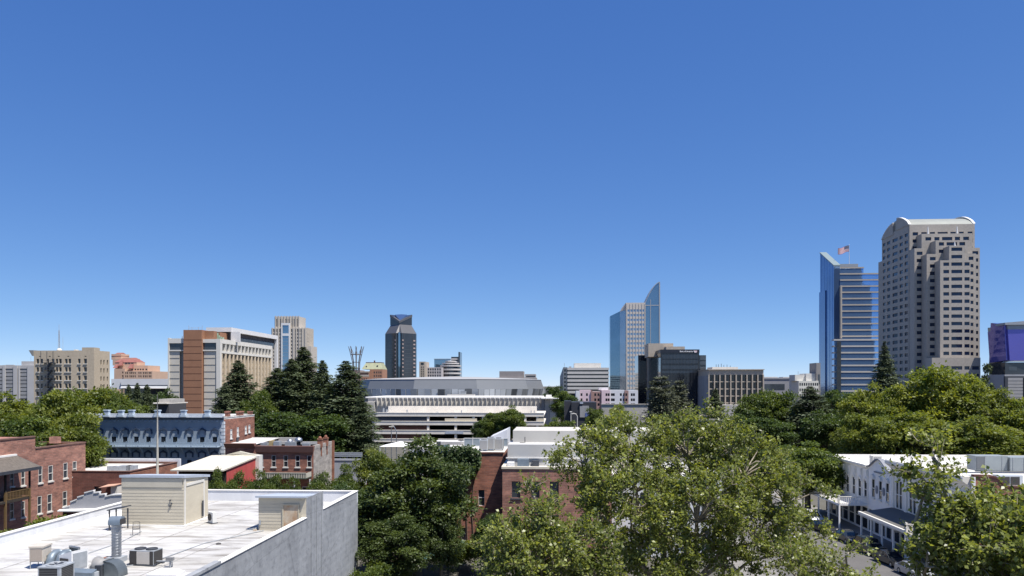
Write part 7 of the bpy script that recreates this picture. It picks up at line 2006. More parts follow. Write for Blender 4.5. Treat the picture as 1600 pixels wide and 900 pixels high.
bl = MB(); bl.box(-3.9, -.01, vA0 + .3, vA1, 3.55, 3.85); bl.build('balcony_floor', VW2, rA)
rl = MB()
for v in lin(vA0 + .35, vA1 - .1, 60): rl.box(-3.86, -3.8, v - .03, v + .03, 3.852, 4.72)
for u in lin(-3.8, -.2, 15): rl.box(u - .04, u + .04, vA0 + .32, vA0 + .4, 3.852, 4.72)
rl.box(-3.9, -3.76, vA0 + .3, vA1, 4.721, 4.82); rl.box(-3.759, -.02, vA0 + .3, vA0 + .42, 4.721, 4.82); rl.box(-3.95, -3.72, vA0 + .22, vA0 + .45, 3.852, 5.0); rl.build('balcony_railing', VC, rA)
for v in (vA0 + .4, vA0 + 4.6, vA0 + 8.8, vA0 + 13, vA1 - .5): b = MB(); b.box(-3.85, -3.65, v - .1, v + .1, .135, 3.549); b.build('post', VW2, rA)
# B: curved pediment
vB0, vB1 = .02, vA0 - .02
rB = s.root('white_gabled_building', 'narrow white Victorian front with a curved pediment and three hooded windows', 'building')
mb = MB(); ws = Windows(rB, [VC, WIN_DARK], 'shade', .09); LB = vB1 - vB0
vb_ = [s.v(p) for p in (1365, 1376, 1387)]
hs = [(vB1 - v - .5, vB1 - v + .5, 5.0, 7.45) for v in vb_] + LOWH(LB, 4)
shell(mb, 26, LB, 0, 8.7, (), (), hs, .1, 0, vB0, mtop=1); ws.add((0, vB1, 0), R(-90), hs)
mb.build('wall', [VW2, WHITE_ROOF], rB); ws.flush()
vm = (vB0 + vB1) / 2
pr = [(vB0, 8.7), (vB1, 8.7)] + [(vm + (vB1 - vm) * q, 8.95 + 1.3 * (.5 + .5 * math.cos(math.pi * q)) ** .9) for q in lin(1, -1, 19)]
pd = MB(); pd.slab_x(pr, -.06, .3); pd.build('pediment', VW2, rB)
pc = MB(); ar = pr[2:]
for a, b in zip(ar, ar[1:]): pc.hull([(-.35, a[0], a[1]), (-.35, b[0], b[1]), (.35, b[0], b[1]), (.35, a[0], a[1])], [(-.35, a[0], a[1] + .14), (-.35, b[0], b[1] + .14), (.35, b[0], b[1] + .14), (.35, a[0], a[1] + .14)])
pc.box(-.2, -.061, vm - 1.5, vm + 1.5, 8.45, 8.6); pc.build('pediment_moulding', plain('grey_moulding', (.2, .21, .23), .7, .1, 1), rB)
hd = MB()
for v in vb_: hd.slab_x([(v - .62, 7.5), (v + .62, 7.5), (v + .5, 7.85), (v, 8.15), (v - .5, 7.85)], -.3, -.004); hd.box(-.22, -.004, v - .55, v + .55, 4.78, 4.98)
each(hd, 'window_hood', VC, rB)
md = MB()
for a, b in zip(vb_, vb_[1:]): md.slab_x([((a + b) / 2 + .32 * math.cos(t), 6.2 + .55 * math.sin(t)) for t in lin(0, 2 * math.pi, 17)[:-1]], -.1, -.004)
each(md, 'medallion', plain('grey_moulding', (.2, .21, .23), .7, .1, 1), rB)
# C: tall double windows, cornice, brick end wall
vC0, vC1 = s.v(1518), -.02
rC = s.root('white_cornice_building', 'white Victorian building with tall paired windows, deep cornice and a curved red brick end wall', 'building')
mb = MB(); ws = Windows(rC, [VC, WIN_DARK], 'shade', .09); LC = vC1 - vC0
hs = []
for k in range(5):
    c = 2.0 + k * (LC - 4) / 4
    hs += [(c - .85, c - .1, 4.7, 8.2), (c + .1, c + .85, 4.7, 8.2)]
hs += LOWH(LC, 8)
wall(mb, (0, vC1, 0), R(-90), LC, 10.0, hs, .1); ws.add((0, vC1, 0), R(-90), hs)
wall(mb, (26, vC0, 0), R(90), LC, 9.0); wall(mb, (26, vC1, 0), R(180), 26, 9.0)
mb.poly([(0, vC0, 9.0), (26, vC0, 9.0), (26, vC1, 9.0), (0, vC1, 9.0)], 1); mb.box(.02, .35, vC0, vC1, 9.0, 10.0)
mb.build('wall', [VC, WHITE_ROOF], rC); ws.flush()
co = MB(); co.slab_y([(-.9, 10.2), (-.35, 9.8), (-.01, 9.3), (-.01, 10.7), (-.8, 10.7), (-.9, 10.55)], vC0, vC1 + .1); co.box(-.15, -.004, vC0, vC1, 8.75, 8.95); co.build('cornice', VC, rC)
sb = MB(); 
for k in range(6): 
    v = vC1 - .35 - k * (LC - .7) / 5; sb.box(-.16, -.004, v - .3, v + .3, 3.9, 9.29)
each(sb, 'pilaster', VC, rC)
zb = lambda y: CZ + (HY - y) / F * s.w(4, vC0)[1]
e = lambda p: s.u(p, vC0)
pr = [(.0, 0), (30, 0), (30, zb(762)), (e(1574), zb(762))] + [(e(1562 + 12 * (1 - t)) - 0, zb(762 - 17.5 * (0.5 - 0.5 * math.cos(math.pi * t)))) for t in lin(.05, 1, 8)][::1] + [(e(1522), zb(744.5)), (.0, zb(744.5))]
pr = [(.0, 0), (30, 0), (30, zb(762)), (e(1572), zb(761.5)), (e(1567), zb(759.5)), (e(1562), zb(755)), (e(1557), zb(750)), (e(1552), zb(746.5)), (e(1546), zb(745)), (0.0, zb(744.5))]
bw = MB(); bw.slab_y([(a, b) for a, b in pr], vC0 - .4, vC0 - .01); bw.build('brick_end_wall', BRICK_RED, rC)
cp = MB(); tp = pr[2:]
for a, b in zip(tp, tp[1:]): cp.hull([(a[0], vC0 - .5, a[1] + .002), (a[0], vC0 + .1, a[1] + .002), (b[0], vC0 + .1, b[1] + .002), (b[0], vC0 - .5, b[1] + .002)], [(a[0], vC0 - .5, a[1] + .2), (a[0], vC0 + .1, a[1] + .2), (b[0], vC0 + .1, b[1] + .2), (b[0], vC0 - .5, b[1] + .2)])
cp.build('end_wall_coping', BRICK_DARK, rC)
b = MB(); b.box(-.25, .12, vC0 - .55, vC0 - .41, 0, zb(745)); b.build('corner_trim', VW2, rC)
# shared street awning: shed roof on posts in front of B and C
aw = MB(); v0, v1 = s.v(1417, -4), s.v(1345, -4)
tA = s.root('street_awning', 'long shed roofed street awning on white posts between the pediment front and the brick end', 'awning')
aw.hull([(-4.1, v0, 3.95), (-.02, v0, 4.55), (-.02, v1, 4.55), (-4.1, v1, 3.95)], [(-4.1, v0, 4.03), (-.02, v0, 4.63), (-.02, v1, 4.63), (-4.1, v1, 4.03)]); aw.build('roof', plain('grey_awning_roof', (.12, .115, .105), .7, .1, .6), tA)
fa = MB(); fa.box(-4.35, -4.101, v0, v1, 3.75, 4.1); fa.box(-4.1, -.02, v1 + .002, v1 + .1, 3.8, 4.0); fa.build('fascia', plain('cream_fascia', (.66, .64, .58), .7, .05, 1), tA)
for v in lin(v0 + .3, v1 - .2, 5): b = MB(); b.box(-4.1, -3.92, v - .09, v + .09, .135, 3.949); b.build('post', VW2, tA)
hs_ = MB(); hs_.box(-2.6, -1.4, v0 + 6, v0 + 6.1, 2.7, 3.4); hs_.build('hanging_board', OFF_WHITE, tA)
tB = s.root('corner_balcony', 'grey railed balcony at the near end of the street awning', 'balcony')
b = MB(); b.box(-4.2, -.02, vC0 + .2, v0 - .05, 3.6, 3.85); b.build('floor', VC, tB)
b = MB(); b.box(-4.2, -4.1, vC0 + .2, v0 - .05, 4.7, 4.8); b.box(-4.09, -.1, v0 - .15, v0 - .05, 4.7, 4.8)
for u in lin(-4.05, -.2, 14): b.box(u, u + .06, v0 - .13, v0 - .07, 3.852, 4.7)
for v in lin(vC0 + .3, v0 - .3, 22): b.box(-4.18, -4.12, v, v + .06, 3.852, 4.7)
b.box(-4.25, -4.05, v0 - .25, v0 - .05, 3.852, 5.0); b.build('railing', VC, tB)
for v in (v0 - .3, vC0 + .5): b = MB(); b.box(-4.1, -3.92, v - .09, v + .09, .135, 3.599); b.build('post', VW2, tB)
# roof plant on these roofs
def roofthing(name, label, cat, px, D, z, grp=None):
    x, y, _ = at(px, D); return tag(empty(name, (x, y, z), -TH), label, cat, grp)
t = roofthing('roof_unit', 'pale box unit just behind the curved white pediment', 'roof unit', 1371, 107, 8.63)
b = MB(); b.box(-.6, .6, 0, 1.2, 0, 1.6); b.build('casing', OFF_WHITE, t); b = MB(); b.box(-.45, -.05, -.04, -.003, .9, 1.45); b.box(.05, .45, -.04, -.003, .9, 1.45); b.build('grille', plain('mid_grille', (.3, .3, .3), .7, .1, 4), t)
t = roofthing('air_handler', 'long pale grey air handling unit with seamed panels on the white roof at right', 'roof unit', 1563, 98, 9.05)
AH = plain('air_handler_grey', (.3, .33, .335), .45, .08, .8, metal=.2)
b = MB(); b.box(-3.0, .9, 0, 2.2, .12, 2.0); b.box(1.0, 9, -.4, 2.4, .12, 1.85); b.build('casing', AH, t)
b = MB()
for k in range(5): b.box(1.3 + k * 1.35, 1.36 + k * 1.35, -.44, -.403, .12, 1.85)
b.box(-1.9, -1.84, -.04, -.003, .12, 2.0); b.box(.2, .26, -.04, -.003, .12, 2.0); b.build('panel_seam', GREY_METAL, t)
b = MB(); b.box(-2.95, -1.95, -.05, -.003, .25, 1.9); b.build('intake_louvre', plain('dark_steel', (.14, .15, .16), .6, .1, 3, (8, 1, 1)), t)
b = MB(); b.box(-3.0, 9, 0, .3, 0, .119); b.build('base_rail', DARK_TRIM, t)
t = roofthing('roof_unit', 'small grey roof unit by the left end of the curved brick wall', 'roof unit', 1523, 86, 9.05)
b = MB(); b.box(-.9, 1.0, 0, 1, 0, .95); b.build('casing', UW, t); b = MB(); b.box(-.1, .9, -.04, -.003, .2, .85); b.box(-.8, -.4, -.04, -.003, .2, .85); b.build('grille', DARK_GRILLE, t)
t = roofthing('roof_unit', 'twin fronted grey roof unit behind the low part of the curved brick wall', 'roof unit', 1579, 84, 9.05)
b = MB(); b.box(-1.2, 1.3, 0, 1.2, 0, 1.15); b.build('casing', UW, t); b = MB(); b.box(-1.0, -.1, -.04, -.003, .12, 1.0); b.box(.0, .95, -.04, -.003, .12, 1.0); b.build('grille', DARK_GRILLE, t)
s3 = Site(1500, 124)
an_ = tag(empty('rear_annex', (s3.x, s3.y, 0), -TH), 'low pale annex almost hidden behind the cream rear parapet wall', 'building')
b = MB(); b.box(0, 14, 0, 8, 0, 6.3); b.build('wall', OFF_WHITE, an_)
t = roofthing('parasol', 'small red and white parasol peeping over the cream rear parapet wall', 'parasol', 1547, 126, 6.3)
b = MB()
for k in range(10):
    a0, a1 = k * .628, (k + 1) * .628
    for r0, r1, z0_, z1_ in ((.01, .5, 2.45, 2.32), (.5, .95, 2.32, 1.95)): b.poly([(r0 * math.cos(a0), r0 * math.sin(a0), z0_), (r1 * math.cos(a0), r1 * math.sin(a0), z1_), (r1 * math.cos(a1), r1 * math.sin(a1), z1_), (r0 * math.cos(a1), r0 * math.sin(a1), z0_)], k % 2)
b.build('canopy', [plain('parasol_red', (.5, .05, .07), .8, .05, 1), WHITE_PAINT], t); b = MB(); b.tube([(0, 0, 0), (0, 0, 2.4)], .03, 5); b.build('pole', GREY_METAL, t)
b = MB(); b.box(-.6, .6, .3, .32, 0, .5)
s2 = Site(1499, 122.5)
w_ = MB(); w_.box(-2, 22, 0, .3, 0, 8.95); w = w_.build('rear_parapet_wall', CREAM_ROOF, None, False, (s2.x, s2.y, 0), -TH); tag(w, 'long cream rear parapet wall at the back of the white roofs', 'wall')

# ------------------------------------------------------------------ vehicles
TYRE = plain('tyre_rubber', (.015, .015, .016), .85, .2, 6); RIM = plain('alloy_rim', (.4, .41, .42), .35, .1, 3, metal=.8)
CARGLASS = glass('car_glass', (.015, .02, .025), .04, 0, spec=.8)
LAMP = plain('headlamp_lens', (.75, .75, .72), .15, .05, 3, spec=.8); TAIL = plain('tail_lamp', (.3, .02, .02), .25, .05, 3); PLATE = plain('number_plate', (.6, .6, .58), .6, .05, 3)
def paint(name, col, metal=.3):
    m = plain(name, col, .3, .06, .5, metal=metal)
    m.node_tree.nodes['Principled BSDF'].inputs['Coat Weight'].default_value = .6
    m.node_tree.nodes['Principled BSDF'].inputs['Coat Roughness'].default_value = .05
    return m
def car(label, x, y, rz, kind, mat, group='cars parked along the street'):
    """nose towards local -y"""
    r = tag(empty('parked_car', (x, y, .006), rz), label, 'car', group)
    if kind == 'suv':
        L, W, H = 4.75, 1.92, 1.78
        lower = [(-2.37, .42), (-2.3, .85), (-2.1, 1.0), (-1.05, 1.1), (2.2, 1.08), (2.36, .9), (2.37, .45)]
        cab = [(-1.1, 1.09), (-.35, 1.72), (.2, 1.78), (1.7, 1.76), (2.22, 1.08)]
    else:
        L, W, H = 4.6, 1.8, 1.45
        lower = [(-2.3, .38), (-2.25, .68), (-2.0, .8), (-.95, .93), (1.6, .95), (2.22, .9), (2.3, .6), (2.3, .4)]
        cab = [(-1.0, .92), (-.2, 1.38), (.3, 1.44), (.95, 1.4), (1.75, .95)]
    hw = W / 2
    b = MB()
    n = len(lower)
    wx = [1, .97, .9]
    prof = [(y_, z_) for y_, z_ in lower] + [(2.25, .25), (-2.25, .25)]
    # body in five lengthwise slices so the flanks curve in at sill and shoulder
    secs = [(-hw, .9), (-hw * .985, .97), (-hw * .86, 1.0), (hw * .86, 1.0), (hw * .985, .97), (hw, .9)]
    rings = []
    for x_, k in secs:
        zc = .62
        rings.append([(x_, y_ * (.975 + .025 * k), zc + (z_ - zc) * k) for y_, z_ in prof])
    m_ = len(prof)
    base = len(b.v)
    for rg in rings: b.v += rg
    for i in range(len(rings) - 1):
        for j in range(m_):
            j2 = (j + 1) % m_
            b.f.append((base + i * m_ + j, base + (i + 1) * m_ + j, base + (i + 1) * m_ + j2, base + i * m_ + j2)); b.m.append(0)
    b.f.append(tuple(base + j for j in range(m_))); b.m.append(0)
    b.f.append(tuple(base + (len(rings) - 1) * m_ + j for j in reversed(range(m_)))); b.m.append(0)
    b.build('body', mat, r)
    g = MB(); zmin, zmax = cab[0][1], max(z for _, z in cab)
    k = lambda z: 1 - .2 * (z - zmin) / (zmax - zmin)
    L_ = [(-hw * .93 * k(z), y_, z) for y_, z in cab]; R_ = [(hw * .93 * k(z), y_, z) for y_, z in cab]
    g.poly(list(reversed(L_))); g.poly(R_)
    for i in range(len(cab) - 1): g.poly([L_[i], L_[i + 1], R_[i + 1], R_[i]])
    g.build('windows', CARGLASS, r)
    t = MB()
    top = cab[1:-1]
    t.hull([(-hw * .93 * k(z) - .01, y_, z + .005) for y_, z in top] + [(hw * .93 * k(z) + .01, y_, z + .005) for y_, z in reversed(top)],
           [(-hw * .93 * k(z) * .9, y_, z + .05) for y_, z in top] + [(hw * .93 * k(z) * .9, y_, z + .05) for y_, z in reversed(top)])
    for sx in (-1, 1):
        for a, c in ((cab[0], cab[1]), (cab[-1], cab[-2])):
            t.tube([(sx * hw * .94 * k(a[1]), a[0], a[1]), (sx * hw * .94 * k(c[1]), c[0], c[1] + .02)], .05, 5)
        t.tube([(sx * hw * .94, .35, zmin), (sx * hw * .94 * k(zmax), .4, zmax)], .045, 5)
    t.build('roof', mat, r)
    for sx in (-1, 1):
        for yy in (-1.42, 1.4):
            rad = .37 if kind == 'suv' else .33
            o = empty('wheel', (sx * (hw - .11), yy, rad), 0, r); o.rotation_euler = (0, R(90) * sx, 0)
            q = MB(); q.lathe([(rad * .62, -.11), (rad * .95, -.12), (rad, -.08), (rad, .08), (rad * .95, .13), (rad * .62, .135)], n=18); q.build('tyre', TYRE, o)
            q = MB(); q.lathe([(rad * .62, .13), (rad * .55, .1), (rad * .2, .12), (.01, .13)], n=10); q.build('rim', RIM, o)
        q = MB(); z_ = .8 if kind == 'suv' else .62; q.hull([(sx * hw * .55, -L / 2 - .015, z_ - .1), (sx * hw * .92, -L / 2 + .12, z_ - .1), (sx * hw * .92, -L / 2 + .12, z_ + .1), (sx * hw * .55, -L / 2 - .015, z_ + .1)][::sx], [(sx * hw * .55, -L / 2 + .1, z_ - .1), (sx * hw * .92, -L / 2 + .3, z_ - .1), (sx * hw * .92, -L / 2 + .3, z_ + .1), (sx * hw * .55, -L / 2 + .1, z_ + .1)][::sx]); q.build('headlight', LAMP, r)
        q = MB(); q.box(sx * hw * .75 - .18, sx * hw * .75 + .18, L / 2 - .06, L / 2 + .012, z_ - .05, z_ + .14); q.build('tail_light', TAIL, r)
        q = MB(); q.box(sx * (hw + .1) - .1, sx * (hw + .1) + .1, cab[0][0] + .45, cab[0][0] + .57, zmin + .05, zmin + .2); q.build('wing_mirror', mat, r)
    q = MB(); z_ = .8 if kind == 'suv' else .6; q.box(-hw * .5, hw * .5, -L / 2 - .03, -L / 2 + .1, z_ - .14, z_ + .08); q.box(-hw * .6, hw * .6, -L / 2 - .02, -L / 2 + .1, .3, .42); q.build('grille', DARK_TRIM, r)
    q = MB(); q.box(-.16, .16, -L / 2 - .045, -L / 2 - .031, z_ - .26, z_ - .15); q.build('number_plate', PLATE, r)
    return r
def oncurb(D, u):
    lo, hi = -200.0, 200.0
    v = (D - s.y - u * s.U[1]) / s.V[1]
    return s.w(u, v)
x, y = oncurb(92, -5.15); car('dark green SUV parked under the street awning, nose towards us', x, y, -TH + R(6), 'suv', paint('dark_green_paint_car', (.018, .026, .022)))
x, y = oncurb(86.2, -5.1); car('dark grey sedan half hidden by sycamore leaves, in front of the green SUV', x, y, -TH + R(8), 'sedan', paint('dark_grey_paint_car', (.035, .037, .04)))
x, y = oncurb(105.5, -6.0); car('black sedan parked beside the arcade balcony posts', x, y, -TH + R(14), 'sedan', paint('black_paint_car', (.015, .016, .02)))
x, y = oncurb(98.8, -5.2); car('charcoal sedan in deep shade between the black sedan and green SUV', x, y, -TH + R(4), 'sedan', paint('charcoal_paint_car', (.025, .026, .03)))
x, y = oncurb(80.6, -5.1); car('silver sedan parked nearest on the curb, behind the lower right sycamore', x, y, -TH + R(5), 'sedan', paint('silver_paint_car', (.35, .36, .37)))
x, y = oncurb(112, -5.4); car('white SUV farthest along the curb by the arcade balcony', x, y, -TH + R(6), 'suv', paint('bright_white_paint_car', (.7, .7, .7), 0))
x, y = oncurb(95, -13.6); car('white sedan glimpsed through the sycamore leaves across the street', x, y, -TH + R(180), 'sedan', paint('white_paint_car', (.65, .65, .65), 0))
x, y = oncurb(107, -11.0); car('lavender grey sedan on the road behind the sycamore leaves', x, y, -TH, 'sedan', paint('lavender_paint_car', (.3, .3, .4)))
x, y = oncurb(85.5, -14.1)
mt = tag(empty('motorcycle', (x, y, .006), R(20)), 'dark motorcycle with white tank parked on the left side of the street', 'motorcycle')
for yy in (-.7, .7): 
    o = empty('wheel', (0, yy, .31), 0, mt); o.rotation_euler = (0, R(90), 0); q = MB(); q.lathe([(.22, -.05), (.31, -.04), (.31, .04), (.22, .05)], n=16); q.build('tyre', TYRE, o); q = MB(); q.lathe([(.22, -.02), (.05, -.03), (.05, .03), (.22, .02)], n=8); q.build('rim', RIM, o)
q = MB(); q.tube([(0, -.7, .31), (0, -.45, .95)], .04, 6); q.tube([(0, -.45, .85), (0, .1, .5), (0, .7, .31)], .06, 6); q.tube([(-.35, -.4, 1.05), (0, -.48, .98), (.35, -.4, 1.05)], .02, 5); q.build('frame', DARK_TRIM, mt)
q = MB(); q.box(-.17, .17, -.4, .1, .68, .9); q.build('tank', WHITE_PAINT, mt)
q = MB(); q.box(-.14, .14, .1, .75, .66, .78); q.build('seat', TYRE, mt)
q = MB(); q.box(-.2, .2, -.3, .25, .3, .6); q.build('engine', GREY_METAL, mt)
q = MB(); q.lathe([(.01, 0), (.1, .02), (.1, .1)], (0, 0), 10); o = q.build('headlight', LAMP, mt); o.location = (0, -.62, .88); o.rotation_euler = (R(-90), 0, 0)
# street lamps by the garage
for k, (p, y0) in enumerate(((611.5, 667), (619.5, 666))):
    x, y, _ = at(p, 185); zt_ = CZ + (HY - y0) / F * 185
    lab = ('grey street lamp with a T head in front of the garage bays', 'grey street lamp with a raked arm in front of the garage bays')[k]
    t = tag(empty('street_lamp', (x, y, 0), 0), lab, 'street lamp', 'street lamps in front of the garage')
    b = MB(); b.tube([(0, 0, 0), (0, 0, zt_)] if k == 0 else [(0, 0, 0), (0, 0, zt_ - 1.2), (-.7, 0, zt_ + .1)], .11, 6); b.build('pole', GALV, t)
    b = MB(); b.box(-.55 if k == 0 else -1.2, .55 if k == 0 else -.6, -.2, .2, zt_ - .05, zt_ + .15); b.build('lamp_head', OFF_WHITE, t)
for k, p in enumerate((892, 902)):
    x, y, _ = at(p, 200); zt_ = CZ + (HY - (644 if k == 0 else 647)) / F * 200
    t = tag(empty('street_lamp', (x, y, 0), 0), ('straight white street lamp against the dark retail block', 'curved arm white street lamp against the dark retail block')[k], 'street lamp', 'street lamps by the dark retail block')
    b = MB(); b.tube([(0, 0, 0), (0, 0, zt_)] if k == 0 else [(0, 0, 0), (0, 0, zt_ - .6), (-.3, 0, zt_), (-1.1, 0, zt_ + .2)], .1, 6); b.build('pole', OFF_WHITE, t)
    b = MB(); b.box(-.3 if k == 0 else -1.5, .3 if k == 0 else -1.0, -.15, .15, zt_ + .0, zt_ + .25); b.build('lamp_head', OFF_WHITE, t)
# ------------------------------------------------------------------ trees: prototypes once, then one object tree per tree
PROTO = {}
def proto(kind):
    if kind in PROTO: return PROTO[kind]
    if kind[:4] == 'leaf':
        i = int(kind[4:])
        o = broadleaf('broadleaf_tree', 16, 5.5, 3.0, (90, 105, 95, 80)[i], 20000, .4, LEAF_MID, BARK, 11 + i * 7)
    elif kind[:5] == 'dense':
        i = int(kind[5:])
        o = broadleaf('broadleaf_tree', 14, 5.0, 1.2, 85, 30000, .3, LEAF_MID, BARK, 71 + i * 5)
    elif kind == 'bush':
        o = broadleaf('shrub', 5, 3.0, .3, 30, 7000, .28, LEAF_OLIVE, BARK, 140)
    elif kind == 'redwood':
        o = conifer('conifer_tree', 27, 5.2, 1.5, 210, 110, .55, NEEDLE_DARK, BARK, 201, .3, .78)
    elif kind == 'redwood2':
        o = conifer('conifer_tree', 27, 5.0, 1.5, 190, 120, .55, NEEDLE_DARK, BARK, 207, .4, .66)
    elif kind == 'fir':
        o = conifer('conifer_tree', 31, 6.5, 2.0, 180, 110, .55, NEEDLE_FIR, BARK, 223, .2, 1.1)
    elif kind == 'cedar':
        o = conifer('conifer_tree', 24, 6.5, 1.5, 120, 110, .62, NEEDLE_GREY, BARK, 231, .12, .6, layered=13)
    elif kind == 'pine':
        o = broadleaf('conifer_tree', 16, 4.2, 2.5, 26, 8000, .5, NEEDLE_DARK, BARK, 301)
    PROTO[kind] = o
    o['_unused'] = 1
    return o
DIM = {'leaf': (16, 5.5), 'dens': (14, 5.0), 'bush': (5, 3.0), 'redw': (27, 5.2), 'fir': (31, 6.5), 'ceda': (24, 6.5), 'pine': (16, 4.2)}
placed = set()
trng = random.Random(8)
def tree(kind, px, top, width, D, mat, label, cat='tree', group=None, name=None):
    o = proto(kind)
    if kind in placed: r = copy_tree(o)
    else: r = o; placed.add(kind)
    if '_unused' in r: del r['_unused']
    H0, R0 = next(v for k, v in DIM.items() if kind.startswith(k))
    x, y, z = at(px, D, top)
    k = (width / 2 / F * D) / R0 * (1.9 if kind[:4] in ('redw', 'fir') else 1.15)
    r.location = (x, y, 0); r.scale = (k, k, z / H0)
    r.rotation_euler = (0, 0, trng.uniform(0, 6.28))
    if mat:
        for ch in r.children:
            if ch.name.startswith('crown'):
                ch.material_slots[0].link = 'OBJECT'; ch.material_slots[0].material = mat
    if name: r.name = name
    return tag(r, label, cat, group)
G1, G2, G3, G4, G5 = 'broadleaf trees behind the brick warehouse', 'dark conifers left of the arena', 'green trees in the right middle ground', 'street trees behind the white roof', 'trees around the freeway'
# left
tree('leaf0', 22, 612, 120, 124, LEAF_OLIVE, 'olive broadleaf tree cut by the left edge, behind the brick warehouse', group=G1)
tree('leaf1', 92, 604, 105, 120, LEAF_OLIVE, 'tall olive broadleaf tree between the left edge tree and the tan old office block', group=G1)
tree('leaf2', 146, 598, 110, 165, LEAF_OLIVE, 'broadleaf tree in front of the sunny corner of the tan old office block', group=G1)
tree('leaf3', 112, 640, 86, 113, LEAF_OLIVE, 'lower broadleaf tree covering the left end of the blue building', group=G1)
tree('leaf1', 46, 646, 110, 112, LEAF_MID, 'low dark broadleaf tree directly above the brick warehouse roof', group=G1)
tree('leaf0', 190, 612, 70, 160, LEAF_MID, 'broadleaf tree rising behind the blue building roof chimneys', group=G1)
tree('leaf3', 176, 606, 70, 175, LEAF_OLIVE, 'yellowish broadleaf tree below the white exhibition hall', group=G1)
for px, top, w, D, lab in ((201, 600, 26, 210, 'small dark pointed conifer left of three in front of the exhibition hall'), (214.5, 597.5, 30, 205, 'middle small dark conifer of three in front of the exhibition hall'), (229.5, 600, 34, 200, 'right small dark conifer of three beside the parking lodge')):
    tree('redwood', px, top, w, D, None, lab, group='small conifers in front of the exhibition hall')
tree('leaf2', 246, 612, 44, 235, LEAF_DARK, 'dark round tree behind the parking lodge', group=G1)
tree('leaf0', 258, 606, 40, 250, LEAF_DARK, 'dark tree wedged against the grey hotel front', group=G1)
# conifers left of arena
for kind, px, top, w, D, m, lab in (
    ('redwood', 372, 562, 74, 195, NEEDLE_FIR, 'dark conifer standing in front of the hotel side windows'),
    ('redwood2', 352, 598, 40, 190, NEEDLE_FIR, 'short conifer at the left foot of the hotel side'),
    ('redwood2', 433, 574, 66, 188, NEEDLE_DARK, 'broad conifer in front of the courthouse tower, left of the tallest one'),
    ('redwood', 474, 541, 84, 192, NEEDLE_DARK, 'tallest dark conifer, right of the courthouse tower'),
    ('redwood2', 455, 560, 60, 186, NEEDLE_DARK, 'conifer pressed against the left of the tallest conifer'),
    ('redwood', 504, 562, 56, 184, NEEDLE_DARK, 'narrow pointed conifer right of the tallest conifer'),
    ('redwood2', 541, 563, 74, 178, NEEDLE_DARK, 'conifer in front of the lattice mast, rightmost of the dark conifers'),
    ('redwood', 564, 618, 50, 172, NEEDLE_DARK, 'low conifer touching the left end of the parking garage')):
    tree(kind, px, top, w, D, m, lab, group=G2)
tree('leaf1', 408, 606, 56, 182, LEAF_MID, 'lighter green broadleaf tree between the hotel conifer and the tallest conifer', group=G2)
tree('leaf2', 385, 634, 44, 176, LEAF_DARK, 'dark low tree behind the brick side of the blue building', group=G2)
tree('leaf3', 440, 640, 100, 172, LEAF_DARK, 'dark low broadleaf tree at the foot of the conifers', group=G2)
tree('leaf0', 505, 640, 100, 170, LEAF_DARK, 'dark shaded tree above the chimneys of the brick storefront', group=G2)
# street trees behind the white roof
for kind, px, top, w, D, m, lab in (
    ('dense0', 343, 736, 46, 88, LEAF_MID, 'street tree at the left, against the dark front of the red sided shop'),
    ('dense1', 372, 733, 44, 87, LEAF_MID, 'street tree in front of the red side wall'),
    ('dense0', 402, 736, 44, 86, LEAF_MID, 'street tree at the pale corner pier of the red sided shop'),
    ('dense1', 430, 738, 44, 85, LEAF_MID, 'street tree left of the brick storefront porch posts'),
    ('dense0', 458, 748, 36, 84, LEAF_MID, 'low street tree below the striped valance'),
    ('dense1', 503, 734, 52, 86, LEAF_MID, 'street tree in front of the grey blank side wall'),
    ('dense0', 536, 728, 56, 90, LEAF_MID, 'street tree between the grey barrier and the yellowish tree')):
    tree(kind, px, top, w, D, m, lab, group=G4)
tree('bush', 100, 796, 100, 82, LEAF_OLIVE, 'yellow green bushy tree between the brick warehouse and white roof', group=None)
tree('bush', 40, 815, 70, 80, LEAF_OLIVE, 'low olive bush below the timber porch stair')
# centre trees
tree('dense0', 652, 688, 158, 80, LEAF_CENTRE, 'large dark green tree in the centre, above the brick side wall')
tree('dense1', 588, 697, 76, 92, LEAF_OLIVE, 'yellowish tree with a rounded top left of the large centre tree')
tree('dense1', 540, 752, 96, 80, LEAF_DARK, 'dark tree right against the grey streaked wall corner')
tree('dense0', 690, 770, 70, 77, LEAF_CENTRE, 'right hand lobe tree in front of the narrow brick windows')
tree('dense1', 622, 800, 110, 74, LEAF_CENTRE, 'lower dark green tree at the foot of the large centre tree')
tree('bush', 578, 872, 64, 70, LEAF_MID, 'rounded light green shrub at the bottom beside the grey wall')
tree('bush', 718, 836, 66, 84, LEAF_OLIVE, 'small wispy olive tree in front of the teal kiosk')
tree('dense1', 768, 800, 60, 80, LEAF_DARK, 'dark tree added to fill the black shadow between the brick side wall and the smaller sycamore')  # added to darken the lit ground where deep shadow belongs
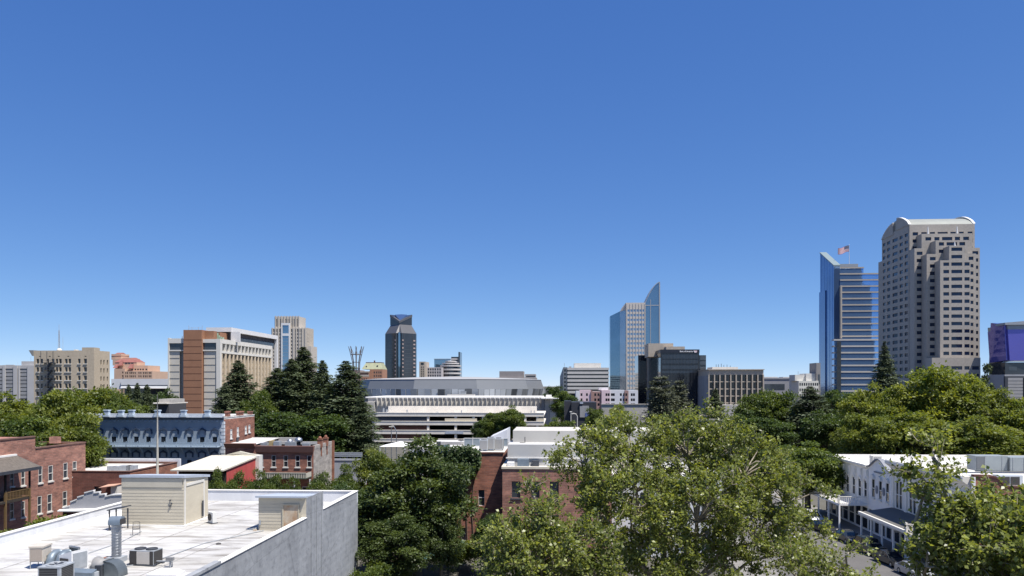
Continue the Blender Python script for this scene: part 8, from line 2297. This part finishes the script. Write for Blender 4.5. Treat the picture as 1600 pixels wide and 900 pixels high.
# trees in front of the garage and around the freeway
tree('leaf0', 798, 633, 46, 228, LEAF_MID, 'taller of the green trees in front of the parking garage', group=G5)
tree('leaf1', 768, 643, 42, 232, LEAF_MID, 'left of the green trees in front of the parking garage', group=G5)
tree('leaf2', 752, 655, 30, 230, LEAF_DARK, 'small dark tree leftmost in front of the parking garage', group=G5)
tree('leaf3', 878, 608, 40, 320, LEAF_MID, 'green tree between the store wing and the banded office block', group=G5)
tree('leaf1', 893, 616, 36, 300, LEAF_DARK, 'darker tree below the banded office block', group=G5)
tree('leaf2', 866, 600, 30, 420, LEAF_DARK, 'far tree showing just above the store wing roof', group=G5)
tree('leaf0', 866, 652, 44, 185, LEAF_MID, 'low tree in front of the store wing wall', group=G5)
tree('leaf1', 886, 655, 40, 180, LEAF_MID, 'low tree left of the white street lamps', group=G5)
tree('leaf2', 930, 634, 30, 240, LEAF_MID, 'small tree in front of the dark retail block', group=G5)
tree('leaf3', 966, 630, 30, 235, LEAF_YELLOW, 'small bright tree in front of the white apartments', group=G5)
tree('cedar', 1034, 583, 84, 225, None, 'grey green layered cedar in front of the black bank', group=G5)
tree('cedar', 1062, 590, 56, 232, None, 'smaller cedar right of the layered cedar', group=G5)
tree('redwood', 1118, 606, 26, 300, NEEDLE_FIR, 'slim conifer in front of the tan framed office windows', group=G5)
tree('leaf0', 1098, 660, 60, 150, LEAF_MID, 'green tree below the sloping freeway wall', group=G5)
# right middle ground
for kind, px, top, w, D, m, lab in (
    ('leaf1', 1178, 612, 60, 205, LEAF_MID, 'green tree at the right corner of the tan framed block'),
    ('leaf2', 1212, 604, 72, 200, LEAF_MID, 'taller green tree in front of the grey low block'),
    ('leaf0', 1160, 640, 56, 190, LEAF_DARK, 'dark tree above the right crown of the big sycamore'),
    ('leaf3', 1200, 650, 90, 185, LEAF_DARK, 'dark shaded tree below the tall tree of the grey low block'),
    ('leaf3', 1308, 605, 56, 195, LEAF_DARK, 'dark green tree at the foot of the blue glass tower'),
    ('leaf1', 1330, 610, 46, 200, LEAF_MID, 'green tree left of the yellow green mass'),
    ('leaf0', 1262, 690, 110, 118, LEAF_MID, 'round green tree behind the far end of the white street fronts'),
    ('leaf2', 1200, 690, 100, 125, LEAF_MID, 'green tree behind the right shoulder of the big sycamore'),
    ('leaf1', 1316, 664, 36, 165, LEAF_OLIVE, 'small grey green tree in a dark gap above the white roofs'),
    ('leaf0', 1290, 640, 70, 180, LEAF_DARK, 'dark tree in the gap between pine and yellow green trees')):
    tree(kind, px, top, w, D, m, lab, group=G3)
tree('redwood2', 1266, 603, 66, 190, NEEDLE_FIR, 'dark pine left of the blue glass tower foot', group=G3)
tree('fir', 1382, 532, 66, 235, NEEDLE_FIR, 'tall fir in front of the granite tower', group=G3)
tree('pine', 1541, 564, 38, 215, None, 'dark rounded pine right of the granite tower', group=G3)
G6 = 'yellow green trees behind the white roofs'
for kind, px, top, w, D, lab in (
    ('leaf0', 1356, 598, 74, 168, 'leftmost bright yellow green tree, below the fir'),
    ('leaf1', 1404, 596, 80, 160, 'yellow green tree directly below the granite tower left face'),
    ('leaf2', 1466, 563, 118, 158, 'tallest bright yellow green tree, in front of the granite tower'),
    ('leaf3', 1516, 590, 90, 154, 'yellow green tree between the tallest one and the dark pine'),
    ('leaf0', 1556, 606, 80, 150, 'yellow green tree below the dark pine'),
    ('leaf1', 1600, 616, 90, 148, 'yellow green tree cut by the right edge'),
    ('leaf2', 1366, 640, 90, 145, 'lower yellow green tree above the curved white pediment'),
    ('leaf3', 1440, 640, 110, 142, 'lower yellow green tree behind the roof air handler, left side'),
    ('leaf0', 1530, 648, 120, 140, 'lower shaded yellow green tree above the parasol roof')):
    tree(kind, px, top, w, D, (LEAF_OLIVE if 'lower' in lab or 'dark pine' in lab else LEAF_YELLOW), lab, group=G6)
for k in list(PROTO):
    if k not in placed:
        pass
# ---- ivy on the brick wall
rng = np.random.default_rng(5)
n = 9000
s = Site(700, 97.5)
iv = tag(empty('ivy', (s.x, s.y, 0), -TH), 'dark ivy mass covering the left part of the brick side wall', 'ivy')
px_ = rng.uniform(676, 751, n); t = rng.beta(1.0, 1.5, n)
edge = np.interp(px_, [676, 695, 715, 735, 751], [800, 798, 775, 748, 724]); top = np.interp(px_, [676, 700, 735, 751], [695, 696, 697, 706])
py_ = top + (edge - top) * rng.uniform(0, 1, n) + rng.normal(size=n) * 2
uu = (px_ - 700) / F * 97.5; dd = rng.uniform(.05, 1.0, n) ** 1.5 * 1.4
zz_ = CZ + (HY - py_) / F * 97.5
P = np.stack([uu, -dd, zz_], 1); A = rand_dirs(rng, n) * .7 + np.array([0, -.3, -.6]); Nn = rand_dirs(rng, n) * .6 + np.array([0, -.7, .6])
L = .3 * rng.uniform(.6, 1.3, n)
leaves('foliage', P, A, Nn, L, L * .8, rng.normal(.4, .2, n), LEAF_DARK, iv)
stm = MB()
for k in range(7): stm.tube([(-1.5 + .8 * k, -.06, 0), (-1.2 + .7 * k, -.08, 5), (-1.8 + .9 * k, -.06, 11)], .05, 4)
stm.build('stem', BARK, iv)
# ---- near sycamores
def blob(px, py, D, rpx, squash=.85):
    x, y, z = at(px, D, py); r = rpx / F * D; return (x, y, z, r, r * squash)
A_ = [blob(915, 715, 38, 66), blob(985, 705, 40, 78), blob(1075, 700, 41, 84), blob(1160, 735, 40, 84), blob(1230, 775, 39, 74), blob(925, 785, 37, 34), blob(985, 790, 37, 92), blob(1090, 800, 37.5, 100), blob(1180, 835, 38, 84), blob(1020, 885, 37, 84), blob(1110, 895, 38, 84), blob(1250, 845, 39, 58), blob(1090, 650, 41, 34), blob(945, 660, 39, 34)]
x, y, _ = at(1075, 40)
sA = sycamore('sycamore_tree', (x, y, 0), (x - .3, y, 8.2), A_, 265, 8, 38, .155, LEAF_SYC, SYC_BARK, 19)
tag(sA, 'big near sycamore with pale limbs filling the lower centre', 'tree')
B_ = [blob(845, 812, 33, 48), blob(800, 840, 33, 50), blob(845, 880, 32.5, 80), blob(905, 860, 33, 62), blob(780, 905, 33, 50), blob(930, 905, 33, 50), blob(835, 775, 33.5, 24)]
x, y, _ = at(850, 33.2)
sB = sycamore('sycamore_tree', (x, y, 0), (x, y, 8.5), B_, 100, 8, 34, .155, LEAF_SYC, SYC_BARK, 29)
tag(sB, 'smaller near sycamore in front of the brick office windows', 'tree')
C_ = [blob(1458, 712, 27, 48), blob(1448, 752, 27, 38), blob(1522, 838, 26, 84), blob(1580, 800, 26, 64), blob(1565, 875, 25.5, 110), blob(1448, 880, 26, 50), blob(1610, 840, 26, 80), blob(1420, 765, 27, 14)]
x, y, _ = at(1540, 26.5)
sC = sycamore('sycamore_tree', (x, y, 0), (x - .4, y, 9.5), C_, 135, 8, 36, .165, LEAF_SYC, SYC_BARK, 43)
tag(sC, 'near sycamore in the lower right corner in front of the white fronts', 'tree')
D_ = [blob(1310, 890, 34, 44), blob(1322, 866, 34, 30), blob(1252, 882, 34, 44), blob(1222, 868, 36, 44), blob(1340, 905, 34, 32)]
x, y, _ = at(1305, 34.2)
sD = sycamore('sycamore_tree', (x, y, 0), (x, y, 8), D_, 44, 7, 30, .155, LEAF_SYC, SYC_BARK, 57)
tag(sD, 'low sycamore sprays above the parked cars at the bottom edge', 'tree')
